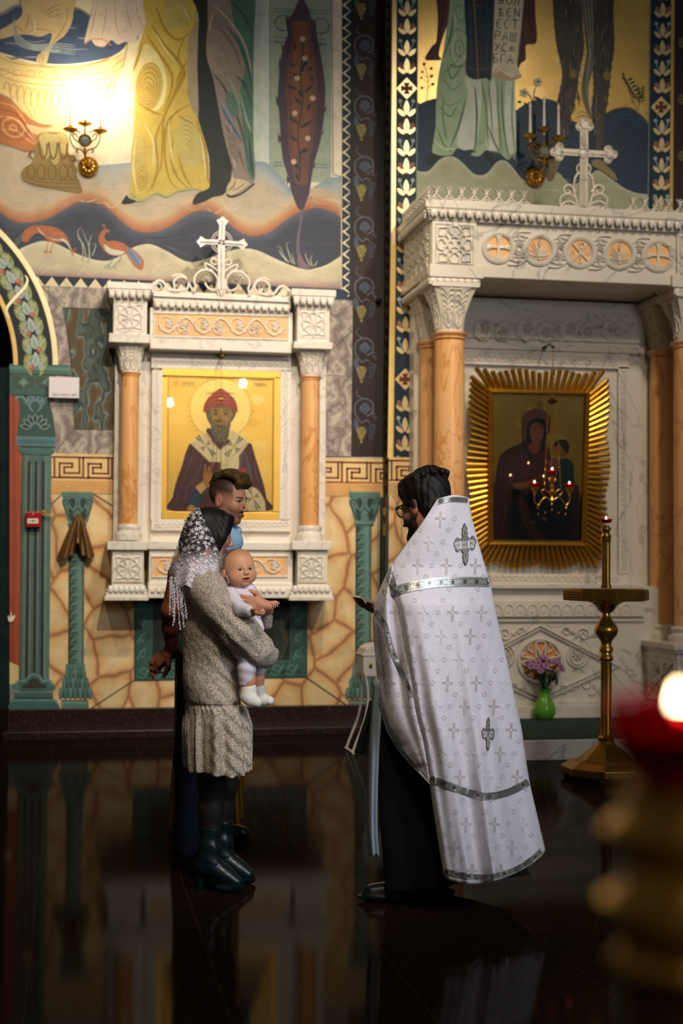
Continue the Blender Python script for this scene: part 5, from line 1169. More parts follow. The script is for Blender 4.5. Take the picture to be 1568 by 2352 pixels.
for s_ in (1, -1):
    X = lambda x: 508+s_*(x-508)
    cut(R, [(X(664), 680), (X(666), 664), (X(652), 651), (X(640), 655), (X(630), 668), (X(614), 672), (X(592), 668)], 6.5, T)
    cut(R, [(X(652+7*cos(a)), 664+7*sin(a)) for a in np.linspace(0, 2*PI, 13)[:-1]], 3.4, T, closed=True, sm=False)
    cut(R, [(X(620), 640), (X(606), 634), (X(590), 640), (X(578), 662), (X(570), 676)], 4.5, T)
    cut(R, [(X(516), 600), (X(524), 594), (X(532), 600), (X(526), 608), (X(518), 606)], 3.6, T); cut(R, [(X(514), 624), (X(530), 612), (X(545), 606), (X(541), 618), (X(528), 622)], 4, T)
    cut(R, [(X(512), 680), (X(518), 660), (X(514), 640)], 6, T)
    R.leaf(X(568), 632, -PI/2-.3*s_, 12, 8, T); R.leaf(X(602), 652, PI/2+.6*s_, 16, 10, T*.8); R.leaf(X(604), 660, .1 if s_ > 0 else PI, 14, 9, T*.8)
R.build('crest', MA, shA)
R = Relief(lambda x, y, n: PY(x, y, YC-.05-n)); T = .055
def flare(x0, y0, x1, y1, w0, w1):
    dx, dy = x1-x0, y1-y0; L = math.hypot(dx, dy); ux, uy = dx/L, dy/L; nx, ny = -uy, ux
    P = [(0, w0), (L*.62, w0*.95), (L*.84, w1), (L*.88, w1*.55), (L, 0)]
    o = [(x0+ux*a+nx*b, y0+uy*a+ny*b) for a, b in P]+[(x0+ux*a-nx*b, y0+uy*a-ny*b) for a, b in P[::-1][1:]]
    R.plate(o, T*.75); R.sweep([(x0+ux*L*.02, y0+uy*L*.02), (x0+ux*L*.86, y0+uy*L*.86)], w0*.9, T, sm=False)
flare(508.5, 552, 511.5, 497, 7, 14); flare(508, 556, 451, 555, 5.5, 13); flare(510, 557, 569, 562, 5.5, 13); flare(508.5, 552, 508, 682, 8, 8)
for r_ in (24, 19): R.sweep([(509+r_*cos(a), 556+r_*1.05*sin(a)) for a in np.linspace(0, 2*PI, 29)[:-1]], 3.2, T*.8, closed=True, sm=False)
R.build('cross', MA, shA)

# ------------------------------------------------------------------ icon of the bearded saint
icA = empty('framed_icon', PY(508, 1192, -.13), 'gold icon of a bearded saint in dark red robe and conical hat', 'icon')
mb = MB(); pbox(mb, 371, 849, 644, 1195, -.155, -.126)
mb.build('panel', M['icongold'], icA) if False else None
YI = -.150
GF = lambda c: c
pi_ = Paint(lambda x, y, n: PY(x, y, YI-n), dz=1.6e-5)
mb = MB(); frame_boxes(mb, (371, 848, 644, 1194), (384, 866, 628, 1176), -.168, -.127)
fr = mb.build('frame', simple('gold_frame', '#e3b34c', .38, .55, noise=.06, nscale=4), icA, bev=.003)
mb = MB(); pbox(mb, 372, 850, 643, 1193, YI, -.126); bd = mb.build('board', M['wood'], icA)
pi_.poly([(380, 860), (636, 862), (634, 1182), (380, 1182)], '#e6bb56', 1)
for i in range(26): x, y = rnd.uniform(386, 600), rnd.uniform(870, 1150); pi_.poly(cr([(x, y), (x+18, y-10), (x+38, y), (x+20, y+14)], True, 3), rnd.choice(['#e8c061', '#deb14c', '#eac66c']), 1)
ZI = zf(360, 830, 5.407)
def I(col, *a, m=0, n=4): pi_.poly(cr(ZI(*a), True, n), col, m)
def IS(w, col, *a, taper=1, **k): pi_.stroke(ZI(*a), w, col, taper=taper, **k)
pi_.stroke(ZI(148, 205, 1440, 235, 1432, 1850, 132, 1850), 1.6, '#9a7630', closed=True, sm=False)
pi_.poly(ell(*ZI(790, 590)[0], 70, 69, 48), '#eccb72', 1); pi_.stroke(ell(*ZI(790, 590)[0], 70, 69, 48), 1.0, '#a8742e', closed=True, sm=False)
for i in range(40):
    a = i*2*PI/40+.05; x, y = ZI(790, 590)[0]
    if .75 < a < 2.4: continue
    pi_.stroke([(x+72*cos(a), y+71*sin(a)), (x+75.5*cos(a+.02), y+75*sin(a+.02)), (x+76*cos(a+.06), y+76*sin(a+.06))], .9, '#a8742e')
for x0, x1 in ((165, 500), (1130, 1410)):
    pi_.stroke(ZI(x0, 262, x0+25, 240, x1-25, 240, x1, 268, x1-20, 310, x0+20, 310), 1, '#b98f3e', closed=True, sm=False)
pi_.hold = True
text(pi_, 'СВТ СПИРИДОН', (ZI(205, 252)[0], ZI(470, 256)[0], ZI(205, 296)[0]), .9, '#a07c38'); text(pi_, 'ТРИМИФУНТ', (ZI(1200, 262)[0], ZI(1370, 268)[0], ZI(1200, 304)[0]), .9, '#a07c38')
pi_.hold = False; pi_._bump()
MR, MRD, MRL = '#54262a', '#38181e', '#6d4a4c'
I(MR, 205, 1860, 200, 1680, 240, 1500, 310, 1300, 350, 1160, 390, 1060, 420, 1020, 560, 1000, 800, 960, 1140, 1010, 1190, 1080, 1230, 1210, 1280, 1370, 1330, 1540, 1360, 1700, 1366, 1860)
for a in ((430, 1090, 400, 1300, 300, 1560), (540, 1180, 520, 1380, 400, 1560, 270, 1540), (350, 1560, 330, 1750), (1060, 1180, 1080, 1400, 1060, 1500), (1180, 1120, 1220, 1330, 1260, 1500), (1100, 1160, 1130, 1400), (240, 1600, 230, 1800), (480, 1300, 430, 1480, 320, 1600)): IS(5, MRD, *a); IS(3, MRL, a[0]+24, a[1], *a[2:])
I('#5d4a50', 1030, 1160, 1090, 1110, 1160, 1300, 1190, 1480, 1100, 1540, 1030, 1500, n=3); I('#49383f', 1060, 1200, 1100, 1190, 1140, 1400, 1120, 1500, 1060, 1500)
# collar band, stole
CRM = '#dccb9a'
pi_.poly(ZI(418, 1020, 600, 880, 690, 1010, 780, 1100, 900, 1010, 940, 850, 1150, 1000, 1020, 1180, 1020, 1340, 790, 1340, 790, 1250, 650, 1250), CRM)
I('#5a2a30', 610, 870, 660, 830, 700, 900, 790, 1050, 830, 1045, 790, 1088, n=2); 
for a in ((430, 1030, 650, 1245), (600, 890, 780, 1090), (1145, 1005, 1018, 1175), (790, 1100, 940, 860), (650, 1248, 790, 1252), (792, 1250, 792, 1340), (700, 1000, 690, 1250), (835, 1260, 835, 1340), (880, 1230, 1130, 1010)): IS(1.3, '#a28c54', *a, taper=0, sm=False)
def xcross(cx, cy, ang, L, W, col='#2f4c3c'):
    for k, l in ((0, L), (PI/2, W), (PI, L), (3*PI/2, W)):
        c, s_ = cos(ang+k), sin(ang+k)
        for e in (1, -1): pi_.poly([(x, y) for x, y in ZI(*[v for u, w in ((18, 3*e), (l, 30*e), (l, 9*e), (34, 2*e)) for v in (cx+u*c-w*s_, cy+u*s_+w*c)])], col)
    pi_.poly(ell(*ZI(cx, cy)[0], 4, 4, 10), '#b8952f'); pi_.poly(ell(*ZI(cx, cy)[0], 2.2, 2.2, 8), CRM)
xcross(608, 1048, .83, 160, 70); xcross(955, 1060, -PI/4-.1+PI, 150, 80)
# head
I('#6b5a38', 612, 600, 700, 570, 800, 560, 900, 575, 972, 610, 978, 660, 950, 720, 915, 770, 905, 860, 890, 930, 850, 1000, 800, 1015, 750, 1010, 705, 950, 680, 880, 665, 790, 625, 710)
I('#9c7a3c', 672, 600, 720, 580, 800, 572, 880, 585, 925, 610, 930, 690, 890, 760, 830, 790, 790, 770, 740, 790, 690, 740)
I('#b28d48', 740, 600, 800, 590, 860, 600, 850, 640, 880, 690, 860, 730, 800, 700, 740, 730, 700, 700, 740, 650)
for sx in (-1, 1):
    X = 795+sx*60
    IS(2.6, '#33261a', X-sx*38, 628, X, 606, X+sx*42, 622); I('#3a2a1c', X-26, 648, X, 634, X+26, 648, X, 660); IS(1.6, '#5d4423', X-28, 668, X, 676, X+28, 664); pi_.poly(ell(*ZI(X, 648)[0], 1.6, 1.6, 8), '#120d0a')
    for k in range(4): IS(3.0-.3*k, ('#857b63', '#514a38')[k % 2], 795+sx*(150-k*14), 640+k*30, 795+sx*(135-k*16), 700+k*50, 795+sx*(100-k*12), 800+k*50)
IS(2.4, '#5b4020', 795, 640, 790, 700, 778, 740, 800, 750, 818, 738); IS(1.2, '#d3ac62', 800, 640, 803, 730)
for k, (x0, y0) in enumerate(((700, 800), (735, 830), (770, 850), (810, 850), (850, 835), (880, 800), (720, 880), (760, 910), (800, 920), (840, 905), (775, 960), (815, 965))): pi_.stroke(spiral(*ZI(x0, y0)[0], 7, 1, k, 1.1, 12), 2.1, ('#8b8269', '#777058')[k % 2]); IS(1.6, '#3d3526', x0-24, y0-20, x0-10, y0+40, x0+10, y0+60)
IS(4, '#8f8468', 735, 790, 770, 772, 795, 786, 830, 770, 865, 795); IS(2.2, '#6d2f24', 770, 800, 798, 808, 828, 800)
# woven conical hat
I('#a5482a', 582, 632, 578, 580, 600, 510, 660, 430, 730, 370, 792, 335, 860, 370, 930, 430, 985, 510, 1004, 590, 1000, 634, 960, 585, 880, 560, 790, 548, 700, 560, 620, 590)
for k in range(7): x = 640+k*52; IS(1.2, '#7c2f1e', 795+(x-795)*.35, 372+abs(k-3)*10, x, 450+abs(k-3)*8, x+(k-3)*8, 545+abs(k-3)*8)
for k in range(4): IS(1.2, '#cf7a50', 620+(3-k)*28-20, 535-k*44, 790, 505-k*44, 960-(3-k)*28+20, 535-k*44); IS(.8, '#7c2f1e', 615+(3-k)*28-20, 543-k*44, 790, 513-k*44, 965-(3-k)*28+20, 543-k*44)
IS(5.5, '#8c3a22', 586, 628, 640, 580, 790, 546, 940, 578, 1000, 628, taper=0)
for k in range(18): a = k/17; x, y = 590+a*408, 616-62*sin(PI*a)**.8; IS(1.1, '#d99068', x-7, y+8, x+9, y-10)
I('#e2c06c', 770, 462, 800, 450, 828, 462, 800, 474)
# chest, hand, cuff, book, tippet
I('#1d3c50', 385, 1790, 420, 1680, 470, 1600, 540, 1560, 600, 1600, 560, 1700, 500, 1800, 440, 1850, 380, 1850)
pi_.poly(ZI(478, 1552, 575, 1488, 625, 1560, 545, 1650), '#c28c44'); pi_.poly(ZI(378, 1812, 430, 1775, 500, 1830, 470, 1860, 376, 1860), '#c28c44')
for k in range(6): IS(1.2, '#edcf8c', 485+k*17, 1560-k*10+4, 550+k*12, 1642-k*14, sm=False, taper=0)
I('#a9762e', 578, 1480, 590, 1300, 610, 1290, 612, 1400, 640, 1310, 660, 1305, 650, 1390, 690, 1260, 706, 1262, 680, 1380, 720, 1400, 740, 1360, 745, 1400, 720, 1500, 660, 1560, 610, 1560); 
for a in ((590, 1310, 600, 1420), (640, 1330, 640, 1430), (690, 1290, 670, 1420)): IS(1.5, '#5f3f1c', *a)
pi_.poly(ZI(1010, 1330, 1112, 1322, 1116, 1560, 1010, 1560), '#a33526')
pi_.poly(ZI(1080, 1580, 1130, 1562, 1220, 1570, 1290, 1640, 1340, 1740, 1354, 1858, 1030, 1858), CRM); xcross(1195, 1690, 1.15, 160, 75)
pi_.stroke(ZI(1130, 1562, 1220, 1570, 1290, 1640, 1340, 1740, 1354, 1858), 1.3, '#a28c54')
pi_.build('painting', [M['iconpaint'], M['icongold']], icA)
mb = MB(); pbox(mb, 373, 851, 642, 1192, -.158, -.156); mb.build('glass', M['glass'], icA)

# ------------------------------------------------------------------ marble canopy shrine on the right
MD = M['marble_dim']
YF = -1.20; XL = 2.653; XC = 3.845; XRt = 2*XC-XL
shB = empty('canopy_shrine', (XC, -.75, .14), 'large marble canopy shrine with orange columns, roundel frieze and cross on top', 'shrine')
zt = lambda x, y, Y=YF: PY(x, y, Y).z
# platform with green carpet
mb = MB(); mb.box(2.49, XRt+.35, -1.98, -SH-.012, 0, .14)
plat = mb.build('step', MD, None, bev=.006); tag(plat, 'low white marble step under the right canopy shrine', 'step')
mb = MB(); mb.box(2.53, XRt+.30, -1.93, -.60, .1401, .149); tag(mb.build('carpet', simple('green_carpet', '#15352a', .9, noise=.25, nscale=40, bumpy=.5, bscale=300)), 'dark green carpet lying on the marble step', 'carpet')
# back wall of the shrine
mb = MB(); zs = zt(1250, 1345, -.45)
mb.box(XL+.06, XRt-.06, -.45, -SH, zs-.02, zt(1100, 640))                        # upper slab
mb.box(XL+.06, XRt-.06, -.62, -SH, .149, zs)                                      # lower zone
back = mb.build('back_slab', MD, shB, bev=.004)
def fb(Y): return lambda x, y, n: PY(x, y, Y-n)
mb = MB()
def bar(x0, y0, x1, y1, Yf, Yb=-.40): pbox(mb, x0, y0, x1, y1, Yf, Yb)
bar(1050, 790, 1480, 806, -.50); bar(1050, 806, 1445, 842, -.485); bar(1420, 842, 1445, 1318, -.485); bar(1040, 842, 1062, 1318, -.485); bar(1050, 712, 1480, 782, -.47); bar(1040, 1318, 1445, 1343, -.485)
bar(1040, 1380, 1480, 1417, -.66, -.55); bar(1040, 1343, 1480, 1352, -.67, -.45); bar(1040, 1419, 1480, 1428, -.64, -.55); bar(1040, 1612, 1480, 1622, -.66, -.55); bar(1040, 1622, 1480, 1650, -.68, -.55)
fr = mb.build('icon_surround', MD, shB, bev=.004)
R = Relief(fb(-.485)); chain_border(R, (1068, 822), (1418, 834), 15, 6, 2, .007); chain_border(R, (1070, 1327), (1420, 1331), 15, 6, 2, .007)
for i in range(34): y = 850+i*13.5; R.sweep([(1427, y), (1438, y+5), (1427, y+12)], 2.2, .006); R.sweep([(1438, y), (1430, y+6), (1438, y+13)], 2, .006)
R.build('border_carving', MD, fr)
R = Relief(fb(-.47)); vine_scroll(R, 1075, 728, 1440, 790, 7, .010, 4.5); R.build('scroll_carving', MD, fr)
R = Relief(fb(-.66))
for i in range(15): x = 1060+i*27; R.sweep([(x-11, 1412), (x-10, 1396), (x, 1388), (x+10, 1396), (x+11, 1412)], 3, .008); R.plate([(x+4*cos(a), 1404+4*sin(a)) for a in np.linspace(0, 2*PI, 9)[:-1]], .006)
R.build('arcade_carving', MD, fr)
# big carved panel with lozenge and monogram roundel
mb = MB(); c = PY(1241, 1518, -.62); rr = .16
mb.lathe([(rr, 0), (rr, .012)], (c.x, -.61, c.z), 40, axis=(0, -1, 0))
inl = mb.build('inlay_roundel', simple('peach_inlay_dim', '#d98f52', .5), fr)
R = Relief(fb(-.622)); ho = .02
LZ = [(1241, 1436), (1420, 1530), (1241, 1612), (1062, 1530)]
for sc in (1, .9): R.sweep([(1241+(x-1241)*sc, 1524+(y-1524)*sc) for x, y in LZ], 7 if sc == 1 else 3, ho, closed=True, sm=False)
R.sweep([(1241+50*cos(a), 1518+50*sin(a)) for a in np.linspace(0, 2*PI, 33)[:-1]], 8, ho, closed=True, sm=False)
for s_ in (1, -1):
    X = lambda x: 1241+s_*(x-1241)
    R.sweep([(X(1241), 1472), (X(1252), 1476), (X(1252), 1510), (X(1241), 1512)], 5, ho, sm=False); R.sweep([(X(1252), 1480), (X(1241), 1506)], 4, ho, sm=False)
    R.sweep([(X(1258), 1500), (X(1270), 1490), (X(1262), 1478), (X(1272), 1474)], 4, ho*.8); R.sweep([(X(1276), 1500), (X(1284), 1508), (X(1262), 1512), (X(1241), 1520)], 5, ho)
    R.sweep([(X(1244), 1524), (X(1262), 1530), (X(1282), 1524), (X(1268), 1516), (X(1244), 1524)], 4, ho)
    R.sweep([(X(1250), 1534), (X(1272), 1540), (X(1280), 1548), (X(1262), 1552)], 4, ho*.9)
for cx, cy in ((1326, 1506), (1156, 1506)):
    R.sweep([(cx+17*cos(a), cy+20*sin(a)) for a in np.linspace(0, 2*PI, 17)[:-1]], 3, ho*.8, closed=True, sm=False); R.sweep([(cx+25*cos(a), cy+27*sin(a)) for a in np.linspace(0, 2*PI, 17)[:-1]], 3, ho*.7, closed=True, sm=False)
    for k in range(8): R.leaf(cx, cy, k*PI/4, 13, 6, ho*.8)
for cx, cy, r0 in ((1340, 1458, 17), (1380, 1450, 15), (1160, 1455, 16), (1110, 1460, 15), (1345, 1572, 17), (1385, 1585, 14), (1295, 1585, 12), (1180, 1580, 15), (1100, 1590, 14), (1385, 1500, 10), (1378, 1545, 12), (1300, 1450, 10), (1195, 1448, 9), (1120, 1500, 12)):
    R.sweep(spiral(cx, cy, r0, 3, rnd.uniform(0, 6), 1.5, 18), 3.6, ho*.75, sm=False, taper=2); R.sweep([(cx-r0, cy), (cx-r0*1.7, cy+r0*.8), (cx-r0*2.4, cy+r0*.5)], 3, ho*.6); R.leaf(cx+r0, cy, rnd.uniform(-1, 1), 12, 7, ho*.7)
R.build('scroll_carving', MD, fr)
# canopy: slab, cornice, frieze, architrave
Xf = lambda px: PY(px, 560, YF).x
ztop = lambda px, py: zt(px, py)
zA, zB, zC, zD, zE = zt(985, 461), zt(985, 479), zt(990, 505), zt(994, 607), zt(985, 636)
mb = MB(); ow = .045
mb.box(XL-ow, XRt+ow, YF-ow, -SH, zB, zA)
n = 5
for k in range(n):
    t = k/n; o = ow*.8*(1-t)**1.4; mb.box(XL-o, XRt+o, YF-o, -SH, zC+(zB-zC)*(1-(k+1)/n), zC+(zB-zC)*(1-k/n)+.001)
XF0 = Xf(994); 
mb.box(XL+.012, XRt-.012, YF+.03, -SH, zD, zC)
for s_ in (0, 1):
    a, b = Xf(992), Xf(1095)
    if s_: a, b = 2*XC-b, 2*XC-a
    mb.box(a, b, YF+.002, YF+.12, zD, zC)
mb.box(XL-.012, XRt+.012, YF+.02, -SH, zE+.02, zD)
for s_ in (0, 1):
    a, b = Xf(985), Xf(1109)
    if s_: a, b = 2*XC-b, 2*XC-a
    mb.box(a, b, YF-.02, YF+.3, zE, zD)
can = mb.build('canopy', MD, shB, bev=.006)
# leaf cornice, front and left side
def lin_map(p0, p1, n_): # photo-unit-less: u metres along from p0 to p1, v metres down
    d = (Vector(p1)-Vector(p0)); L = d.length; d.normalize(); nn = Vector(n_)
    return (lambda u, v, h: Vector(p0)+d*u+Vector((0, 0, -v))+nn*h), L
for p0, p1, nn, cnt in (((XL-.03, YF-.03, zB), (XRt+.03, YF-.03, zB), (0, -1, 0), 34), ((XL-.03, -SH, zB), (XL-.03, YF-.03, zB), (-1, 0, 0), 13)):
    f, L = lin_map(p0, p1, nn); R = Relief(f); lip_leaves(R, .02, .004, L-.02, .004, cnt, (zB-zC)*.85, .02); R.build('leaf_moulding', MD, can)
# crenellated crest
for p0, p1, nn, cnt in (((XL, YF, zA), (XRt, YF, zA), (0, -1, 0), 24), ((XL, -SH, zA), (XL, YF, zA), (-1, 0, 0), 10), ((XRt, YF, zA), (XRt, -SH, zA), (1, 0, 0), 10)):
    f, L = lin_map(p0, p1, nn); R = Relief(f); st = L/cnt
    for i in range(cnt):
        u = (i+.5)*st
        if nn[1] and abs(p0[0]+u-XC+.0) < .36: continue
        for s_ in (1, -1):
            R.sweep([(u, -.060), (u+s_*st*.25, -.03), (u+s_*st*.52, -.012)], .016, .022, base=-.01)
            R.sweep([(u, -.07), (u+s_*.012, -.09), (u+s_*.03, -.115)], .012, .02, base=-.008)
        R.sweep([(u, -.055), (u, -.118)], .012, .02, sm=False, base=-.008); R.sweep([(u-.018, -.07), (u+.018, -.07)], .012, .022, sm=False, base=-.008)
        R.sweep([(u-.03, -.008), (u, -.03), (u+.03, -.008)], .012, .015, base=-.008)
    R.sweep([(0, -.006), (L, -.006)], .02, .018, sm=False, base=-.01)
    R.build('crest', MD, can)
# knot blocks on the front corners, side panel
for s_ in (0, 1):
    R = Relief((lambda x, y, h: PY(x, y, YF-h)) if not s_ else (lambda x, y, h: (lambda p: Vector((2*XC-p.x, p.y, p.z)))(PY(x, y, YF-h))))
    R.sweep([(1001, 513), (1087, 519), (1087, 607), (1001, 603)], 2, .008, closed=True, sm=False); knot_panel(R, 1006, 520, 1082, 602, .014, 1); R.build('knot_carving', MD, can)
f, L = lin_map((XL+.012, -SH, zC), (XL+.012, YF+.03, zC), (-1, 0, 0)); R = Relief(f); H = zC-zD
for i in range(5):
    for j in range(3):
        cx, cy, r0 = L*(i+.7)/5.5, H*(j+.5)/3, H/7.2
        R.sweep([(cx+r0*cos(a), cy+r0*sin(a)) for a in np.linspace(0, 2*PI, 9)[:-1]], .018, .012, closed=True, sm=False); R.sweep([(cx-r0*1.6, cy-r0*1.6), (cx+r0*1.6, cy+r0*1.6)], .016, .014, sm=False); R.sweep([(cx+r0*1.6, cy-r0*1.6), (cx-r0*1.6, cy+r0*1.6)], .016, .014, sm=False)
R.build('knot_carving', MD, can)
# frieze roundels
YR = YF+.03
CN = [(1145, 567.6), (1239.6, 573), (1332.5, 578.5), (1423, 582), (1512, 587)]
for x, y in CN: p = PY(x, y, YR); MB().lathe([(.092, 0), (.092, .004)], (p.x, YR, p.z), 40, axis=(0, -1, 0)).build('inlay_roundel', M['peach'], can)
R = Relief(lambda x, y, h: PY(x, y, YR-h)); h = .022
for k, (cx, cy) in enumerate(CN):
    for r_, w, hh in ((33, 5.5, 1), (29, 4, .8), (36.5, 4.5, .7)): R.sweep([(cx+r_*cos(a), cy+r_*sin(a)) for a in np.linspace(0, 2*PI, 41)[:-1]], w, h*hh, closed=True, sm=False)
    if k in (0, 4):
        for a in range(4):
            c_, s_ = cos(a*PI/2+.04), sin(a*PI/2+.04); R.plate([(cx+u*c_-v*s_, cy+u*s_+v*c_) for u, v in ((0, -2.6), (14, -2.8), (27, -6.5), (27, 6.5), (14, 2.8), (0, 2.6))], h*.8, dome=.003)
    elif k == 2:
        R.sweep([(cx, cy-22), (cx, cy+25)], 4, h*.9, sm=False); R.sweep([(cx, cy-21), (cx+8, cy-19), (cx+8, cy-10), (cx, cy-8)], 3.4, h*.9); R.sweep([(cx-5, cy+25), (cx+5, cy+25)], 3, h*.9, sm=False)
        R.sweep([(cx-17, cy-18), (cx+17, cy+20)], 3.8, h*.85, sm=False); R.sweep([(cx+17, cy-18), (cx-17, cy+20)], 3.8, h*.85, sm=False)
        for P in ([(cx-24, cy+7), (cx-19, cy-6), (cx-14, cy+7)], [(cx-22, cy+3), (cx-16, cy+3)]): R.sweep(P, 2, h*.5, sm=False)
        R.sweep([(cx+14, cy-4), (cx+12, cy+4), (cx+15, cy+6), (cx+18, cy), (cx+21, cy+6), (cx+24, cy+4), (cx+22, cy-5)], 2, h*.5)
    else:
        R.sweep([(cx, cy+24), (cx, cy-22)], 3, h*.8, sm=False); R.leaf(cx, cy-6, -PI/2, 19, 8, h)
        for s_ in (1, -1):
            for (dy, ex, ey, w) in ((10, 20, -12, 5), (4, 15, -17, 4.5), (14, 22, 0, 4.5)): R.sweep([(cx, cy+dy), (cx+s_*ex*.6, cy+ey*.4+dy*.4), (cx+s_*ex, cy+ey)], w, h*.9, taper=2)
            R.sweep([(cx, cy+16), (cx+s_*12, cy+14), (cx+s_*20, cy+10), (cx+s_*18, cy+17), (cx+s_*12, cy+20)], 3.6, h*.9); R.sweep([(cx, cy+24), (cx+s_*7, cy+20), (cx+s_*9, cy+26)], 3.2, h*.8)
    if k < 4:
        mx, my = (cx+CN[k+1][0])/2, (cy+CN[k+1][1])/2
        for r_, w in ((9, 3), (13, 3), (6, 2)): R.sweep([(mx+r_*cos(a), my+r_*1.1*sin(a)) for a in np.linspace(0, 2*PI, 17)[:-1]], w, h*.8, closed=True, sm=False)
        for s_ in (1, -1):
            for q_ in (1, -1): R.sweep([(mx-s_*q_*22, my-s_*24), (mx-q_*6*s_, my-s_*30), (mx+q_*10*s_, my-s_*28), (mx+q_*12*s_, my-s_*19), (mx, my-s_*20)], 3, h*.75)
            R.sweep([(mx-24*s_, my-s_*20), (mx, my-s_*(37)), (mx+26*s_, my-s_*37)], 3, h*.7)
            R.plate([(mx+4*cos(a), my-s_*25+3*sin(a)) for a in np.linspace(0, 2*PI, 9)[:-1]], h*.6)
R.build('roundel_carving', MD, can)
# architrave strips over the columns, columns
RC = .115; colY = (-1.03, -.545)
colX = 2.857; 
zcap, zsh, zbs = zt(1040, 664, -1.03), zt(1040, 764, -1.03), 1.4-(1430-1287)/FPX*10.7
for s_ in (1, 0):
    a, b = XL-.004, XL+.40
    if s_: a, b = 2*XC-b, 2*XC-a
    mb = MB(); mb.box(a, b, YF-.004, -SH, zE-.055, zE-.001)
    mb.box(a+.01, b-.01, YF+.008, -SH, zcap+.012, zE-.05)
    arch_ = mb.build('architrave', MD, shB, bev=.012)
for p0, p1, nn, cnt in (((XL-.004, YF-.004, zE), (XL+.40, YF-.004, zE), (0, -1, 0), 7), ((XL-.004, -SH, zE), (XL-.004, YF-.004, zE), (-1, 0, 0), 15), ((2*XC-XL-.40, YF-.004, zE), (2*XC-XL, YF-.004, zE), (0, -1, 0), 7)):
    f, L = lin_map(p0, p1, nn); R = Relief(f); lip_leaves(R, .01, .004, L-.01, .004, cnt, .05, .010); R.build('leaf_moulding', MD, arch_)
zped = 1.4-(1478-1290)/FPX*10.9
for X in (colX, 2*XC-colX):
    for Y in colY:
        column(shB, X, zsh, zped+.13, Y, RC, M['orange'], zcap, zped, capw=.178, basew=1.42, faces=((0, -1), (-1, 0) if X < XC else (-1, 0)))
    s_ = 1 if X < XC else -1
    mb = MB(); a, b = X-.21, X+.21
    mb.box(a-.03, b+.03, -1.28, -.45, zped-.05, zped); mb.box(a-.012, b+.012, -1.262, -.45, zped-.075, zped-.05); mb.box(a+.01, b-.01, -1.24, -.45, .26, zped-.07); mb.box(a-.02, b+.02, -1.27, -.45, .149, .27)
    pd = mb.build('pedestal', MD, shB, bev=.008)
    for p0, p1, nn in (((a+.01, -1.24, zped-.1), (b-.01, -1.24, zped-.1), (0, -1, 0)), ((a+.01, -.62, zped-.1), (a+.01, -1.24, zped-.1), (-1, 0, 0))):
        f, L = lin_map(p0, p1, nn); R = Relief(f); Hh = zped-.1-.3
        R.sweep([(.04, .02), (L-.04, .02), (L-.04, Hh), (.04, Hh)], .012, .01, closed=True, sm=False)
        for i in range(2):
            for j in range(2): cx, cy = L*(.3+.4*i), Hh*(.28+.45*j); R.sweep(spiral(cx, cy, .075, .012, i+j, 1.5, 18), .02, .014, sm=False, taper=2); R.leaf(cx, cy, i*2+j, .07, .04, .014)
        R.sweep([(.06, .05), (L-.06, Hh-.03)], .02, .015, sm=False); R.sweep([(L-.06, .05), (.06, Hh-.03)], .02, .015, sm=False); R.build('scroll_carving', MD, pd)
# marble cross on the canopy
R = Relief(lambda x, y, h: PY(x, y, YF-h)); T = .05
cx, cy = 1340, 351
def arm(x0, y0, x1, y1, w):
    R.sweep([(x0, y0), (x1, y1)], w, T, sm=False, prof=[(-.5, 0), (-.5, .7), (-.4, .85), (.4, .85), (.5, .7), (.5, 0)]); L = math.dist((x0, y0), (x1, y1)); k = int(L/5)
    for i in range(k): t = (i+.5)/k; X, Y = x0+(x1-x0)*t, y0+(y1-y0)*t; R.sweep([(X-w*.26, Y-w*.12), (X+w*.26, Y+w*.12)], 2.4, .008, sm=False, base=T*.82)
arm(cx+1, 297, cx, 474, 20); arm(1292, 349, 1392, 355, 17)
for (px, py, dx, dy) in ((1342, 288, 0, -1), (1281, 349, -1, 0), (1399, 355, 1, 0)):
    for a, b in ((dx*9, dy*9), (dy*11+dx*-3, dx*11+dy*-3), (-dy*11+dx*-3, -dx*11+dy*-3)):
        for r_ in (9, 4.5): R.sweep([(px+a+r_*cos(t), py+b+r_*sin(t)) for t in np.linspace(0, 2*PI, 15)[:-1]], 3.4, T*.9, closed=True, sm=False)
        R.plate([(px+a+9*cos(t), py+b+9*sin(t)) for t in np.linspace(0, 2*PI, 15)[:-1]], T*.7)
    R.plate([(px+7*cos(t), py+7*sin(t)) for t in np.linspace(0, 2*PI, 13)[:-1]], T*.9)
R.sweep([(cx+11*cos(t), cy+11*sin(t)) for t in np.linspace(0, 2*PI, 21)[:-1]], 4, T*1.1, closed=True, sm=False); R.plate([(cx+8*cos(t), cy+8*sin(t)) for t in np.linspace(0, 2*PI, 17)[:-1]], T, dome=.006)
for s_ in (1, -1):
    X = lambda x: 1340+s_*(x-1340)
    for P, w in (([(X(1352), 474), (X(1362), 440), (X(1360), 410), (X(1350), 396)], 7), ([(X(1356), 470), (X(1375), 462), (X(1388), 470), (X(1384), 482), (X(1372), 480), (X(1376), 472)], 7), ([(X(1360), 452), (X(1378), 445), (X(1394), 456), (X(1392), 476)], 6), ([(X(1358), 440), (X(1372), 425), (X(1386), 432), (X(1380), 446), (X(1370), 440)], 6.5), ([(X(1392), 478), (X(1410), 486)], 6), ([(X(1352), 400), (X(1356), 386), (X(1350), 376)], 5)): R.sweep(P, w, T*.8)
    R.leaf(X(1362), 450, -PI/2+.6*s_, 26, 14, T*.8); R.leaf(X(1366), 470, -PI/2+1.0*s_, 24, 12, T*.8)
R.plate([(1296, 470), (1384, 474), (1392, 490), (1290, 486)], T*.7)
R.build('cross', MD, shB)

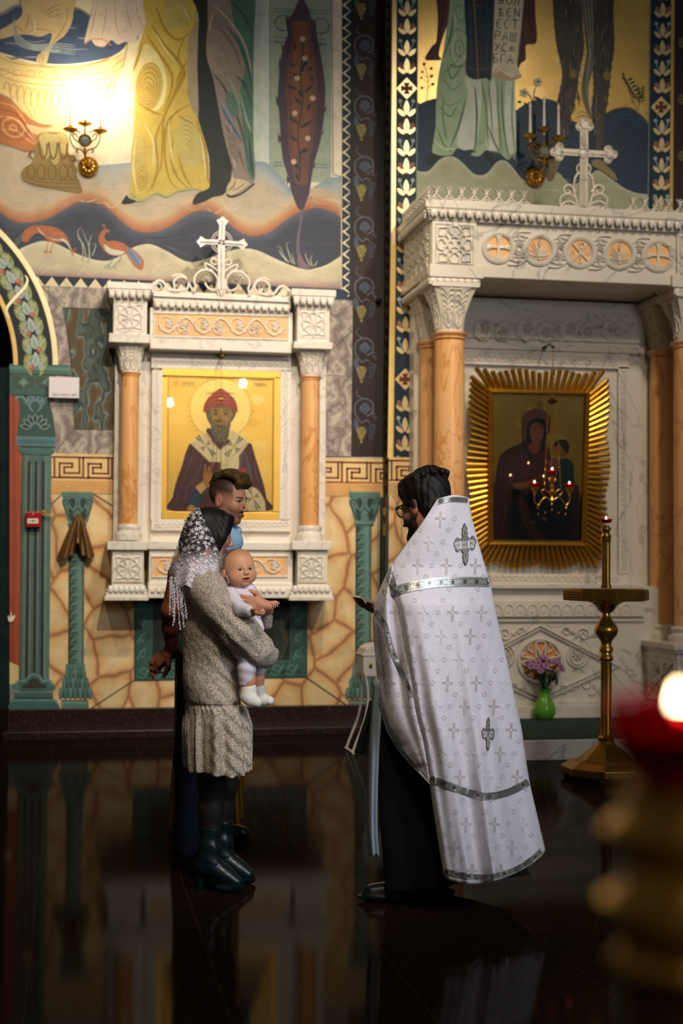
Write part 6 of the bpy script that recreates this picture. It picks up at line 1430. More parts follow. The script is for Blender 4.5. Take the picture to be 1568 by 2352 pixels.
# ------------------------------------------------------------------ mother and child icon in a gilded sunburst frame
zb_, zt_ = zt(1240, 1250, -.52), zt(1240, 900, -.66)
_ta, _tb = PY(1240, 1255, -.52), PY(1240, 898, -.71)
_tn = Vector((0, -(_tb.z-_ta.z), _tb.y-_ta.y)).normalized()
def tilt(x, y, n):
    """picture plane leaning out at the top"""
    d = ray(x, y); p0 = _ta+_tn*n; return CAM+d*((p0-CAM).dot(_tn)/d.dot(_tn))
icB = empty('framed_icon', PY(1238, 1310, -.5), 'dark icon of mother and child inside a wide gilded sunburst frame', 'icon')
def tslab(mb, P, n0, n1):
    v = [tilt(x, y, n0) for x, y in P]+[tilt(x, y, n1) for x, y in P]; k = len(P)
    mb.add(v, [tuple(range(k)), tuple(range(2*k-1, k-1, -1))]+[(i, k+i, k+(i+1) % k, (i+1) % k) for i in range(k)])
mb = MB(); tslab(mb, [(1122, 898), (1352, 904), (1344, 1254), (1120, 1252)], -.03, .0); mb.build('board', M['wood'], icB)
IN = [(1133, 904), (1343, 909), (1333, 1242), (1134, 1240)]; OUT = [(1121, 893), (1356, 900), (1347, 1256), (1118, 1254)]
def lerpQ(a, b, t): return [(p[0]+(q[0]-p[0])*t, p[1]+(q[1]-p[1])*t) for p, q in zip(a, b)]
mb = MB(); ring = [(0, .004), (.12, .03), (.3, .04), (.42, .028), (.55, .03), (.72, .05), (.88, .046), (1, .0)]
V = []; 
for t, h in ring: V += [tilt(x, y, h) for x, y in lerpQ(IN, OUT, t)]
mb.add(V, [(4*j+i, 4*j+(i+1) % 4, 4*(j+1)+(i+1) % 4, 4*(j+1)+i) for j in range(len(ring)-1) for i in range(4)])
mb.build('frame', M['gilt'], icB)
R = Relief(tilt)
def rays(P0, P1, n, a0, a1, l0, ends, prof_len):
    for i in range(n):
        t = (i+.5)/n; x, y = P0[0]+(P1[0]-P0[0])*t, P0[1]+(P1[1]-P0[1])*t
        a = a0+(a1-a0)*t; L = prof_len(t); dx, dy = cos(a), -sin(a); w = math.dist(P0, P1)/n
        x2, y2 = x+dx*L, y+dy*L; w2 = w*1.12
        R.sweep([(x-dx*3, y-dy*3), (x+dx*L*.5, y+dy*L*.5), (x+dx*L*.93, y+dy*L*.93), (x2, y2)], w2*.86, .026, sm=False, prof=[(-.5, -.3), (-.5, .1), (-.3, .8), (0, 1), (.3, .8), (.5, .1), (.5, -.3)])
        R.sweep([(x2-dx*2.5, y2-dy*2.5), (x2+dx*2.4, y2+dy*2.4)], w2*.6, .03, sm=False, taper=2)
D = math.radians
top = lambda t: 40+9*abs(sin(PI*(t*3-.5)))+14*abs(2*t-1)**4
rays((1121, 893), (1356, 900), 19, D(128), D(52), 0, 0, top)
rays((1119, 1254), (1348, 1256), 21, D(232), D(308), 0, 0, lambda t: 42+10*abs(sin(PI*(t*3-.5)))+4*abs(2*t-1)**4)
side = lambda t: 40+9*abs(sin(PI*(t*3)+.2))+12*abs(2*t-1)**6
rays((1121, 893), (1118, 1254), 30, D(138), D(222), 0, 0, side)
rays((1356, 900), (1347, 1256), 30, D(42), D(-42), 0, 0, side)
R.build('sunburst', M['gilt'], icB)
pb_ = Paint(lambda x, y, n: tilt(x, y, n+.001), dz=1.6e-5)
ZJ = zf(1040, 820, 4.126)
def J(col, *a, m=0, n=4): pb_.poly(cr(ZJ(*a), True, n), col, m)
def JS(w, col, *a, taper=1, **k): pb_.stroke(ZJ(*a), w, col, taper=taper, **k)
pb_.poly([(1128, 902), (1346, 906), (1338, 1246), (1128, 1244)], '#9a7a30', 1)
for i in range(14): x, y = rnd.uniform(1130, 1300), rnd.uniform(910, 1100); pb_.poly(cr([(x, y), (x+20, y-14), (x+44, y), (x+20, y+16)], True, 3), rnd.choice(['#a08034', '#8f702a', '#a98a3c']), 1)
BR, BRD, BRL, GRN = '#45201a', '#220f0c', '#62341f', '#0c1c16'
J('#8a6c2c', 660, 500, 700, 440, 780, 420, 860, 430, 920, 480, 950, 560, 930, 640, 650, 640, m=1)
J(BR, 370, 1750, 380, 1300, 400, 1150, 430, 980, 460, 920, 540, 860, 650, 810, 650, 700, 655, 600, 690, 530, 760, 495, 830, 495, 890, 530, 920, 600, 915, 700, 880, 780, 900, 860, 940, 980, 1040, 1060, 1140, 1180, 1200, 1290, 1210, 1750)
J('#1a1410', 560, 1280, 640, 1260, 900, 1290, 1100, 1300, 1190, 1400, 1200, 1750, 560, 1750); J(GRN, 570, 1290, 640, 1290, 640, 1500, 600, 1700, 540, 1750, 540, 1500)
J(GRN, 650, 810, 680, 780, 700, 860, 740, 940, 790, 960, 840, 900, 850, 860, 800, 960, 760, 1000, 700, 930)
J('#6d3c28', 655, 700, 660, 600, 700, 530, 780, 505, 850, 515, 900, 560, 915, 640, 890, 620, 850, 585, 780, 580, 720, 610, 700, 680, 690, 780, 670, 800)
J('#1b1a14', 700, 700, 715, 625, 770, 590, 840, 595, 885, 640, 900, 700, 880, 780, 860, 860, 830, 820, 720, 810, 700, 780)
J('#935a32', 735, 660, 770, 620, 820, 620, 855, 660, 860, 720, 840, 790, 800, 830, 760, 815, 735, 760, 728, 700); J('#80492a', 735, 820, 760, 815, 800, 832, 830, 810, 820, 880, 780, 920, 740, 900, 715, 850)
JS(2.2, '#3a1c10', 745, 680, 770, 665, 795, 678); JS(2.2, '#3a1c10', 815, 678, 835, 668, 852, 682); JS(1.8, '#5a2c18', 806, 690, 812, 730, 800, 745); JS(2, '#6d2a1c', 785, 775, 802, 780, 818, 772); pb_.poly(ell(*ZJ(772, 682)[0], 1.6, 1.4, 8), '#150b08'); pb_.poly(ell(*ZJ(834, 684)[0], 1.6, 1.4, 8), '#150b08')
for k in range(7): JS(2, '#c9974a', 690+k*30, 505-abs(k-3)*-6-10, 690+k*30, 450-(k % 2)*16, taper=0)
JS(3, '#b98842', 680, 500, 780, 478, 890, 505, taper=0)
for a in ((480, 960, 470, 1100, 440, 1300), (560, 960, 580, 1100, 560, 1250), (600, 1000, 640, 1150, 720, 1180), (440, 1240, 500, 1220, 560, 1280, 550, 1480), (480, 1290, 440, 1480, 430, 1700), (640, 1300, 650, 1460, 700, 1600, 820, 1700), (880, 900, 900, 1000, 1000, 1080), (520, 1250, 500, 1500, 470, 1720)): JS(4, BRD, *a); JS(2.6, BRL, a[0]-12, a[1], *[v-(8 if i % 2 == 0 else 0) for i, v in enumerate(a[2:])])
J('#8c5430', 570, 1200, 640, 1190, 720, 1170, 790, 1140, 800, 1160, 760, 1190, 800, 1190, 790, 1210, 730, 1225, 650, 1250, 580, 1240)
J('#7d4628', 955, 860, 960, 810, 1000, 785, 1060, 790, 1100, 830, 1098, 880, 1070, 930, 1010, 940, 970, 910); J('#9a5c34', 965, 870, 990, 830, 1030, 850, 1040, 900, 1010, 935, 975, 915); J('#301a10', 960, 850, 975, 800, 1030, 780, 1080, 795, 1104, 850, 1085, 910, 1050, 880, 1010, 830); JS(1.6, '#40200f', 975, 870, 992, 866); JS(1.6, '#40200f', 1010, 870, 1026, 868)
J('#123528', 1000, 1000, 1040, 960, 1100, 970, 1140, 1020, 1150, 1180, 1140, 1280, 1060, 1300, 990, 1290, 960, 1150); J('#7a4a24', 900, 1000, 950, 960, 1000, 990, 980, 1120, 940, 1100)
J('#4a2114', 640, 1330, 700, 1400, 760, 1580, 840, 1680, 860, 1740, 760, 1720, 680, 1600, 640, 1460); J('#2f1a12', 1130, 1330, 1180, 1320, 1200, 1740, 1140, 1740); J('#6d4a24', 850, 1520, 880, 1515, 890, 1545, 860, 1555); J('#6d4a24', 740, 1560, 770, 1550, 780, 1580, 750, 1590)
pb_.build('painting', [M['iconpaint'], M['icongold']], icB)
mb = MB(); tslab(mb, [(1130, 902), (1345, 907), (1336, 1245), (1131, 1243)], .012, .014); mb.build('glass', M['glass'], icB)

# ------------------------------------------------------------------ wall candle fixtures
def pt(x, y, Y): return PY(x, y, Y)
SCONCE_W = 11
def sconce(plate, gem, cups, Yg, label, lit, twist):
    (px, py), (gx, gy) = plate, gem
    Yw = -SH-.02 if px > 900 else -.03
    root = empty('wall_sconce', PY(px, py, Yw), label, 'wall light', None)
    c = PY(px, py, Yw); mb = MB(); r = 22/FPX*(c-CAM).length
    mb.lathe([(r*.98, 0), (r, .008), (r*.93, .016), (r*.86, .010), (r*.5, .022), (r*.2, .035), (0.004, .04)], c, 32, axis=(0, -1, 0))
    for k in range(14): a = k*2*PI/14; mb.ball(c+Vector((r*.82*cos(a), -.014, r*.82*sin(a))), .009, 8, 6)
    for k in range(9): a = k*2*PI/9; mb.ball(c+Vector((r*.5*cos(a), -.024, r*.5*sin(a))), (.016, .008, .022), 8, 6)
    mb.build('wall_plate', M['brass'], root, smooth=True)
    g = PY(gx, gy, Yg); base = PY(gx, gy+34, Yg+.03)
    mb = MB(); path = [c+Vector((0, -.02, 0)), c+Vector((0, -.08, -.01)), (c+base)/2+Vector((0, -.05, 0)), base, PY(gx, gy+16, Yg)]
    mb.tube(cr([tuple(p) for p in path], n=5), .010, 8)
    for s_ in (1, -1):
        for P in ([(gx, gy+36), (gx+s_*5, gy+24), (gx+s_*14, gy+20), (gx+s_*20, gy+24), (gx+s_*15, gy+28)], [(gx+s_*14, gy+4), (gx+s_*22, gy-2), (gx+s_*28, gy-10), (gx+s_*22, gy-16), (gx+s_*17, gy-8)], [(gx+s_*4, gy+22), (gx+s_*24, gy+16), (gx+s_*34, gy-2), (gx+s_*33, gy-16)], [(gx+s_*10, gy-18), (gx+s_*22, gy-22), (gx+s_*33, gy-12)]):
            mb.tube([tuple(PY(x, y, Yg)) for x, y in cr(P, n=4)], .0055, 6)
    mb.tube([tuple(PY(gx, gy-14, Yg)), tuple(PY(gx, gy-26, Yg))], .008, 8)
    mb.build('arms', M['brass'], root, smooth=True)
    mb = MB(); rg = 12.5/FPX*(g-CAM).length
    mb.lathe([(rg, -.005), (rg*1.15, 0), (rg*1.18, .008), (rg*1.05, .014), (rg*.9, .010), (rg*.85, 0)], g, 28, axis=(0, -1, 0))
    ring = mb.build('gem_ring', M['brass'], root, smooth=True)
    MB().lathe([(rg*.9, 0), (rg*.7, .012), (rg*.3, .018)], g+Vector((0, 0, 0)), 10, axis=(0, -1, 0)).build('gem', simple('cut_glass', '#8f9a98', .08, .3), ring)
    for cx, cy, top in cups:
        q = PY(cx, cy, Yg+(.04 if cx == cups[1][0] else 0)); mb = MB(); R_ = .060
        mb.lathe([(.005, -.05), (.009, -.04), (.006, -.03), (.008, -.022), (.02, -.016), (R_*.8, -.004), (R_, .004), (R_*.96, .008), (R_*.5, .0), (.012, .002), (.012, .018), (.018, .024), (.019, .032), (.012, .034)], q, 24)
        cup = mb.build('drip_pan', M['brass'], root, smooth=True)
        h = PY(cx, top, q.y).z-q.z-.03; mb = MB(); n = 30; rows = []
        for k in range(n+1):
            t = k/n; rr = .0125*(1-.35*t)
            rows.append((rr*(1+(.10*(1 if k % 3 else -1) if twist else 0)), .03+h*t))
        mb.lathe(rows, q, 14); can_ = mb.build('candle_sleeve', simple('wax_white', '#e6dcd8', .5), root, smooth=True)
        mb = MB(); z = q.z+.03+h; mb.lathe([(.005, 0), (.010, .010), (.0125, .022), (.009, .04), (.004, .055), (.001, .068)], (q.x, q.y, z), 14)
        mb.build('bulb', emit('lit_bulb', '#ffe2ae', 60) if lit else simple('frosted_bulb', '#e4ddd2', .3), can_, smooth=True)
        if lit:
            l = lamp('sconce_bulb_light', 'POINT', (q.x, q.y-.02, z+.05), SCONCE_W, (1, .80, .50), .02)

sconce((203, 383), (195, 323), [(162, 298, 224), (195, 285, 232), (230, 302, 228)], -.20, 'lit brass three-candle wall light on the painted font', True, False)
sconce((1229, 407), (1250, 348), [(1217, 314, 250), (1249, 299, 240), (1282, 319, 255)], -SH-.24, 'unlit brass three-candle wall light behind the marble canopy cross', False, True)

# ------------------------------------------------------------------ small fixtures on the wall
e = empty('emergency_light', PY(146, 914, -.04), 'white rectangular plastic unit on the painted pier', 'wall unit')
mb = MB(); pbox(mb, 112, 866, 182, 914, -.095, -.035); b_ = mb.build('housing', M['whiteplastic'], e, bev=.004)
q_ = Paint(lambda x, y, n: PY(x, y, -.095-n))
q_.poly([(119, 903.5), (178, 904.5), (178, 910), (119, 909)], '#c9c6c9'); q_.hold = True
for x, w, c in ((122, 3, '#63b08a'), (127, 3, '#79c09a'), (142, 14, '#9aa49f'), (166, 7, '#8a9098')): q_.poly([(x, 905.5), (x+w, 905.6), (x+w, 908), (x, 907.9)], c)
q_.build('status_strip', M['iconpaint'], e)
e = empty('fire_alarm_box', PY(76, 1213, -.04), 'small red call point on the green painted column', 'fire alarm')
mb = MB(); pbox(mb, 59, 1175, 94, 1211, -.09, -.035); mb.build('housing', simple('red_plastic', '#a3161f', .25), e, bev=.008)
q_ = Paint(lambda x, y, n: PY(x, y, -.0905-n)); q_.poly([(63, 1191), (88, 1191), (88, 1202), (63, 1202)], '#e8e2d8'); q_.hold = True
q_.poly(ell(75.5, 1196.5, 2.6, 2.6, 12), '#161414'); q_.poly([(65.5, 1196.5), (69, 1194.3), (69, 1198.7)], '#161414'); q_.poly([(85.5, 1196.5), (82, 1194.3), (82, 1198.7)], '#161414'); q_.poly([(69, 1196), (71.5, 1196), (71.5, 1197), (69, 1197)], '#161414'); q_.poly([(79.5, 1196), (82, 1196), (82, 1197), (79.5, 1197)], '#161414'); q_.poly(ell(76, 1181, 1.8, 1.8, 10), '#d8a0a0')
q_.build('window_label', M['iconpaint'], e)
mb = MB(); mb.tube([tuple(p) for p in (PY(94, 1177, -.07), PY(98, 1174, -.08), PY(104, 1175, -.075), PY(105, 1180, -.07), PY(97, 1181, -.07), PY(112, 1183, -.06), PY(124, 1186, -.05))], [.006, .008, .007, .008, .009, .006, .003], 8)
tag(mb.build('cable_seal', simple('yellow_plastic', '#c9a21e', .4), smooth=True), 'yellow plastic tag sticking out of the red call point', 'tag')
mb = MB(); c = PY(870, 690, -.06); mb.ball(c, (.028, .04, .02), 12, 8); mb.tube([tuple(c), tuple(c+Vector((.02, .05, 0)))], .008, 8)
tag(mb.build('spotlight', M['black'], smooth=True), 'tiny black spotlight on the dark vine border', 'spotlight')

# brown cloth hanging on a hook
cl = empty('hanging_cloth', PY(180, 1284, -.05), 'brown satin cloth hanging from a nail on the small green painted column', 'cloth')
NV, NU = 26, 60; V = []; F = []
ue = lambda u: u
for j in range(NV+1):
    v = j/NV
    for i in range(NU+1):
        u = -1+2*i/NU; au = abs(u)
        wdt = 3+(36 if u > 0 else 42)*(v**.85); x = 181+u*wdt-3*v
        hem = (94+4*cos(u*9) if au > .25 else 60+34*(au/.25)**2)
        y = 1187+v*hem-8*(1-v)*au
        fold = .028*v*cos(u*PI*2.6)+.012*v*sin(u*11+1); dep = -.05-.02-.045*math.sqrt(max(0, 1-u*u))*(.3+.7*v)-max(-.02, fold)
        V.append(PY(x, y, dep))
F = [(j*(NU+1)+i, j*(NU+1)+i+1, (j+1)*(NU+1)+i+1, (j+1)*(NU+1)+i) for j in range(NV) for i in range(NU)]
mb = MB(); mb.add(V, F); o = mb.build('fabric', simple('brown_satin', '#6b4a24', .33, .25, noise=.15), cl, smooth=True); s_ = o.modifiers.new('s', 'SOLIDIFY'); s_.thickness = .004
mb = MB(); p = PY(181, 1185, -.03); mb.tube([tuple(p), tuple(p+Vector((0, -.07, 0))), tuple(p+Vector((0, -.075, .015)))], .005, 8); mb.build('hook', M['brass'], cl)

# ------------------------------------------------------------------ votive cups and flames
def votive(c, r, label, flame_h=.022, power=.25, cat='votive cup', seg=28, mt=None, drop=None, group=None, lean=0.0):
    """red glass cup, rim at height c.z; r rim radius"""
    h = drop or r*.75
    root = empty('votive_cup', (c[0], c[1], c[2]-h), label, cat, group)
    mb = MB(); t = r*.06
    mb.lathe([(r*.35, -h), (r*.6, -h*.95), (r*.86, -h*.6), (r*.97, -h*.2), (r*1.0, 0), (r*1.03, h*.06), (r*1.0, h*.10), (r*.94, h*.02), (r*.90, -h*.2), (r*.80, -h*.55), (r*.55, -h*.85), (r*.05, -h*.86)], c, seg)
    mb.build('cup', mt or M['redglass'], root, smooth=True)
    mb = MB(); mb.lathe([(.05*r, -h*.8), (r*.55, -h*.84), (r*.86, -h*.32), (.002, -h*.31)], c, seg); wx = mb.build('oil', simple('lamp_oil', '#7a1410', .06, spec=.8), root, smooth=True)
    mb = MB(); fx, fy, fz = c[0], c[1], c[2]-h*.25
    k = flame_h; mb.lathe([(.001, 0), (k*.16, k*.12), (k*.24, k*.32), (k*.21, k*.55), (k*.1, k*.82), (.0006, k)], (fx, fy, fz+.004), 12, axis=(lean, 0, 1) if lean else None)
    mb.build('flame', M['flame'], root, smooth=True)
    if power: lamp('candle_light', 'POINT', (fx, fy, fz+k*.7), power, (1, .55, .2), k*.25)
    return root
# hanging lamp before the sunburst icon
YL = -.93
lpB = empty('hanging_lamp', PY(1267, 1170, YL), 'three-armed brass hanging lamp in front of the sunburst icon', 'hanging lamp')
L3 = lambda x, y, d=0: tuple(PY(x, y, YL+d))
mb = MB(); a = PY(1238, 800, -.50)
mb.tube([L3(1270, 800), tuple(PY(1262, 790, -.75)), tuple(PY(1250, 800, -.52))], .007, 8)
mb.lathe([(.035, 0), (.03, .01), (.012, .02), (.016, .05), (.004, .06)], PY(1247, 800, -.475), 16, axis=(0, -1, 0)); mb.ball(L3(1271, 797), .010, 8, 6)
mb.build('bracket', simple('dark_bronze', '#2c2012', .35, .9), lpB, smooth=True)
def chain(mb, p0, p1, r=.0035, n=None):
    p0, p1 = Vector(p0), Vector(p1); L = (p1-p0).length; n = n or max(4, int(L/.018)); d = (p1-p0)/n
    for i in range(n):
        c = p0+d*(i+.5); a = Vector((1, 0, 0)) if i % 2 else Vector((0, 1, 0)); t = d.normalized(); a = (a-t*a.dot(t)).normalized()
        mb.tube([tuple(c+t*d.length*.66*cos(w)+a*.0042*sin(w)) for w in np.linspace(0, 2*PI, 9)[:-1]], .0016, 4, closed=True)
mb = MB(); chain(mb, L3(1270, 800), L3(1268, 912)); ch1 = mb.build('chain', M['brass_dull'], lpB)
mb = MB(); mb.lathe([(.004, .03), (.012, .022), (.030, .008), (.043, .0), (.040, -.006), (.022, -.018), (.006, -.026)], L3(1268, 921), 20); mb.build('canopy_dish', simple('red_bronze', '#6d2416', .3, .8), lpB, smooth=True)
for p, q in (((1259, 926), (1250, 1118)), ((1277, 926), (1287, 1122)), ((1268, 930), (1266, 1100))):
    mb = MB(); chain(mb, L3(*p), L3(*q, .02 if p[0] == 1268 else 0)); mb.build('chain', M['brass'], lpB)
mb = MB(); mb.lathe([(.002, -.13), (.008, -.12), (.005, -.11), (.022, -.085), (.012, -.06), (.03, -.035), (.034, -.02), (.014, 0), (.022, .02), (.012, .035), (.03, .075), (.033, .09), (.028, .095)], L3(1267, 1124), 20)
for s_, tx, ty in ((-1, 1227, 1118), (1, 1307, 1120)):
    P = [(1267+s_*4, 1150), (1267+s_*14, 1142), (1267+s_*24, 1150), (1267+s_*32, 1160), (1267+s_*40, 1152), (1267+s_*41, 1140)]
    mb.tube([L3(x, y) for x, y in cr(P, n=4)], .005, 6); mb.tube([L3(x, y) for x, y in cr([(1267+s_*32, 1160), (1267+s_*31, 1168), (1267+s_*35, 1164)], n=4)], .005, 6)
    mb.tube([L3(x, y) for x, y in cr([(1267+s_*6, 1136), (1267+s_*16, 1124), (1267+s_*24, 1130), (1267+s_*18, 1138)], n=4)], .004, 6)
    mb.lathe([(.004, -.075), (.010, -.065), (.008, -.05), (.022, -.03), (.034, -.008), (.036, .0)], L3(tx, ty), 16)
for k in range(5): mb.lathe([(.001, -.02), (.006, -.012), (.002, 0)], L3(1236+k*15.5, 1172-abs(k-2)*-3-(4 if k == 2 else 0)), 8)
mb.build('body', M['brass'], lpB, smooth=True)
votive(L3(1268, 1080), .043, 'upper middle red cup of the hanging lamp, flame lit', .026, .12, group='red cups of the hanging lamp', drop=.036)
votive(L3(1227, 1110), .043, 'left red cup of the hanging lamp, flame lit', .026, .12, group='red cups of the hanging lamp', drop=.034)
votive(L3(1307, 1112), .043, 'right red cup of the hanging lamp, flame lit', .026, .12, group='red cups of the hanging lamp', drop=.034)
# hanging lamp before the saint's icon (only bracket, chains and the top show)
YL2 = -.46; L4 = lambda x, y, d=0: tuple(PY(x, y, YL2+d))
lpA = empty('hanging_lamp', PY(508, 1150, YL2), 'brass hanging lamp on thin chains before the bearded saint icon', 'hanging lamp')
mb = MB(); mb.tube([tuple(PY(507, 817, -.13)), tuple(PY(507, 812, -.3)), L4(507, 806), L4(507, 800)], .005, 8)
mb.build('bracket', M['black'], lpA)
R = Relief(lambda x, y, n: PY(x, y, -.126-n)); R.plate([(494, 816), (501, 811), (507, 806), (514, 811), (521, 816), (514, 821), (507, 826), (501, 821)], .01, dome=.008); R.sweep(ell(507, 816, 8, 6, 16), 2, .02, closed=True, sm=False); R.build('rosette', M['brass'], lpA)
for x, y, x2, y2 in ((505.5, 806, 505.5, 914), (509.5, 806, 509.5, 914), (504, 920, 494, 1110), (512, 920, 522, 1110), (508, 922, 508, 1100)):
    mb = MB(); mb.tube([L4(x, y), L4(x2, y2)], .0016, 5); mb.build('chain', M['brass_dull'], lpA)
mb = MB(); mb.lathe([(.012, .006), (.022, 0), (.012, -.010), (.003, -.014)], L4(508, 918), 16); mb.build('canopy_dish', M['brass'], lpA, smooth=True)
mb = MB(); mb.lathe([(.004, -.09), (.02, -.07), (.045, -.03), (.052, 0), (.045, 0), (.03, -.04), (.004, -.05)], L4(508, 1122), 20); mb.build('bowl', M['brass'], lpA, smooth=True)

# ------------------------------------------------------------------ tall brass candle stand in front of the canopy
cs = PZ(1392, 1786, 0.0); D0 = (cs-CAM).dot(FWD); sc = D0/FPX
zc = lambda y: 1.40-(y-1288)*sc
st = empty('candle_stand', (cs.x, cs.y, 0), 'tall brass floor candle stand with octagonal tray before the canopy', 'candle stand')
P0 = (cs.x, cs.y, 0); A8 = PI/8
mb = MB(); R0 = 104*sc
mb.lathe([(R0*.98, .022), (R0, .035), (R0*1.0, .075), (R0*.80, .11), (R0*.62, .125), (R0*.48, .16), (R0*.42, .175), (R0*.22, .22), (R0*.16, .25)], P0, 8, a0=A8)
mb.build('base', M['brass_dull'], st, bev=.004)
for k in range(4):
    a = PI/4+k*PI/2+.3; mb = MB(); mb.lathe([(.03, 0), (.034, .012), (.028, .026)], (P0[0]+R0*.82*cos(a), P0[1]+R0*.82*sin(a), 0), 12); mb.build('foot', M['black'], st)
mb = MB(); mb.lathe([(.052, .24), (.058, .26), (.045, .275), (.036, .285), (.036, zc(1512)-.01)], P0, 24, flute=(12, .10))
mb.build('lower_shaft', M['brass_dull'], st, smooth=True)
mb = MB(); z = zc
mb.lathe([(.038, z(1514)), (.046, z(1510)), (.046, z(1504)), (.038, z(1500)), (.036, z(1494)), (.046, z(1490)), (.046, z(1484)), (.034, z(1478)), (.036, z(1470)), (.04, z(1466)), (.05, z(1462)), (.072, z(1452)), (.078, z(1445)), (.078, z(1440)), (.07, z(1432)), (.05, z(1424)), (.036, z(1416)), (.028, z(1410)), (.026, z(1404)), (.05, z(1398)), (.075, z(1385)), (.1, z(1380)), (.14, z(1374)), (.16, z(1372))], P0, 32)
mb.build('knob', M['brass'], st, smooth=True)
mb = MB(); RT = 100*sc; zt0, zt1 = z(1374), z(1351)
mb.lathe([(RT*.80, zt0-.004), (RT*.98, zt0), (RT*1.0, zt0+.004), (RT*1.0, zt1+.004), (RT*.985, zt1+.008), (RT*.95, zt1+.004), (RT*.93, zt1-.012), (.02, zt1-.014)], P0, 8, a0=A8+.25)
tr = mb.build('tray', M['brass_dull'], st, bev=.002)
mb = MB()
for k in range(8):
    a = A8+.25+k*PI/4; p = Vector((RT*cos(a), RT*sin(a), 0)); q = Vector((RT*cos(a+PI/4), RT*sin(a+PI/4), 0)); nn = (p+q).normalized()
    for r_ in range(4):
        for i in range(16): c = p+(q-p)*((i+.5+.5*(r_ % 2))/16.5)+nn*.001+Vector((P0[0], P0[1], zt0+.008+r_*(zt1-zt0-.008)/3.6)); mb.ball(c, .0042, 6, 4)
mb.build('beading', M['brass_dull'], tr)
mb = MB(); mb.lathe([(.034, z(1346)), (.034, z(1340)), (.028, z(1336)), (.029, z(1237))], P0, 24, flute=(12, .10)); mb.build('upper_shaft', M['brass_dull'], st, smooth=True)
mb = MB(); mb.lathe([(.03, z(1240)), (.034, z(1237)), (.032, z(1230)), (.036, z(1226)), (.03, z(1222)), (.024, z(1219)), (.026, z(1213)), (.034, z(1210)), (.034, z(1206)), (.02, z(1203)), (.02, z(1200))], P0, 24); mb.build('collar', M['brass'], st, smooth=True)
votive((P0[0], P0[1], z(1187)), 15*sc, 'small red cup with a flame on top of the tall brass stand', .022, .12, drop=.026)

# ------------------------------------------------------------------ blurred candle stand close to the camera
DN = .66; cn = PD(1566, 1640, DN); sn = DN/FPX
nf = empty('candle_stand', (cn.x, cn.y, 0), 'out-of-focus brass candle stand in the near right foreground', 'candle stand')
zz = lambda y: PD(1566, y, DN).z
prof = [(.13, 0.0), (.13, .02), (.10, .05), (.05, .09), (.03, .14), (.022, .2), (.022, 1.02), (.026, 1.06)]
for y, r in ((2352, .026), (2290, .027), (2240, .03), (2200, .033), (2170, .028), (2140, .031), (2100, .038), (2060, .038), (2030, .028), (1990, .025), (1960, .028), (1935, .036), (1900, .037), (1870, .030), (1850, .025), (1830, .024), (1815, .03), (1806, .03)): prof.append((r, zz(y)))
mb = MB(); mb.lathe(prof, (cn.x, cn.y, 0), 40); mb.build('stem', simple('aged_brass', '#d9ae55', .36, 1.0, noise=.15, bumpy=.2, bscale=60), nf, smooth=True)
votive((cn.x, cn.y, zz(1622)), .036, 'large blurred red glass cup with a bright flame in the near right corner', .015, .008, drop=zz(1622)-zz(1806), mt=M['redglass'], lean=-.12)

# ------------------------------------------------------------------ vase of purple daisies on the carpet
v0 = PZ(1250, 1652, .15); sv = (v0-CAM).dot(FWD)/FPX; v0.z = .150
vs = empty('flower_vase', v0, 'glossy lime green vase standing on the dark green carpet', 'vase')
mb = MB(); k = sv; mb.lathe([(10*k, 0), (18*k, 2*k), (25*k, 12*k), (26*k, 22*k), (23*k, 34*k), (16*k, 48*k), (12.5*k, 56*k), (14*k, 64*k), (18*k, 70*k), (16*k, 70*k), (10*k, 58*k)], v0, 28)
mb.build('body', simple('green_ceramic', '#5f9a34', .16), vs, smooth=True)
bq = empty('flower_bouquet', v0+Vector((0, 0, 60*k)), 'bunch of purple daisies in the lime green vase', 'flowers')
rb = random.Random(3); pm = simple('purple_petal', '#9d6b92', .6, noise=.2); pc = simple('flower_centre', '#5d3a48', .7); lf = simple('leaf_green', '#16301a', .6)
for i in range(36):
    a = rb.uniform(0, 2*PI); rr = math.sqrt(rb.random()); h = v0+Vector((rr*46*k*cos(a), rr*38*k*sin(a), (116+26*math.sqrt(max(0, 1-rr*rr))+rb.uniform(-10, 4))*k))
    n_ = (h-(v0+Vector((0, 0, 80*k)))).normalized(); n_ = (n_+Vector((0, -.5, .1))).normalized()
    mb = MB(); mb.tube([tuple(v0+Vector((0, 0, 50*k))), tuple(v0+Vector((rr*12*k*cos(a), rr*12*k*sin(a), 84*k))), tuple(h)], .0022, 5)
    if i % 2: p = v0+(h-v0)*.75; mb.ball(p, (.012, .006, .03), 6, 5)
    stn = mb.build('stem', lf, bq)
    e1 = n_.orthogonal().normalized(); e2 = n_.cross(e1); mb = MB(); rp = rb.uniform(8, 11)*k
    for j in range(9):
        w = j*2*PI/9; d = e1*cos(w)+e2*sin(w); s2 = n_.cross(d)
        mb.add([h, h+d*rp*.6+s2*rp*.22+n_*.004, h+d*rp+n_*.002, h+d*rp*.6-s2*rp*.22+n_*.004, h+d*rp*.55-n_*.003], [(0, 1, 4), (1, 2, 4), (2, 3, 4), (3, 0, 4), (0, 3, 2, 1)])
    bl = mb.build('bloom', pm, bq); MB().ball(h+n_*.003, rp*.25, 8, 5).build('flower_centre', pc, bl)

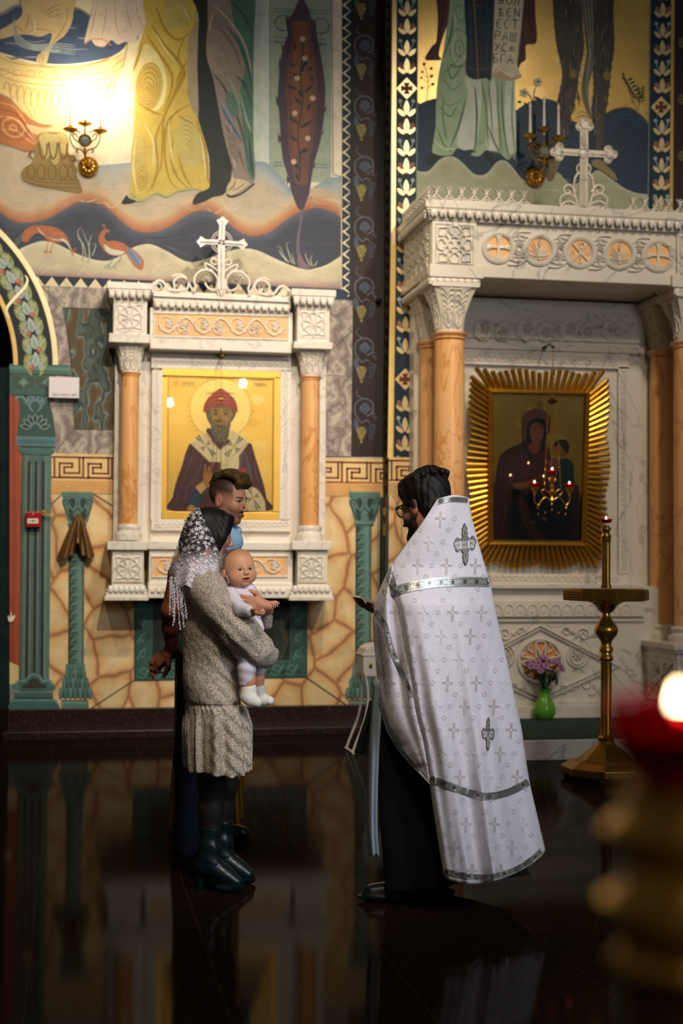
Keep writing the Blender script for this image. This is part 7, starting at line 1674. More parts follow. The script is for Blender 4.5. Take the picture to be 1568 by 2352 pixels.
# ------------------------------------------------------------------ white font table behind the priest
f0 = Vector((2.235, CAM.y+10.35, 0)); ft = empty('font_table', f0, 'small white box with curved iron legs, half hidden behind the priest', 'table')
wm = simple('white_enamel', '#d9d0c6', .35)
mb = MB(); P = []; w, d = .125, .13
sect = [(-w, .56), (-w-.012, .60), (-w-.012, .72), (-w+.01, .765), (-w+.06, .79), (0, .80), (w-.06, .79), (w-.01, .765), (w+.012, .72), (w+.012, .60), (w, .56)]
n = len(sect); V = [(f0.x+x, f0.y-d, z) for x, z in sect]+[(f0.x+x, f0.y+d, z) for x, z in sect]
mb.add(V, [tuple(range(n))[::-1], tuple(range(n, 2*n))]+[(i, (i+1) % n, n+(i+1) % n, n+i) for i in range(n)]); mb.build('box', wm, ft, bev=.006)
mb = MB(); mb.box(f0.x-w-.018, f0.x+w+.018, f0.y-d-.006, f0.y+d+.006, .712, .722); mb.build('lid_rim', wm, ft, bev=.003)
mb = MB(); mb.lathe([(.02, 0), (.018, .006), (.006, .01)], (f0.x-w+.045, f0.y-d, .64), 12, axis=(0, -1, 0), sx=.7); mb.build('keyhole', M['brass_dull'], ft)
for sx in (-1, 1):
    for sy in (-1, 1):
        Q = lambda u, z: (f0.x+sx*u, f0.y+sy*(d-.01), z)
        mb = MB(); mb.tube(cr([Q(w-.01, .56), Q(w-.03, .42), Q(w-.005, .25), Q(w+.06, .08), Q(w+.085, .012)], n=5), .009, 8); mb.build('leg', wm, ft, smooth=True)
    mb = MB(); mb.tube([(f0.x+sx*(w+.085), f0.y-d-.02, .010), (f0.x+sx*(w+.085), f0.y+d+.02, .010)], .010, 8); mb.build('foot_bar', wm, ft)
    Q = lambda u, z: (f0.x+sx*u, f0.y-d+.01, z)
    mb = MB(); mb.tube(cr([Q(w+.03, .06), Q(w-.02, .12), Q(w-.05, .20), Q(w-.03, .28), Q(w-.06, .34), Q(w-.10, .30), Q(w-.08, .26)], n=4), .0055, 6); mb.tube(cr([Q(w-.02, .12), Q(w-.07, .09), Q(w-.08, .14), Q(w-.05, .15)], n=4), .005, 6); mb.build('scrollwork', M['brass_dull'], ft)

# ------------------------------------------------------------------ lectern mostly hidden behind the couple
l0 = PD(478, 1560, 7.55); l0.z = 0
lc = empty('lectern', l0, 'brass-trimmed reading stand almost hidden behind the couple', 'lectern')
ex = Vector((cos(YAW), -sin(YAW), 0)); ey = Vector((sin(YAW), cos(YAW), 0))
def lp(u, v, z): return tuple(l0+ex*u+ey*v+Vector((0, 0, z)))
mb = MB(); mb.quadprism([lp(-.17, -.14, 1.20), lp(.17, -.14, 1.20), lp(.17, .16, 1.20), lp(-.17, .16, 1.20)], [lp(-.19, -.16, 1.29), lp(.19, -.16, 1.29), lp(.19, .18, 1.34), lp(-.19, .18, 1.34)]); mb.build('desk', M['wood'], lc, bev=.004)
for s_ in (-1, 1):
    for v_ in (-.13, .13): mb = MB(); mb.tube([lp(s_*.15, v_, 1.21), lp(s_*.15, v_, .45), lp(s_*.17, v_*1.2, .02)], [.012, .014, .02], 10); mb.build('leg', M['brass_dull'], lc, smooth=True)
    mb = MB(); mb.tube([lp(s_*.16, -.13, .25), lp(s_*.16, .13, .25)], .010, 8); mb.build('crossbar', M['brass_dull'], lc)
mb = MB(); mb.quadprism([lp(-.14, -.10, .48), lp(.14, -.10, .48), lp(.14, .12, .48), lp(-.14, .12, .48)], [lp(-.14, -.10, .50), lp(.14, -.10, .50), lp(.14, .12, .50), lp(-.14, .12, .50)]); mb.build('shelf', M['brass_dull'], lc)

# ------------------------------------------------------------------ implicit surfaces for bodies
BIG = 9.0
class Body:
    def __init__(s): s.pr = []; s.sub = []
    def cap(s, a, b, ra, rb=None, k=.02): s.pr.append(('c', np.array(a, float), np.array(b, float), ra, ra if rb is None else rb, k)); return s
    def ell(s, c, r, R=None, k=.02, sub=False):
        (s.sub if sub else s.pr).append(('e', np.array(c, float), np.array(r, float), None if R is None else np.array(R, float), None, k)); return s
    def chain(s, P, r, k=.02):
        for i in range(len(P)-1): s.cap(P[i], P[i+1], r[i], r[i+1], k)
        return s
    @staticmethod
    def d(p, X, Y, Z):
        if p[0] == 'c':
            a, b, ra, rb = p[1:5]; ab = b-a; L2 = max(1e-12, float(ab@ab))
            t = ((X-a[0])*ab[0]+(Y-a[1])*ab[1]+(Z-a[2])*ab[2])/L2; t = np.clip(t, 0, 1)
            return np.sqrt((X-a[0]-t*ab[0])**2+(Y-a[1]-t*ab[1])**2+(Z-a[2]-t*ab[2])**2)-(ra+(rb-ra)*t)
        c, r, R = p[1:4]; x, y, z = X-c[0], Y-c[1], Z-c[2]
        if R is not None: x, y, z = x*R[0, 0]+y*R[1, 0]+z*R[2, 0], x*R[0, 1]+y*R[1, 1]+z*R[2, 1], x*R[0, 2]+y*R[1, 2]+z*R[2, 2]
        k0 = np.sqrt((x/r[0])**2+(y/r[1])**2+(z/r[2])**2); k1 = np.sqrt((x/r[0]**2)**2+(y/r[1]**2)**2+(z/r[2]**2)**2)
        return k0*(k0-1)/np.maximum(k1, 1e-9)
    def bounds(s):
        lo, hi = np.full(3, 1e9), np.full(3, -1e9)
        for p in s.pr:
            if p[0] == 'c': m = max(p[3], p[4]); l = np.minimum(p[1], p[2])-m; h = np.maximum(p[1], p[2])+m
            else: m = max(p[2]); l = p[1]-m; h = p[1]+m
            lo = np.minimum(lo, l); hi = np.maximum(hi, h)
        return lo-.02, hi+.02
    def mesh(s, h, disp=None, clip=None):
        lo, hi = s.bounds(); n = np.ceil((hi-lo)/h).astype(int)+1
        ax = [lo[i]+h*np.arange(n[i]) for i in range(3)]
        vol = np.full(n, BIG, dtype=np.float32)
        for lst, sub in ((s.pr, False), (s.sub, True)):
            for p in lst:
                k = p[5]; mg = k*1.5+2*h+.01
                if p[0] == 'c': m = max(p[3], p[4]); l = np.minimum(p[1], p[2])-m-mg; u = np.maximum(p[1], p[2])+m+mg
                else: m = max(p[2]); l = p[1]-m-mg; u = p[1]+m+mg
                i0 = np.clip(((l-lo)/h).astype(int), 0, n-1); i1 = np.clip(((u-lo)/h).astype(int)+2, 1, n)
                sl = tuple(slice(a, b) for a, b in zip(i0, i1))
                if any(b <= a for a, b in zip(i0, i1)): continue
                X, Y, Z = np.meshgrid(*[ax[i][sl[i]] for i in range(3)], indexing='ij', sparse=True)
                d = s.d(p, X, Y, Z).astype(np.float32); v = vol[sl]
                if sub: d = -d; hh = np.clip(k-np.abs(d-v), 0, None)/k; vol[sl] = np.maximum(d, v)+hh*hh*k*.25
                else: hh = np.clip(k-np.abs(d-v), 0, None)/k; vol[sl] = np.minimum(d, v)-hh*hh*k*.25
        if disp is not None or clip is not None:
            X, Y, Z = np.meshgrid(*ax, indexing='ij', sparse=True)
            if disp is not None: near = np.abs(vol) < .08; D = np.broadcast_to(disp(X, Y, Z), vol.shape); vol = np.where(near, vol+D, vol).astype(np.float32)
            if clip is not None: vol = np.maximum(vol, clip(X, Y, Z)).astype(np.float32)
        return nets(vol, lo, h)
def nets(vol, lo, h):
    n = np.array(vol.shape); cs = n-1; acc = np.zeros((*cs, 3), np.float32); cnt = np.zeros(cs, np.int16); ins = vol < 0; quads = []
    cross = []
    for a in range(3):
        s0 = [slice(None)]*3; s1 = [slice(None)]*3; s0[a] = slice(0, -1); s1[a] = slice(1, None)
        v0, v1 = vol[tuple(s0)], vol[tuple(s1)]; c = ins[tuple(s0)] != ins[tuple(s1)]
        I = np.argwhere(c); t = v0[c]/(v0[c]-v1[c]); P = I.astype(np.float32); P[:, a] += t; sg = ins[tuple(s0)][c]
        cross.append((I, sg)); b, d = [x for x in range(3) if x != a]
        for ob in (0, -1):
            for od in (0, -1):
                J = I.copy(); J[:, b] += ob; J[:, d] += od; ok = np.all((J >= 0) & (J < cs), axis=1)
                np.add.at(acc, tuple(J[ok].T), P[ok]); np.add.at(cnt, tuple(J[ok].T), 1)
    m = cnt > 0; ids = np.full(cs, -1, np.int64); ids[m] = np.arange(m.sum()); V = acc[m]/cnt[m][:, None]*h+lo
    for a, (I, sg) in enumerate(cross):
        b, d = (a+1) % 3, (a+2) % 3; Q = []
        ok = (I[:, b] > 0) & (I[:, d] > 0) & (I[:, b] < cs[b]) & (I[:, d] < cs[d]); I = I[ok]; sg = sg[ok]
        for ob, od in ((0, 0), (-1, 0), (-1, -1), (0, -1)):
            J = I.copy(); J[:, b] += ob; J[:, d] += od; Q.append(ids[tuple(J.T)])
        Q = np.stack(Q, 1); Q[~sg] = Q[~sg][:, ::-1]; quads.append(Q)
    return V, np.concatenate(quads)
def sdf_obj(name, parts, mats, parent, colfn=None, smooth_it=1):
    """parts: list of (V, Q) joined into one mesh"""
    Vs, Qs, b = [], [], 0
    for V, Q in parts: Vs.append(V); Qs.append(Q+b); b += len(V)
    V = np.concatenate(Vs); Q = np.concatenate(Qs)
    me = bpy.data.meshes.new(name); me.vertices.add(len(V)); me.vertices.foreach_set('co', V.astype(np.float32).ravel())
    me.loops.add(Q.size); me.loops.foreach_set('vertex_index', Q.astype(np.int32).ravel())
    me.polygons.add(len(Q)); me.polygons.foreach_set('loop_start', np.arange(0, Q.size, 4, dtype=np.int32)); me.polygons.foreach_set('loop_total', np.full(len(Q), 4, np.int32))
    me.update(calc_edges=True)
    if colfn is not None:
        C = colfn(V); at = me.color_attributes.new('Col', 'FLOAT_COLOR', 'POINT'); at.data.foreach_set('color', np.concatenate([C, np.ones((len(C), 1))], 1).astype(np.float32).ravel())
    o = link_mesh(name, me, mats, parent, True)
    if smooth_it: md = o.modifiers.new('smooth', 'SMOOTH'); md.iterations = smooth_it; md.factor = .5
    return o
LC = lambda c: np.array(lin(c))
class Frame:
    """local frame of a head: x person's right, y forward, z up"""
    def __init__(s, origin, yawvec, pitch=0, roll=0, scale=1.0):
        f = Vector(yawvec).normalized(); u = Vector((0, 0, 1)); r = f.cross(u).normalized()
        f = (f*cos(pitch)-u*sin(pitch)); u = r.cross(f)
        r, u = r*cos(roll)+u*sin(roll), u*cos(roll)-r*sin(roll)
        s.o = np.array(origin, float); s.R = np.array([[r.x, f.x, u.x], [r.y, f.y, u.y], [r.z, f.z, u.z]]); s.s = scale
    def p(s, x, y, z): return s.o+s.R@(np.array((x, y, z))*s.s)
    def v(s, *a): return Vector(s.p(*a))
    def loc(s, V): return (V-s.o)@s.R/s.s
    def ell(s, B, c, r, k=.012, **kw): B.ell(s.p(*c), np.array(r if hasattr(r, '__len__') else (r,)*3)*s.s, s.R, k*s.s, **kw)
    def cap(s, B, a, b, ra, rb=None, k=.012): B.cap(s.p(*a), s.p(*b), ra*s.s, (ra if rb is None else rb)*s.s, k*s.s)
def adult_head(F, fem=False, neck=True):
    B = Body(); e = lambda *a, **k: F.ell(B, *a, **k); c = lambda *a, **k: F.cap(B, *a, **k)
    e((0, -.015, .04), (.074, .096, .085)); e((0, .028, -.02), (.060, .064, .085), k=.03); e((0, .022, -.072), (.050, .052, .034), k=.02)
    e((0, .062, -.098), (.024, .022, .017) if not fem else (.018, .02, .015), k=.022)
    for s_ in (1, -1):
        e((s_*.037, .060, -.026), (.022, .021, .022), k=.02); e((s_*.046, .0, -.066), (.014, .035, .022), k=.02)
    c((-.030, .082, .022), (.030, .082, .022), .008 if not fem else .005, k=.014)
    for s_ in (1, -1): e((s_*.031, .098, .006), (.017, .014, .0105), k=.010, sub=True)
    B2_ = B
    c((0, .088, .014), (0, .110, -.028), .0062, .0085, k=.010); e((0, .112, -.034), (.0095, .0095, .0085), k=.008)
    for s_ in (1, -1): e((s_*.0115, .102, -.038), (.0075, .011, .007), k=.006)
    g = 1 if fem else .8; e((0, .0895, -.0625), (.021, .011*g, .0048), k=.006); e((0, .0872, -.0720), (.018, .011*g, .0055), k=.006)
    for s_ in (1, -1):
        e((s_*.031, .0765, .004), (.014, .0125, .0115), k=.003)
        e((s_*.077, -.012, -.010), (.0085, .019, .031), k=.008); e((s_*.079, -.018, .005), (.008, .014, .018), k=.006)
        e((s_*.088, -.006, -.006), (.008, .009, .016), k=.005, sub=True)
    if neck: c((0, -.015, -.08), (0, -.04, -.20), .050 if not fem else .043, .058 if not fem else .050, k=.03)
    return B
def face_col(F, skin, lip, brow='#2a1a12', iris='#1c1512', stub=None, stubc='#4a2c20', hairfn=None, redear=None):
    S, Lp, Bw = LC(skin), LC(lip), LC(brow)
    def fn(V):
        P = F.loc(V); x, y, z = np.abs(P[:, 0]), P[:, 1], P[:, 2]; C = np.tile(S, (len(V), 1))
        def mixm(m, c): nonlocal C; m = np.clip(m, 0, 1)[:, None]; C = C*(1-m)+np.array(c)*m
        mixm((np.exp(-((x-.036)**2+(z+.03)**2)/.0005)*(y > .03))*.25, S*np.array((1.1, .75, .7)))
        if stub is not None: mixm(stub(P), LC(stubc))
        mixm(((z < -.056) & (z > -.0795) & (x < .024-np.abs(z+.068)*.7) & (y > .075)).astype(float), Lp)
        mixm(((np.abs(z+.0675) < .0014) & (x < .022) & (y > .075)).astype(float), Lp*.35)
        ey = (y > .07)
        mixm(((x-.031)**2/.0135**2+(z-.003)**2/.0040**2 < 1) & ey, LC('#94877e')); mixm(((x-.031)**2+(z-.003)**2 < .0062**2) & ey & (np.abs(z-.003) < .005), LC(iris))
        mixm(((x > .017) & (x < .047) & (np.abs(z-.0085+((x-.031)/.03)**2*.008) < .0016) & ey), LC('#1a100c'))
        mixm(((x > .014) & (x < .050) & (np.abs(z-.0245+((x-.03)/.03)**2*.006) < .0038) & ey)*.9, Bw)
        if redear: mixm((x > .078)*.5, LC(redear))
        if hairfn is not None: m, hc = hairfn(P); mixm(m, LC(hc))
        return C
    return fn
def hand(B, wrist, fdir, palm_n, thumb_side, curl=(.3, .3, .35, .4), s=1.0, spread=.10, thumb=.5, k=.005):
    """adds palm, four fingers of unequal length and a thumb; fdir finger direction, palm_n out of the palm"""
    f = Vector(fdir).normalized(); n = Vector(palm_n); n = (n-f*n.dot(f)).normalized(); t = f.cross(n)*(1 if thumb_side > 0 else -1)
    w = Vector(wrist); Pt = lambda a, b, c: w+f*a*s+t*b*s+n*c*s
    B.cap(Pt(-.03, 0, 0), Pt(.015, 0, 0), .024*s, .026*s, .012)
    lens = (.072, .080, .074, .058); off = (.028, .010, -.010, -.028)
    for i, (L, o) in enumerate(zip(lens, off)):
        B.cap(Pt(.012, o*.6, 0), Pt(.078-abs(i-1)*.003, o, 0), .014*s, .0115*s, .010)
        a = curl[i]; d = f*cos(a*.5)+n*sin(a*.5)+t*(o/.028*spread); p = Pt(.080-abs(i-1)*.003, o, 0)
        for j, (fr, r0, r1) in enumerate(((.45, .0098, .0088), (.30, .0088, .0080), (.25, .0080, .0066))):
            d.normalize(); q = p+d*(L*fr*s); B.cap(p, q, r0*s, r1*s, k*s); p = q
            a2 = curl[i]*1.1; d = d*cos(a2)+(n*cos(a*.5)-f*sin(a*.5)+n*.0)*sin(a2) if j == 0 else d*cos(a2*.6)+(-f)*sin(a2*.6)
    p0 = Pt(.018, .022, .004); d = (f*.55+t*.75+n*.35*thumb*2).normalized(); p1 = p0+d*.038*s; d2 = (f*.9+t*.15+n*.5*thumb*2).normalized(); p2 = p1+d2*.030*s; p3 = p2+d2*.022*s
    B.cap(p0, p1, .0145*s, .0115*s, .008*s); B.cap(p1, p2, .0112*s, .0098*s, k*s); B.cap(p2, p3, .0098*s, .0075*s, k*s)
FH = Vector((sin(YAW), cos(YAW), 0)); RH = Vector((cos(YAW), -sin(YAW), 0))
def fabric(name, col, rough=.85, bs=220, bumpy=.35, noise=.08, nscale=10, metal=0, sheen=None):
    if sheen is None: sheen = 0.0 if sum(lin(col)) < .05 else .15
    m = simple(name, col, rough, metal, noise, nscale, bumpy, bs, .3, .0012); m.node_tree.nodes['Principled BSDF'].inputs['Sheen Weight'].default_value = sheen; return m
from mathutils.bvhtree import BVHTree
class Proj:
    """finds the surface point seen at a photo position and lays trim or embroidery on it"""
    def __init__(s, V, F): s.t = BVHTree.FromPolygons([tuple(v) for v in V], [tuple(int(i) for i in f) for f in F]); s.last = None
    def hit(s, x, y):
        d = ray(x, y).normalized(); h = s.t.ray_cast(CAM, d)
        if h[0] is None: return None
        n = h[1] if h[1].dot(d) < 0 else -h[1]
        return h[0], n
    def __call__(s, x, y, n):
        h = s.hit(x, y)
        if h is None: return s.last if s.last is not None else PD(x, y, 6)
        p = h[0]-ray(x, y).normalized()*n; s.last = p; return p
def filt_paint(P):
    """drop faces whose corners jump far apart (edge of the cloth)"""
    F, C, Mi = [], [], []; k = 0
    for f, m in zip(P.f, P.mi):
        c = P.c[k:k+len(f)]; k += len(f); v = [P.v[i] for i in f]
        if max((a-b).length for a in v for b in v) < .06: F.append(f); C += c; Mi.append(m)
    P.f, P.c, P.mi = F, C, Mi

# ------------------------------------------------------------------ the man in the light blue shirt
dm = 6.80
Qm = lambda x, y, d=0: PD(x, y, dm+d)
man = empty('person', PZ(440, 1962, 0), 'person in light blue shirt and dark jeans facing right, hands clasped behind the back', 'person')
fm_ = RH*cos(D(25))-FH*sin(D(25))
FM = Frame(Qm(524, 1149, .0), fm_, D(9), 0, .95)
def man_hair(P):
    x, y, z = np.abs(P[:, 0]), P[:, 1], P[:, 2]
    fade = np.clip((z-.004)/.05, 0, 1)*np.clip((.060-.25*np.clip(z-.03, 0, .1)-y)/.008, 0, 1); back = np.clip((z+.05)/.05, 0, 1)*(y < -.035); side = 0*z
    return np.clip(np.maximum(np.maximum(fade, back*.8), side), 0, .93), '#2a1a12'
stub = lambda P: np.clip((-.030-P[:, 2])/.03, 0, 1)*(P[:, 1] < .12)*(P[:, 2] > -.13)*.55*(1-((P[:, 2] < -.056) & (P[:, 2] > -.079) & (np.abs(P[:, 0]) < .02)))+((P[:, 2] < -.046) & (P[:, 2] > -.057) & (np.abs(P[:, 0]) < .028) & (P[:, 1] > .07))*.5
hd = adult_head(FM); partsM = [hd.mesh(.0024)]
B = Body()
shr, shl = Qm(440, 1262, -.17), Qm(500, 1255, .20)
el, wr = Qm(392, 1400, -.17), Qm(393, 1488, -.03)
B.chain([shr, Qm(412, 1320, -.20), el], [.055, .050, .042]); B.chain([el, Qm(391, 1440, -.10), wr], [.043, .038, .027])
hand(B, Qm(390, 1496, -.02), -RH*.75-Vector((0, 0, 1))*.55+FH*.2, FH*.6-Vector((0, 0, .6)), 1, (.9, .8, .8, .7), 1.0, .08)
el2, wr2 = Qm(408, 1415, .22), Qm(395, 1500, .07)
B.chain([shl, el2, wr2], [.052, .042, .028]); hand(B, Qm(388, 1504, .05), -RH*.7-Vector((0, 0, 1))*.5-FH*.35, -FH*.4+RH*.5, -1, (.5, .6, .7, .8), 1.0, .1)
partsM.append(B.mesh(.0035))
sdf_obj('body', partsM, M['skin'], man, lambda V, f=face_col(FM, '#c08a6c', '#9a5a4c', '#2c1b12', '#1a1412', stub, '#5a382a', man_hair, '#c8705a'): np.where((V[:, 2:3] > 1.42), f(V), LC('#8f5238')), 2)  # arms and hands darker than the face: their shade is in the skin colour
# hair: long top swept back
B = Body()
for i in range(9):
    x = -.048+i*.012; h = .008*cos(x*22)
    pts = [FM.p(x, .070, .078), FM.p(x, .074, .096+h*.5), FM.p(x*1.05, .052, .120+h), FM.p(x*1.1, 0, .130+h), FM.p(x*1.1, -.055, .112+h*.7), FM.p(x*.95, -.088, .070)]
    B.chain(pts, [.010, .016, .019, .019, .016, .009], .010)
hm = simple('brown_hair', '#3d2a18', .5, spec=.3)
def strands(m, col, F_, sc=(5, 90, 90)):
    nt = m.node_tree; b = nt.nodes['Principled BSDF']; n = nd(nt, 'ShaderNodeTexNoise', i_Scale=1.0, i_Detail=4.0)
    nt.links.new(coords(nt, sc, obj=False, rot=F_), n.inputs['Vector']); c = lin(col)
    r = ramp(nt, n.outputs[0], [(.3, tuple(v*.35 for v in c)), (.55, c), (.75, tuple(min(1, v*1.9) for v in c))]); nt.links.new(r.outputs[0], b.inputs['Base Color']); bump(nt, b, n.outputs[0], .6, .004)
strands(hm, '#57401f', (0, 0, 0), (8, 60, 150))
sdf_obj('hair', [B.mesh(.003)], hm, man, None, 2)
# shirt
B = Body(); ch = Qm(478, 1330, .03); bl = Qm(478, 1470, .03)
lat = (RH*-sin(D(25))-FH*cos(D(25)))
up = Vector((0, 0, 1)); Rm = np.array([[lat.x, fm_.x, 0], [lat.y, fm_.y, 0], [lat.z, fm_.z, 1]])
B.ell(Qm(482, 1290, .03), (.215, .125, .12), Rm, .05); B.ell(ch, (.20, .125, .20), Rm, .05); B.ell(bl, (.185, .12, .20), Rm, .06)
B.chain([Qm(462, 1258, -.13), Qm(425, 1320, -.19)], [.075, .068], .04); B.chain([Qm(505, 1250, .18), Qm(470, 1320, .24)], [.075, .066], .04)
B.cap(FM.p(0, -.03, -.125), FM.p(0, -.035, -.17), .066, .075, .03)
B.ell(Qm(528, 1245, -.06), (.06, .05, .07), None, .04)
sdf_obj('shirt', [B.mesh(.006, disp=lambda X, Y, Z: .004*np.sin(Z*45+X*20)*np.sin(X*30))], fabric('blue_cotton', '#8fb9dc', .8), man)
B = Body(); B.chain([FM.p(-.055, .015, -.125), FM.p(-.04, .06, -.145), FM.p(0, .075, -.165), FM.p(.04, .06, -.145), FM.p(.055, .015, -.125), FM.p(.05, -.05, -.11), FM.p(-.05, -.05, -.11)], [.016]*7, .01)
sdf_obj('collar', [B.mesh(.004)], fabric('blue_collar', '#9fc4e2', .8), man)
# jeans, belt, shoes
B = Body(); B.ell(Qm(472, 1520, .03), (.175, .125, .13), Rm, .05)
B.chain([Qm(455, 1545, -.06), Qm(437, 1740, -.08), Qm(428, 1945, -.06)], [.098, .073, .058], .04); B.chain([Qm(488, 1540, .12), Qm(478, 1735, .13), Qm(486, 1905, .12)], [.095, .07, .056], .04)
sdf_obj('jeans', [B.mesh(.008, disp=lambda X, Y, Z: .002*np.sin(Z*30+X*14))], fabric('dark_denim', '#0e1322', .9), man)
for (x, y, d) in ((428, 1958, -.07), (490, 1918, .12)):
    a = PZ(x, y+4, 0); B = Body(); B.cap(a+up*.05-fm_*.03, a+up*.035+fm_*.17, .042, .034, .03); B.cap(a+up*.09-fm_*.02, a+up*.05, .045, .045, .03); B.ell(a+up*.02+fm_*.06, (.045, .145, .02), Rm, .02)
    sdf_obj('shoe', [B.mesh(.006, clip=lambda X, Y, Z: -Z+.002+0*X+0*Y)], simple('dark_leather', '#17100e', .35), man)
mb = MB(); w = Vector(wr)
for k in range(14): a = k*2*PI/14; mb.ball(w+RH*.030*cos(a)+FH*.030*sin(a)+up*.006*sin(a), .0055, 8, 6)
mb.build('bracelet', simple('wood_beads', '#2a1612', .35), man, smooth=True)

# ------------------------------------------------------------------ the woman with the lace scarf
dw = 6.10
Qw = lambda x, y, d=0: PD(x, y, dw+d)
wom = empty('person', PZ(505, 2036, 0), 'person in beige speckled dress, white lace headscarf and heeled ankle boots holding the baby', 'person')
fw = RH*cos(D(22))+FH*sin(D(22))
FW = Frame(Qw(483, 1226, 0), fw, D(10), 0, .91)
hd = adult_head(FW, True); partsW = [hd.mesh(.0024)]
# left hand that holds the baby's chest, forearms
B = Body()
B.chain([Qw(614, 1402, -.02), Qw(607, 1391, -.14)], [.026, .024]); hand(B, Qw(606, 1390, -.155), -RH*.85+up*.12-FH*.2, FH*.9, -1, (.25, .3, .35, .4), .86, .05, .2)
B.chain([Qw(598, 1492, -.13), Qw(604, 1470, -.06)], [.03, .024]); hand(B, Qw(602, 1474, -.05), -RH*.3+up*.5+FH*.8, -RH, 1, (.5, .5, .5, .5), .92)
partsW.append(B.mesh(.003))
# legs in tights
B = Body(); B.chain([Qw(486, 1690, -.03), Qw(487, 1800, -.06), Qw(484, 1860, -.05), Qw(482, 1925, -.05)], [.078, .056, .050, .040], .03)
B.chain([Qw(508, 1690, .08), Qw(515, 1800, .08), Qw(510, 1850, .10), Qw(508, 1925, .10)], [.078, .055, .048, .040], .03); leg = B.mesh(.006)
sdf_obj('tights', [leg], simple('sheer_black_tights', '#17120f', .6, noise=.2), wom)
sdf_obj('body', partsW, M['skin'], wom, face_col(FW, '#c8896c', '#a5564c', '#1a100c', '#15100e'), 2)
B = Body(); e = lambda *a, **k: FW.ell(B, *a, **k)
e((0, -.022, .036), (.085, .098, .090)); e((0, .034, .068), (.068, .050, .050), k=.03); e((0, -.065, -.035), (.074, .060, .10), k=.04)
for s_ in (1, -1): e((s_*.068, .004, -.015), (.022, .046, .055), k=.02)
for s_ in (1, -1):
    FW.cap(B, (s_*.066, .044, .075), (s_*.078, .036, -.01), .026, .020, k=.02); FW.cap(B, (s_*.078, .034, -.01), (s_*.075, .024, -.075), .019, .014, k=.02); FW.cap(B, (s_*.045, .072, .085), (s_*.066, .066, .02), .018, .010, k=.02)
e((0, -.085, -.07), (.07, .05, .08), k=.04)
hb = simple('black_hair', '#0d0a09', .55, spec=.3); strands(hb, '#15100e', (0, 0, .4), (70, 70, 6))
sdf_obj('hair', [B.mesh(.0035, disp=lambda X, Y, Z: .0009*np.sin(X*420+Y*300+Z*30+3*np.sin(Z*40)))], hb, wom, None, 1)
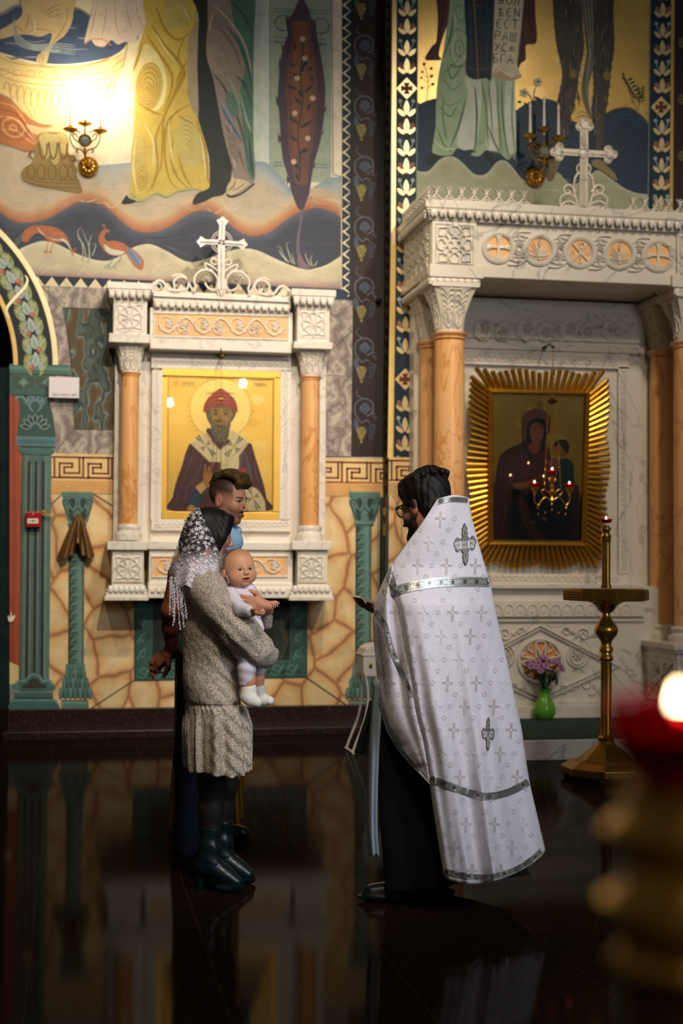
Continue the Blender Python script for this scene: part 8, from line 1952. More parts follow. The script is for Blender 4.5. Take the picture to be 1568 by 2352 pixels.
# dress: trunk from traced rows, ruffle, sleeves
rows = [(1300, 462, 500), (1312, 448, 508), (1330, 434, 519), (1360, 424, 528), (1400, 420, 536), (1450, 419, 543), (1500, 420, 547), (1550, 422, 551), (1600, 425, 555), (1612, 427, 555), (1626, 427, 568), (1660, 427, 573), (1700, 428, 573), (1745, 431, 572), (1772, 433, 571)]
zs_ = np.array([Qw(490, r[0]).z for r in rows])[::-1]; sw = dw/FPX
ctr = np.array([((r[1]+r[2])/2-784)*sw for r in rows])[::-1]; hw = np.array([(r[2]-r[1])/2*sw for r in rows])[::-1]
latw = np.array([.06, .12, .165, .18, .175, .17, .175, .18, .185, .18, .19, .205, .215, .22, .22])[::-1]
O2 = CAM+FWD*dw; hemz = Qw(490, 1764).z; seamz = Qw(490, 1612).z
class Dress(Body):
    pass
def dress_vol(h):
    lo = np.array([O2.x-1.0, O2.y-.40, hemz-.03]); P0 = Qw(420, 1500); P1 = Qw(640, 1500)
    lo = np.array([min(P0.x, P1.x)-.10, P0.y-.38, hemz-.03]); hi = np.array([P1.x+.08, P0.y+.42, Qw(480, 1290).z+.04])
    n = np.ceil((hi-lo)/h).astype(int)+1; ax = [lo[i]+h*np.arange(n[i]) for i in range(3)]; X, Y, Z = np.meshgrid(*ax, indexing='ij', sparse=True)
    dX, dY = X-CAM.x, Y-CAM.y
    a = dX*RH.x+dY*RH.y+0*Z; b = dX*FH.x+dY*FH.y-dw+0*Z
    a = a+.0052*(Z-1.4)          # photo verticals lean by the camera roll
    c = np.interp(Z, zs_, ctr); w = np.interp(Z, zs_, hw); l = np.interp(Z, zs_, latw)
    # turn with the body
    ang = D(20); u = (a-c)*cos(ang)+b*sin(ang); v = -(a-c)*sin(ang)+b*cos(ang)
    th = np.arctan2(v, u); ruf = np.clip((seamz-Z)/.10, 0, 1); gather = np.exp(-((Z-seamz+.012)/.022)**2)
    fold = .009*ruf*np.sin(th*13+1)+.005*ruf*np.sin(th*23)+.0035*gather*np.sin(th*46)-.005*np.exp(-((Z-seamz)/.006)**2)+.0035*np.sin(th*3+Z*11)*(1-ruf)+.004*np.sin(Z*26+u*22)*(1-ruf)
    q = np.sqrt((u/(w*.97))**2+(v/l)**2); d = (q-1)*np.minimum(w, l)*.92-fold
    d = np.maximum(d, np.maximum(hemz-Z+.006*np.sin(th*5), Z-Qw(480, 1296).z)).astype(np.float32)
    cavity = np.maximum((q-.78)*np.minimum(w, l), Z-hemz-.05); d = np.maximum(d, -cavity).astype(np.float32)
    def add(p, k):
        nonlocal d
        e_ = Body.d(p, X, Y, Z); hh = np.clip(k-np.abs(e_-d), 0, None)/k; d = (np.minimum(e_, d)-hh*hh*k*.25).astype(np.float32)
    def cp(A, B_, ra, rb, k=.03): add(('c', np.array(A), np.array(B_), ra, rb, k), k)
    cp(Qw(462, 1345, -.10), Qw(500, 1335, .14), .055, .055, .05)
    cp(Qw(470, 1352, -.16), Qw(503, 1392, -.20), .072, .076, .05); cp(Qw(503, 1392, -.20), Qw(552, 1450, -.22), .076, .078, .02); cp(Qw(552, 1450, -.22), Qw(590, 1490, -.19), .078, .066, .02); cp(Qw(590, 1492, -.19), Qw(608, 1500, -.16), .068, .058, .02)
    add(('e', np.array(Qw(606, 1500, -.16)), np.array((.052, .05, .060)), None, None, .02), .02)
    cp(Qw(510, 1345, .17), Qw(560, 1420, .20), .06, .05, .04); cp(Qw(560, 1420, .20), Qw(609, 1420, .09), .048, .034, .02); cp(Qw(613, 1402, -.03), Qw(612, 1434, .0), .020, .026, .02)
    wr_ = .0035*np.sin((a*1.0+Z)*95)*np.exp(-((a-((555-784)*sw))/.09)**2)*(b < -.05)
    d = d+wr_.astype(np.float32)
    # open the cuff towards the wearer's hand
    e_ = Body.d(('e', np.array(Qw(628, 1480, -.15)), np.array((.030, .04, .022)), None, None, .01), X, Y, Z); d = np.maximum(d, -e_).astype(np.float32)
    return nets(d, lo, h)
Vd, Qd = dress_vol(.0062)
def speckle():
    m, nt, b = mat('speckled_crepe'); v = nd(nt, 'ShaderNodeTexVoronoi', feature='DISTANCE_TO_EDGE', i_Scale=150.0, i_Randomness=.75); nt.links.new(coords(nt, (1, 1, 1.35), obj=False), v.inputs['Vector'])
    r = ramp(nt, v.outputs['Distance'], [(.04, '#85756a'), (.12, '#9c8c7c'), (.22, '#dfd6c6'), (.5, '#e9e1d2')]); nt.links.new(r.outputs[0], b.inputs['Base Color']); b.inputs['Roughness'].default_value = .85
    n = nd(nt, 'ShaderNodeTexNoise', i_Scale=24.0, i_Detail=3.0); nt.links.new(coords(nt, obj=False), n.inputs['Vector']); bump(nt, b, n.outputs[0], .7, .014); return m
sdf_obj('dress', [(Vd, Qd)], speckle(), wom, None, 1)
# boots
Rw = Rm
fb_ = RH*cos(D(-12))+FH*sin(D(-12)); Rb = np.array([[-FH.x, fb_.x, 0], [-FH.y, fb_.y, 0], [0, 0, 1]]); 
bm_ = simple('teal_black_leather', '#0a1a1d', .34, bumpy=.2, bscale=40)
for (x, y, ank) in ((500, 2036, Qw(482, 1935, -.05)), (520, 2000, Qw(510, 1925, .10))):
    t = PZ(x, y, 0); B = Body(); hl = t-fb_*.09; A = Vector((ank.x, ank.y, 0))
    B.chain([Vector((A.x, A.y, .26)), Vector((A.x, A.y, .17)), A*1.0+up*.11-fb_*.005], [.046, .043, .047], .03)
    B.chain([A+up*.12, A+fb_*.065+up*.07, A+fb_*.115+up*.042], [.040, .036, .030], .03); B.ell(A+fb_*.088+up*.020, (.034, .062, .024), Rb, .012); B.ell(A+up*.10-fb_*.02, (.038, .045, .045), Rb, .02)
    sdf_obj('boot', [B.mesh(.004, disp=lambda X, Y, Z: .0013*np.sin(Z*90+X*40+Y*30)*(Z > .12), clip=lambda X, Y, Z: -Z+.001+0*X+0*Y)], bm_, wom)
    B = Body(); B.cap(A-fb_*.035+up*.09, A-fb_*.045+up*.012, .026, .017, .01); sdf_obj('heel', [B.mesh(.004, clip=lambda X, Y, Z: -Z+.001+0*X+0*Y)], bm_, wom)
# lace scarf
LO = [(1165, 449, 457), (1175, 437, 464), (1190, 425, 473), (1210, 417, 484), (1235, 411, 495), (1260, 403, 506), (1280, 396, 513), (1300, 391, 516), (1318, 388, 514), (1335, 389, 506), (1348, 393, 494)]
def lace_pt(u, v):
    k = v*(len(LO)-1); i = min(int(k), len(LO)-2); t = k-i; A, B_ = LO[i], LO[i+1]; y, xl, xr = [A[j]+(B_[j]-A[j])*t for j in range(3)]
    th = D(6)+(2*PI-D(12))*u; c, hw_ = (xl+xr)/2, (xr-xl)/2
    bx = hw_*cos(th); Bd = .045+.145*min(1, v*2.6)**.6; lo_ = max(0, (v-.62)/.38)
    if v > .62: Bd += .05*lo_
    rip = lo_*.014*sin(th*11)+.003*sin(th*7+v*20)*v
    return Qw(c+bx*(1+rip), y+lo_*4*sin(th*9), -(Bd+rip)*sin(th)+.02)
NU, NV = 90, 50
Vl = [lace_pt(i/NU, j/NV) for j in range(NV+1) for i in range(NU+1)]; Fl = [(j*(NU+1)+i, j*(NU+1)+i+1, (j+1)*(NU+1)+i+1, (j+1)*(NU+1)+i) for j in range(NV) for i in range(NU)]
def net_mat():
    m, nt, b = mat('lace_net'); b.inputs['Base Color'].default_value = lin('#e2dbe4')+(1,); b.inputs['Roughness'].default_value = .9; b.inputs['Alpha'].default_value = .10
    n = nd(nt, 'ShaderNodeTexNoise', i_Scale=60.0, i_Detail=2.0); nt.links.new(coords(nt, obj=False), n.inputs['Vector']); sp = nt.nodes.new('ShaderNodeSeparateXYZ'); nt.links.new(coords(nt, obj=False), sp.inputs[0])
    mr = nd(nt, 'ShaderNodeMapRange'); mr.inputs['From Min'].default_value = Qw(450, 1262).z; mr.inputs['From Max'].default_value = Qw(450, 1302).z; mr.inputs['To Min'].default_value = .0; mr.inputs['To Max'].default_value = .78; nt.links.new(sp.outputs[2], mr.inputs[0])
    ad = nd(nt, 'ShaderNodeMath', operation='MULTIPLY_ADD'); nt.links.new(n.outputs[0], ad.inputs[0]); ad.inputs[1].default_value = .14; nt.links.new(mr.outputs[0], ad.inputs[2]); nt.links.new(ad.outputs[0], b.inputs['Alpha']); return m
mb = MB(); mb.add(Vl, Fl); scf = mb.build('headscarf', net_mat(), wom, smooth=True, label='white floral lace headscarf over dark hair')
pj = Proj(Vl, Fl); pl = Paint(lambda x, y, n: pj(x, y, n+.0015), dz=1e-5); rl = random.Random(5); W1 = '#efe9ee'
def inside(x, y):
    for (y0, a0, b0), (y1, a1, b1) in zip(LO, LO[1:]):
        if y0 <= y <= y1: t = (y-y0)/(y1-y0); return a0+(a1-a0)*t+1 < x < b0+(b1-b0)*t-1
    return False
def S_in(P, w, c=W1, taper=0):
    if all(inside(*p) for p in P): pl.stroke(P, w, c, taper=taper, n=4)
pts_ = []
for tries in range(900):
    y = rl.uniform(1170, 1344); x = rl.uniform(390, 514)
    if not inside(x, y) or any(math.dist((x, y), p) < (9.5 if y < 1300 else 6.5) for p in pts_): continue
    pts_.append((x, y)); k = rl.random(); a0 = rl.uniform(0, 6)
    if k < .5:
        for j in range(5):
            a = a0+j*1.2566; q_ = (x+3.0*cos(a), y+3.0*sin(a))
            if inside(*q_): pl.poly(ell(q_[0], q_[1], 2.3, 1.6, 8, a), W1)
    else:
        for j, a in enumerate((a0, a0+1.1, a0-1.1)):
            P = (x+4.6*cos(a), y+4.6*sin(a))
            if inside(*P) and inside(x, y): pl.stroke([(x, y), ((x+P[0])/2, (y+P[1])/2), P], 2.8, W1, taper=1, n=3)
    b0 = a0+2.2; c = [(x+r_*cos(b0+r_*.16), y+r_*sin(b0+r_*.16)) for r_ in (1, 4, 7, 10)]; S_in(c, 1.0)
    for j in range(4):
        a = rl.uniform(0, 6.28); q_ = (x+6*cos(a), y+6*sin(a))
        if inside(*q_): pl.poly(ell(q_[0], q_[1], .8, .8, 6), '#cfc8d4')
for j in range(len(LO)-1):
    (y0, a0, b0), (y1, a1, b1) = LO[j], LO[j+1]; S_in([(b0-2, y0+1), (b1-2, y1-1)], 1.3)
filt_paint(pl); pl.build('lace_flowers', simple('lace_thread', '#eee8ee', .8), scf)
# hanging fringe of leaf-shaped lace
mb = MB(); lt = simple('lace_fringe', '#ddd5dc', .85)
for s_i in range(44):
    x0 = 388+rl.uniform(0, 34); y0 = rl.uniform(1325, 1345); L_ = rl.uniform(30, 112)*(1-abs(x0-405)/40); dxx = rl.uniform(-.05, .22)
    P = []; k = max(3, int(L_/7))
    for j in range(k+1):
        t = j/k; x = x0+dxx*L_*t+rl.uniform(-1, 1); y = y0+L_*t; P.append(Qw(x, y, -.14+.02*sin(s_i)))
        c = P[-1]; a = rl.uniform(-.7, .7); r_ = .0048*rl.uniform(.6, 1.2); dl = RH*sin(a)+up*cos(a); sd = RH*cos(a)-up*sin(a)
        mb.add([c+dl*r_*1.5, c+sd*r_*.7-FH*.002, c-dl*r_*1.5, c-sd*r_*.7-FH*.002, c+FH*.002], [(0, 1, 2, 3), (0, 4, 1), (1, 4, 2), (2, 4, 3), (3, 4, 0)])
    mb.tube([tuple(p) for p in P], .0011, 4)
mb.build('fringe', lt, scf)

# ------------------------------------------------------------------ the baby
db = 5.98
Qb = lambda x, y, d=0: PD(x, y, db+d)
bab = empty('person', Qb(565, 1470), 'baby in white clothes and socks held against the speckled dress', 'person')
fbb = -FH*cos(D(27))+RH*sin(D(27))
FB = Frame(Qb(549, 1309, .0), fbb, D(2), D(-5), .94)
def baby_head(F):
    B = Body(); e = lambda *a, **k: F.ell(B, *a, **k)
    e((0, -.008, .030), (.068, .078, .066)); e((0, .022, -.012), (.060, .053, .052), k=.03); e((0, .03, -.043), (.042, .038, .026), k=.03)
    for s_ in (1, -1):
        e((s_*.034, .043, -.027), (.027, .024, .024), k=.02); e((s_*.071, -.012, -.012), (.008, .014, .020), k=.006); e((s_*.079, -.008, -.010), (.006, .007, .011), k=.004, sub=True); e((s_*.024, .080, .006), (.014, .011, .008), k=.010, sub=True); e((s_*.0245, .0615, .004), (.0115, .0098, .0085), k=.003)
    e((0, .056, -.060), (.014, .013, .011), k=.012); e((0, .072, .002), (.0065, .009, .012), k=.012); e((0, .0805, -.010), (.009, .009, .0075), k=.007)
    for s_ in (1, -1): e((s_*.0075, .075, -.0125), (.0055, .007, .005), k=.004)
    e((0, .0705, -.031), (.021, .009, .0040), k=.005); e((0, .0695, -.0430), (.018, .010, .0045), k=.005); e((0, .080, -.0365), (.019, .012, .0034), k=.003, sub=True)
    F.cap(B, (0, -.01, -.05), (0, -.02, -.10), .036, .04, k=.03); return B
def bcol(V):
    P = FB.loc(V); x, y, z = np.abs(P[:, 0]), P[:, 1], P[:, 2]; C = np.tile(LC('#dba07c'), (len(V), 1))
    def mx(m, c): nonlocal C; m = np.clip(np.asarray(m, float), 0, 1)[:, None]; C = C*(1-m)+np.array(c)*m
    hd_ = V[:, 2] > Qb(552, 1362).z
    mx(np.exp(-((x-.033)**2+(z+.024)**2)/.00035)*(y > .03)*.45*hd_, LC('#cf7a60'))
    mx((np.clip((.014-P[:, 1])/.025, 0, 1)*np.clip((z-.0)/.03, 0, 1)*.85+np.clip((z-.06)/.03, 0, 1)*.35)*hd_, LC('#5f3a22'))
    mx(((x-.0245)**2/.0105**2+(z-.004)**2/.0042**2 < 1)*(y > .055)*hd_, LC('#a59a98')); mx(((x-.0245)**2+(z-.004)**2 < .0060**2)*(np.abs(z-.004) < .0044)*(y > .055)*hd_, LC('#12100f')); mx((np.abs(x-.0245) < .012)*(np.abs(z-.0092+((x-.0245)/.024)**2*.006) < .0014)*(y > .05)*hd_, LC('#5a3526'))
    mx((np.abs(x-.025) < .013)*(np.abs(z-.021) < .002)*(y > .05)*.35*hd_, LC('#9a6a48'))
    mx((z < -.0285)*(z > -.0455)*(x < .020-np.abs(z+.037)*.6)*(y > .055)*hd_*.8, LC('#b86454')); mx((np.abs(z+.0365) < .0032-x*.1)*(x < .0175)*(y > .045)*hd_, LC('#481a18')); mx((np.abs(x-.004) < .0022)*(np.abs(z+.0155) < .0016)*(y > .07)*.6*hd_, LC('#8a4030'))
    mx((V[:, 2] < Qb(552, 1362).z)*.35, LC('#c07858'))
    return C
B = Body()
hand(B, Qb(578, 1402, -.19), RH*.7-up*.35-FH*.5, RH*.2+up*.75, 1, (.9, 1.0, 1.0, .9), .50, .12, .5, .004)
hand(B, Qb(604, 1392, -.02), RH*.75+up*.35-FH*.2, RH*.3-up*.6, 1, (.5, .8, .9, .9), .48, .2, .4, .004)
B.chain([Qb(552, 1345, .01), Qb(550, 1380, .02), Qb(556, 1470, .02)], [.036, .05, .05]); B.chain([Qb(540, 1375, .0), Qb(552, 1398, -.14), Qb(578, 1404, -.185)], [.02, .02, .016]); B.chain([Qb(575, 1380, .02), Qb(604, 1394, -.01)], [.02, .016])
B.chain([Qb(556, 1475, .0), Qb(570, 1508, -.07), Qb(569, 1560, -.06), Qb(571, 1586, -.06)], [.04, .028, .029, .027]); B.chain([Qb(575, 1480, .05), Qb(588, 1510, .05), Qb(590, 1556, .05), Qb(592, 1582, .05)], [.04, .028, .028, .026])
sdf_obj('body', [baby_head(FB).mesh(.0019), B.mesh(.0022)], M['skin'], bab, bcol, 1)
B = Body(); B.ell(Qb(549, 1378, .02), (.082, .07, .075), None, .03); B.chain([Qb(550, 1385, .02), Qb(556, 1470, .02)], [.072, .08], .03)
B.cap(Qb(548, 1352, .01), Qb(570, 1358, -.005), .042, .035, .02)
B.chain([Qb(529, 1366, -.08), Qb(552, 1398, -.15), Qb(574, 1405, -.185)], [.031, .029, .026], .012); B.chain([Qb(585, 1375, .02), Qb(600, 1395, .0)], [.032, .026], .02)
B.cap(Qb(556, 1470, .0), Qb(584, 1440, .0), .055, .04, .03)
wc = fabric('white_cotton', '#ded6e2', .85, 150, .3, .04)
sdf_obj('bodysuit', [B.mesh(.0035, disp=lambda X, Y, Z: .0018*np.sin(Z*110+X*50))], wc, bab)
B = Body(); B.chain([Qb(556, 1480, .0), Qb(570, 1508, -.07), Qb(566, 1535, -.07), Qb(566, 1566, -.06)], [.07, .038, .034, .033], .02); B.chain([Qb(575, 1480, .06), Qb(588, 1510, .05), Qb(590, 1558, .05)], [.06, .036, .031], .02)
sdf_obj('trousers', [B.mesh(.0035, disp=lambda X, Y, Z: .0015*np.sin(Z*140+X*30), clip=lambda X, Y, Z: Qb(566, 1571).z-Z+0*X+0*Y)], wc, bab)
for P, r in (([(571, 1584, -.06), (570, 1600, -.065), (577, 1607, -.07), (590, 1613, -.08)], [.031, .030, .026, .021]), ([(594, 1586, .05), (596, 1601, .05), (606, 1608, .045), (619, 1609, .03)], [.029, .028, .023, .019])):
    B = Body(); B.chain([Qb(*p) for p in P], r, .015); c = Qb(*P[0]); B.cap(c+RH*.0, c+up*.006, r[0]*1.05, r[0]*1.02, .004)
    sdf_obj('sock', [B.mesh(.003)], fabric('white_sock', '#e6e0d4', .9, 250, .5), bab)

# ------------------------------------------------------------------ the priest
dp = 5.80
Qp = lambda x, y, d=0: PD(x, y, dp+d)
pri = empty('person', PZ(1010, 2070, 0), 'person with dark hair and glasses in long white vestment with silver bands, seen from behind', 'person')
fp = -RH*cos(D(45))+FH*sin(D(45))
FP = Frame(Qp(974, 1162, 0), fp, D(16), 0, 1.04)
stubP = lambda P: (np.clip((-.028-P[:, 2])/.02, 0, 1)*.9*(P[:, 1] > .0))
hairP = lambda P: (((P[:, 1] < .0) & (P[:, 2] > -.02)).astype(float)*.9, '#0c0908')
parts = [adult_head(FP).mesh(.0026)]; B = Body()
B.chain([Qp(925, 1440, .12), Qp(888, 1412, .12)], [.04, .029]); hand(B, Qp(884, 1411, .12), -RH*.85+up*.30, RH*.2+up*.8, -1, (.3, .3, .35, .4), .95, .1, .2)
parts.append(B.mesh(.004))
sdf_obj('body', parts, M['skin'], pri, lambda V, f=face_col(FP, '#a8705a', '#8a4a40', '#120c0a', '#120e0c', stubP, '#140d0b', hairP, '#b4604a'): np.where(V[:, 2:3] > 1.45, f(V), LC('#8a4c38')), 2)
B = Body(); e = lambda *a, **k: FP.ell(B, *a, **k)
e((0, -.022, .052), (.090, .104, .088)); e((0, .035, .088), (.068, .055, .042), k=.03); e((0, -.065, -.035), (.074, .055, .075), k=.03)
for s_ in (1, -1): FP.cap(B, (s_*.072, .03, .06), (s_*.077, .018, .012), .018, .010, k=.02); e((s_*.082, -.012, -.008), (.012, .016, .026), k=.006, sub=True)
for i in range(12): a = i*.52; FP.cap(B, (.03*cos(a), -.05+.03*sin(a), .135), (.075*cos(a), -.045+.085*sin(a), .100), .008, .012, k=.012)
hp = simple('black_hair_short', '#0b0908', .6, spec=.25); strands(hp, '#120d0b', (0, .6, .5), (60, 60, 14))
sdf_obj('hair', [B.mesh(.0035, disp=lambda X, Y, Z: .0022*np.sin(X*150+Z*60+5*np.sin(Y*30))*np.sin(Y*170+Z*40))], hp, pri, None, 1)
B = Body(); FP.cap(B, (-.05, .03, -.06), (-.03, .07, -.11), .016, .018, k=.02); FP.cap(B, (.05, .03, -.06), (.03, .07, -.11), .016, .018, k=.02); FP.ell(B, (0, .075, -.125), (.034, .026, .045), k=.03); FP.cap(B, (-.03, .098, -.052), (.03, .098, -.052), .006, k=.01)
sdf_obj('beard', [B.mesh(.004)], hp, pri, None, 1)
mb = MB()
for s_ in (1, -1):
    ring = [tuple(FP.p(s_*.033+.023*cos(t)*(1 if abs(cos(t)) < .9 else .96), .101-.004*abs(cos(t)), .002+.019*sin(t))) for t in np.linspace(0, 2*PI, 19)[:-1]]; mb.tube(ring, .0030, 6, closed=True)
    mb.tube([tuple(FP.p(s_*.056, .098, .010)), tuple(FP.p(s_*.082, .075, .012)), tuple(FP.p(s_*.088, .0, .012)), tuple(FP.p(s_*.085, -.02, -.004))], .0030, 6)
mb.tube([tuple(FP.p(-.010, .103, .006)), tuple(FP.p(.010, .103, .006))], .0028, 6); gl = mb.build('glasses', M['black'], pri, smooth=True)
for s_ in (1, -1):
    mb = MB(); mb.poly([FP.v(s_*.033+.021*cos(t), .101, .002+.017*sin(t)) for t in np.linspace(0, 2*PI, 17)[:-1]]); mb.build('lens', M['glass'], gl)
# cassock
def ringloft(rows, n=72, d0=0.0, fold=None):
    """rows: (y, xl, xr, near, far, tilt)"""
    V = []
    for j, (y, xl, xr, nr, fr_, tl) in enumerate(rows):
        for i in range(n):
            th = 2*PI*i/n; c, hw_ = (xl+xr)/2, (xr-xl)/2; dd = -(nr if sin(th) > 0 else fr_)*sin(th)
            f = fold(th, j/(len(rows)-1)) if fold else 0
            V.append(Qp(c+hw_*cos(th)*(1+f), y+tl*cos(th), dd*(1+f)+d0))
    F = [(j*n+i, j*n+(i+1) % n, (j+1)*n+(i+1) % n, (j+1)*n+i) for j in range(len(rows)-1) for i in range(n)]
    return V, F
rw = [(1360, 905, 1000, .05, .10, 0), (1420, 890, 1040, .06, .14, 0), (1520, 878, 1070, .07, .16, 0), (1640, 870, 1090, .08, .18, 0), (1760, 868, 1115, .09, .20, 0), (1880, 872, 1145, .11, .22, -5), (1980, 880, 1190, .13, .24, -14), (2030, 886, 1212, .14, .25, -20)]
V, F = ringloft(rw, d0=.03, fold=lambda th, t: .035*t*sin(th*7+1)+.015*t*sin(th*13))
mb = MB(); mb.add(V, F+[tuple(range(72)), tuple(range(len(V)-1, len(V)-73, -1))]); mb.build('cassock', fabric('black_wool', '#07070a', .9), pri, smooth=True)
for (x, y) in ((905, 2072), (985, 2040)):
    a = PZ(x, y, 0)+FH*.02; f2 = -RH; B = Body(); B.cap(a+up*.05-f2*.06, a+up*.035+f2*.09, .044, .035, .03); B.ell(a+up*.018+f2*.02, (.135, .048, .018), np.array([[RH.x, FH.x, 0], [RH.y, FH.y, 0], [0, 0, 1]]), .02); B.cap(a+up*.06-f2*.05, a+up*.15-f2*.06, .046, .05, .03)
    sdf_obj('shoe', [B.mesh(.005, clip=lambda X, Y, Z: -Z+.001+0*X+0*Y)], simple('black_shoe', '#0c1214', .3), pri)
# pale blue cloth end and black sleeve end at the front
def ribbon(P, w, name, m, th=.006, par=pri, sdir=None):
    mb = MB(); n = len(P); V = []
    for i, (x, y, d) in enumerate(P): ww = w[i] if isinstance(w, (list, tuple)) else w; V += [Qp(x-ww, y, d+.02), Qp(x-ww*.3, y, d-.012), Qp(x+ww*.3, y, d+.008), Qp(x+ww, y, d-.01)]
    mb.add(V, [(i*4+j, i*4+j+1, i*4+j+5, i*4+j+4) for i in range(n-1) for j in range(3)]); o = mb.build(name, m, par, smooth=True); s_ = o.modifiers.new('s', 'SOLIDIFY'); s_.thickness = th; return o
ribbon(cr([(872, 1560, -.02), (862, 1690, -.02), (857, 1800, -.02), (856, 1900, -.02), (860, 1966, -.02)], n=5), 11, 'stole_end', fabric('pale_blue_linen', '#8b9aa5', .9))
ribbon(cr([(862, 1610, .05), (852, 1650, .05), (838, 1692, .05), (828, 1730, .05)], n=4), 11, 'black_sleeve_end', fabric('black_sleeve_cloth', '#08080a', .9))
# vestment: traced panels with real depth
Lc = [(1003, 1148), (985, 1176), (964, 1207), (940, 1239), (916, 1272), (901, 1294), (884, 1325), (863, 1377), (857, 1413), (857, 1455), (860, 1499), (864, 1560), (872, 1621), (887, 1676), (911, 1719), (938, 1752), (985, 1800)]
Fo = [(905, 1373), (914, 1407), (927, 1484), (942, 1575), (951, 1637), (970, 1713), (985, 1800), (1000, 1900), (1018, 2010)]
Rc = [(1075, 1143), (1078, 1165), (1084, 1196), (1097, 1242), (1111, 1290), (1127, 1347), (1137, 1395), (1147, 1443), (1165, 1520), (1183, 1605), (1201, 1700), (1215, 1790), (1233, 1870), (1252, 1952)]
Lb = Lc[:6]+[(903, 1335)]+Fo
def rs(c, n): return resample(cr(c, n=6), n)
NR, NC = 120, 60
def dleft(y): return np.interp(y, [1148, 1200, 1295, 1375, 1500, 1800, 2010], [-.15, -.15, -.13, -.19, -.22, -.25, -.26])
def drgt(y): return np.interp(y, [1143, 1300, 1500, 1800, 2010], [-.06, -.03, .03, .08, .10])
def bul(y): return np.interp(y, [1143, 1200, 1300, 1400, 1600, 2010], [.02, .08, .15, .19, .21, .22])
LB, RB_ = rs(Lb, NR+1), rs(Rc, NR+1)
Vb = []
for j in range(NR+1):
    (x0, y0), (x1, y1) = LB[j], RB_[j]; t = j/NR
    for i in range(NC+1):
        u = i/NC; x = x0+(x1-x0)*u; y = y0+(y1-y0)*u+(42*max(0, sin(PI*u))**.6*max(0, (t-.72)/.28) if t > .72 else 0)-8*sin(PI*u)*(t < .1)*(1-t/.1)
        d = dleft(y0)*(1-u)+drgt(y1)*u-bul(y)*(math.sin(PI*min(1, u*1.0))**.75)*(.55 if t < .3 else .6)
        fade = min(1, max(0, (t-.3)/.35)); f = .020*sin(u*15+t*1.5+.4)+.012*sin(u*27-t*2)+.006*sin(u*47+t*5); up_ = .004*sin(u*9+t*14)
        ctr_ = -.035*math.exp(-((u-.62+.12*t)/.07)**2)*fade+.02*math.exp(-((u-.50+.10*t)/.05)**2)*fade
        d += (f*fade+up_+ctr_)*min(1, 4*u*(1-u)+.15)
        if u < .06 and t > .27: d += .03*(1-u/.06)
        Vb.append(Qp(x, y, d))
Fb = [(j*(NC+1)+i, j*(NC+1)+i+1, (j+1)*(NC+1)+i+1, (j+1)*(NC+1)+i) for j in range(NR) for i in range(NC)]
# near side panel over the arm
La = Lc[5:]; Fa = [(901, 1294), (906, 1340)]+Fo[:7]
LA, FA = rs(La, NR+1), rs([(901, 1294), (906, 1330), (907, 1373), (916, 1407), (930, 1484), (945, 1575), (955, 1637), (974, 1713), (986, 1801)], NR+1); Va = []; N2 = 26
for j in range(NR+1):
    (x0, y0), (x1, y1) = LA[j], FA[j]; t = j/NR
    for i in range(N2+1):
        u = i/N2; x = x0+(x1-x0)*u; y = y0+(y1-y0)*u
        dL = np.interp(t, [0, .2, .5, .8, 1], [-.13, -.05, .0, -.09, -.25]); dF = np.interp(t, [0, .2, .5, 1], [-.13, -.17, -.20, -.25])
        d = dL*(1-u)+dF*u-.07*sin(PI*u)*sin(PI*min(1, t*1.1))**.5+.014*sin(u*8+t*5)*sin(PI*t)+.022*math.exp(-((u-.72)/.14)**2)*sin(PI*t)
        Va.append(Qp(x, y, d))
Fa_ = [(j*(N2+1)+i, j*(N2+1)+i+1, (j+1)*(N2+1)+i+1, (j+1)*(N2+1)+i) for j in range(NR) for i in range(N2)]
# far side
RF, LF = rs(Rc[:11]+[(1195, 1760)], 61), rs(Lc[:14]+[(880, 1720)], 61); Vf = []
for j in range(61):
    (x0, y0), (x1, y1) = LF[j], RF[j]; t = j/60
    for i in range(31):
        u = i/30; x = x0+(x1-x0)*u; y = y0+(y1-y0)*u; dl = np.interp(y0, [1148, 1295, 1400, 1720], [-.15, -.13, -.02, .0]); d = dl*(1-u)+drgt(y1)*u+(.03+.30*min(1, t*3))*sin(PI*u)**.7*(1 if t > .12 else .2)
        if t < .16: d = dl*(1-u)+drgt(y1)*u+.01
        Vf.append(Qp(x, y, d))
Ff = [(j*31+i, (j+1)*31+i, (j+1)*31+i+1, j*31+i+1) for j in range(60) for i in range(30)]
rm_, nt, b_ = mat('white_brocade'); b_.inputs['Roughness'].default_value = .62; b_.inputs['Sheen Weight'].default_value = .3
n1 = nd(nt, 'ShaderNodeTexNoise', i_Scale=140.0, i_Detail=4.0); nt.links.new(coords(nt, obj=False), n1.inputs['Vector']); r1 = ramp(nt, n1.outputs[0], [(.3, '#cfc8cf'), (.7, '#dcd5dd')]); nt.links.new(r1.outputs[0], b_.inputs['Base Color'])
n2 = nd(nt, 'ShaderNodeTexNoise', i_Scale=9.0, i_Detail=3.0); nt.links.new(coords(nt, (1, 1, .35), obj=False), n2.inputs['Vector']); p_ = bump(nt, b_, n1.outputs[0], .2, .001); bump(nt, b_, n2.outputs[0], .35, .03, p_)
mb = MB(); mb.add(Vb, Fb); mb.add(Va, Fa_); mb.add(Vf, Ff); ves = mb.build('vestment', rm_, pri, smooth=True); s_ = ves.modifiers.new('s', 'SOLIDIFY'); s_.thickness = .004; s_.offset = 1
nA = len(Vb); pj2 = Proj(list(Vb)+list(Va), Fb+[tuple(i+nA for i in f) for f in Fa_])
pv = Paint(lambda x, y, n: pj2(x, y, n+.0035), dz=1e-5)
mtr = attr_mat('silver_trim', .34, .25, 160, .55, bumpy=.3); men = attr_mat('brocade_thread', .6, .1, 100, .0)
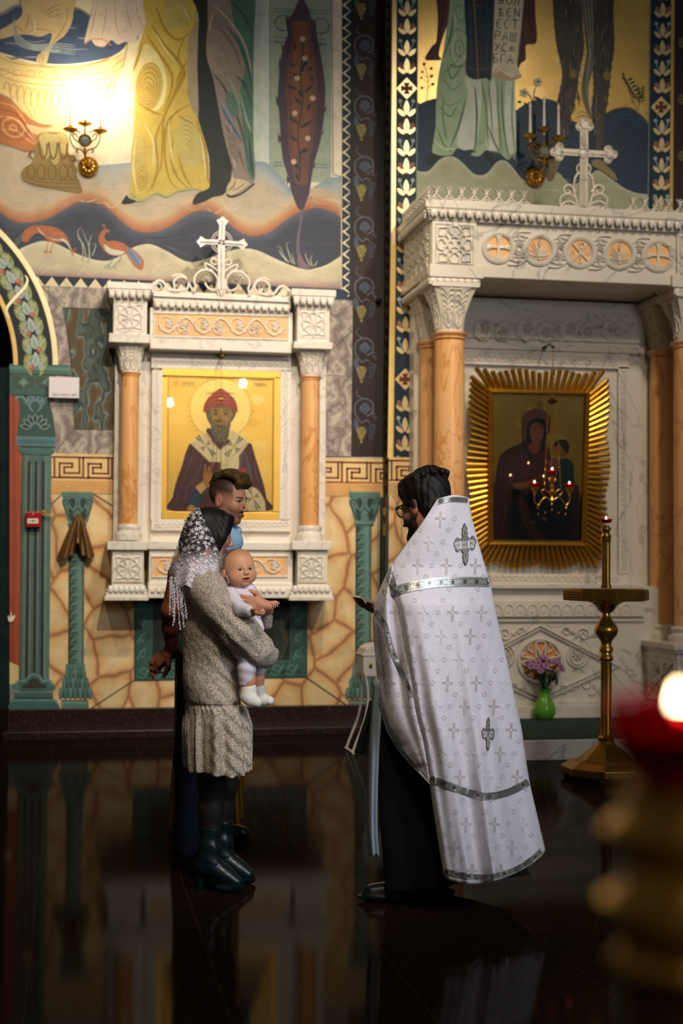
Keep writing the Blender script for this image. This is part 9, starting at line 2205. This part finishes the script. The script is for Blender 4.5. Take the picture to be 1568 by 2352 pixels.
def trim(P, w, seed=1):
    P = resample(cr(P), max(12, int(len(P)*14))); pv.stroke(P, w, '#85857f', m=1, sm=False)
    for o_ in (-.46, .46, -.34, .34):
        Q_ = []
        for i in range(len(P)): a, b = P[max(i-1, 0)], P[min(i+1, len(P)-1)]; dx, dy = b[0]-a[0], b[1]-a[1]; L = math.hypot(dx, dy) or 1; Q_.append((P[i][0]-dy/L*w*o_, P[i][1]+dx/L*w*o_))
        pv.stroke(Q_, 1.3, '#c9c9c4', m=1, sm=False)
    L = sum(math.dist(a, b) for a, b in zip(P, P[1:])); n = int(L/9); Q_ = resample(P, n+1); pv.hold = True
    for i in range(n):
        (x, y), (x2, y2) = Q_[i], Q_[i+1]; a = math.atan2(y2-y, x2-x); cx, cy = (x+x2)/2, (y+y2)/2; s = w*.26
        if i % 3 == 0:
            for k in range(4): pv.stroke([(cx, cy), (cx+s*cos(a+k*PI/2), cy+s*sin(a+k*PI/2))], w*.12, '#57524e', m=1, sm=False)
        else:
            for k in range(5): t = a+k*1.2566+i; pv.stroke([(cx+s*.3*cos(t), cy+s*.3*sin(t)), (cx+s*cos(t+.5), cy+s*sin(t+.5))], w*.10, '#d8d8d2', m=1, sm=False)
    pv.hold = False; pv._bump()
off = lambda P, dx, dy: [(x+dx, y+dy) for x, y in P]
# trim bands
trim([(1004, 1153), (1020, 1149), (1045, 1147), (1074, 1149)], 11)
trim([(903, 1361), (925, 1352), (960, 1344), (1000, 1338), (1050, 1336), (1090, 1336), (1126, 1337)], 22)
trim([(889, 1304), (896, 1325), (903, 1348), (906, 1366)], 17)
trim([(859, 1403), (872, 1416), (886, 1440), (895, 1475), (907, 1510), (922, 1545), (938, 1580), (944, 1602)], 12)
trim([(861, 1520), (867, 1575), (875, 1616), (890, 1670), (914, 1713), (940, 1746), (976, 1786)], 9)
trim([(988, 1789), (1010, 1797), (1040, 1808), (1080, 1822), (1120, 1829), (1160, 1822), (1190, 1809), (1213, 1796)], 17)
trim([(1019, 2001), (1050, 2008), (1090, 2014), (1130, 2013), (1180, 1999), (1218, 1976), (1245, 1953)], 13)
# woven crosses
def wcross(x, y, s, a=0., c='#a89f9c', dbl=True):
    c_, s_ = cos(a), sin(a); q = lambda u, v: (x+u*c_-v*s_, y+u*s_+v*c_)
    for o_ in ((-1.6, 1.6) if dbl else (0,)):
        for A_, B_ in (((o_, -s*1.25), (o_, -2.4)), ((o_, 2.4), (o_, s*1.6)), ((-s, o_), (-2.4, o_)), ((2.4, o_), (s, o_))): pv.stroke([q(*A_), q((A_[0]+B_[0])/2, (A_[1]+B_[1])/2), q(*B_)], 1.15, c, m=2, sm=False)
pv.hold = True; rv = random.Random(9)
def inrobe(x, y): return pj2.hit(x, y) is not None
r_ = 0
for y in range(1190, 2010, 54):
    for k in range(-1, 6):
        x = 880+k*66+(33 if r_ % 2 else 0)+(y-1190)*.13
        if all(inrobe(x+a, y+b) for a, b in ((-14, 0), (14, 0), (0, 18), (0, -14))) and abs(y-1338) > 22 and abs(y-1812) > 26 and not (math.dist((x, y), (1068, 1250)) < 52) and not (math.dist((x, y), (1121, 1690)) < 40): wcross(x, y, 13, .06, rv.choice(['#b3a9a4', '#c2b9b8', '#ece7ea']))
        for dx, dy in ((32, 0), (18, 26)):
            if all(inrobe(x+dx+a, y+dy) for a in (-6, 6)): pv.stroke(ell(x+dx, y+dy, 5, 5, 10), .7, '#c3babb', m=2, closed=True, sm=False); wcross(x+dx, y+dy, 3, 0, '#b9b0b0', False)
    r_ += 1
pv.hold = False; pv._bump()
# vine pattern along the fold and on the arm side
for (P, c) in (([(868+i*1.1, 1440+i*9) for i in range(18)], '#b3a9a6'), ([(925+i*3.0, 1420+i*17) for i in range(32)], '#b8aeab'), ([(890, 1330), (880, 1360), (878, 1400)], '#b3a9a6')):
    for i, (x, y) in enumerate(P):
        if inrobe(x+5, y) and inrobe(x-5, y): pv.stroke(ell(x+(3 if i % 2 else -3), y, 5.5, 5.5, 10), .9, c, m=2, closed=True, sm=False); pv.stroke([(x-5, y-8), (x+2, y-4), (x-2, y+2), (x+6, y+8)], .9, c, m=2)
# applied silver crosses
def bigcross(cx, cy, sx, sy, rot=0.0):
    q = lambda u, v: (cx+(u*cos(rot)-v*sin(rot))*sx, cy+(u*sin(rot)+v*cos(rot))*sy)
    pts = [q(u, v) for u, v in ((0, -1), (.12, -.86), (.22, -.74), (.16, -.62), (.26, -.52), (.14, -.36), (.30, -.34), (.34, -.22), (.50, -.26), (.70, -.36), (.84, -.26), (1, -.08), (.9, .08), (.84, .22), (.66, .3), (.5, .22), (.36, .22), (.30, .34), (.14, .38), (.26, .54), (.18, .66), (.22, .78), (.1, .9), (0, 1))]
    mir = [q(-u, v) for u, v in ((.1, .9), (.22, .78), (.18, .66), (.26, .54), (.14, .38), (.30, .34), (.36, .22), (.5, .22), (.66, .3), (.84, .22), (.9, .08), (1, -.08), (.84, -.26), (.70, -.36), (.50, -.26), (.34, -.22), (.30, -.34), (.14, -.36), (.26, -.52), (.16, -.62), (.22, -.74), (.12, -.86))]
    al = cr(pts+mir, True, 3); pv.z += .0015; pv.poly(al, '#aaa59c', 1); pv.z += .0006; pv.stroke(al, 1.5, '#6a655e', m=1, closed=True, sm=False); 
    for a in range(4): c_, s_ = round(cos(a*PI/2)), round(sin(a*PI/2)); pv.stroke([q(*(u*c_-v*s_, u*s_+v*c_)) for u, v in ((.1, -.38), (.12, -.62), (0, -.78), (-.12, -.62), (-.1, -.38))], 1.3, '#d5d2cb', m=1); pv.stroke([q(*(u*c_-v*s_, u*s_+v*c_)) for u, v in ((.05, -.45), (0, -.62), (-.05, -.45))], 1.1, '#76716a', m=1)
    pv.stroke([q(-.2, -.22), q(.2, -.22), q(.2, .22), q(-.2, .22)], 1.4, '#6e6962', m=1, closed=True, sm=False); pv.stroke([q(0, -.2), q(0, .2)], 1.2, '#7a756e', m=1, sm=False); pv.stroke([q(-.18, 0), q(.18, 0)], 1.2, '#7a756e', m=1, sm=False)
    pv.z -= .0021
bigcross(1068, 1250, 25, 48, -.06); bigcross(1121, 1686, 14, 38, .03)
filt_paint(pv); pv.build('embroidery', [M['iconpaint'], mtr, men], ves)
# booklet in the hand
bk = empty('booklet', Qp(838, 1384, .10), 'thin open white booklet held in front of the person in the white vestment', 'book')
for (P, nm) in (([(803, 1365, .06), (826, 1369, .03), (861, 1381, .16), (838, 1374, .20)], 'page_block'), ([(826, 1369, .03), (846, 1379, .0), (868, 1390, .12), (861, 1381, .16)], 'cover')):
    mb = MB(); A_ = [Qp(*p) for p in P]; mb.add(A_+[p-up*.008 for p in A_], [(0, 1, 2, 3), (7, 6, 5, 4), (0, 4, 5, 1), (1, 5, 6, 2), (2, 6, 7, 3), (3, 7, 4, 0)]); mb.build(nm, simple('paper_'+nm, '#d6ccb8' if nm != 'cover' else '#b8a890', .7), bk)
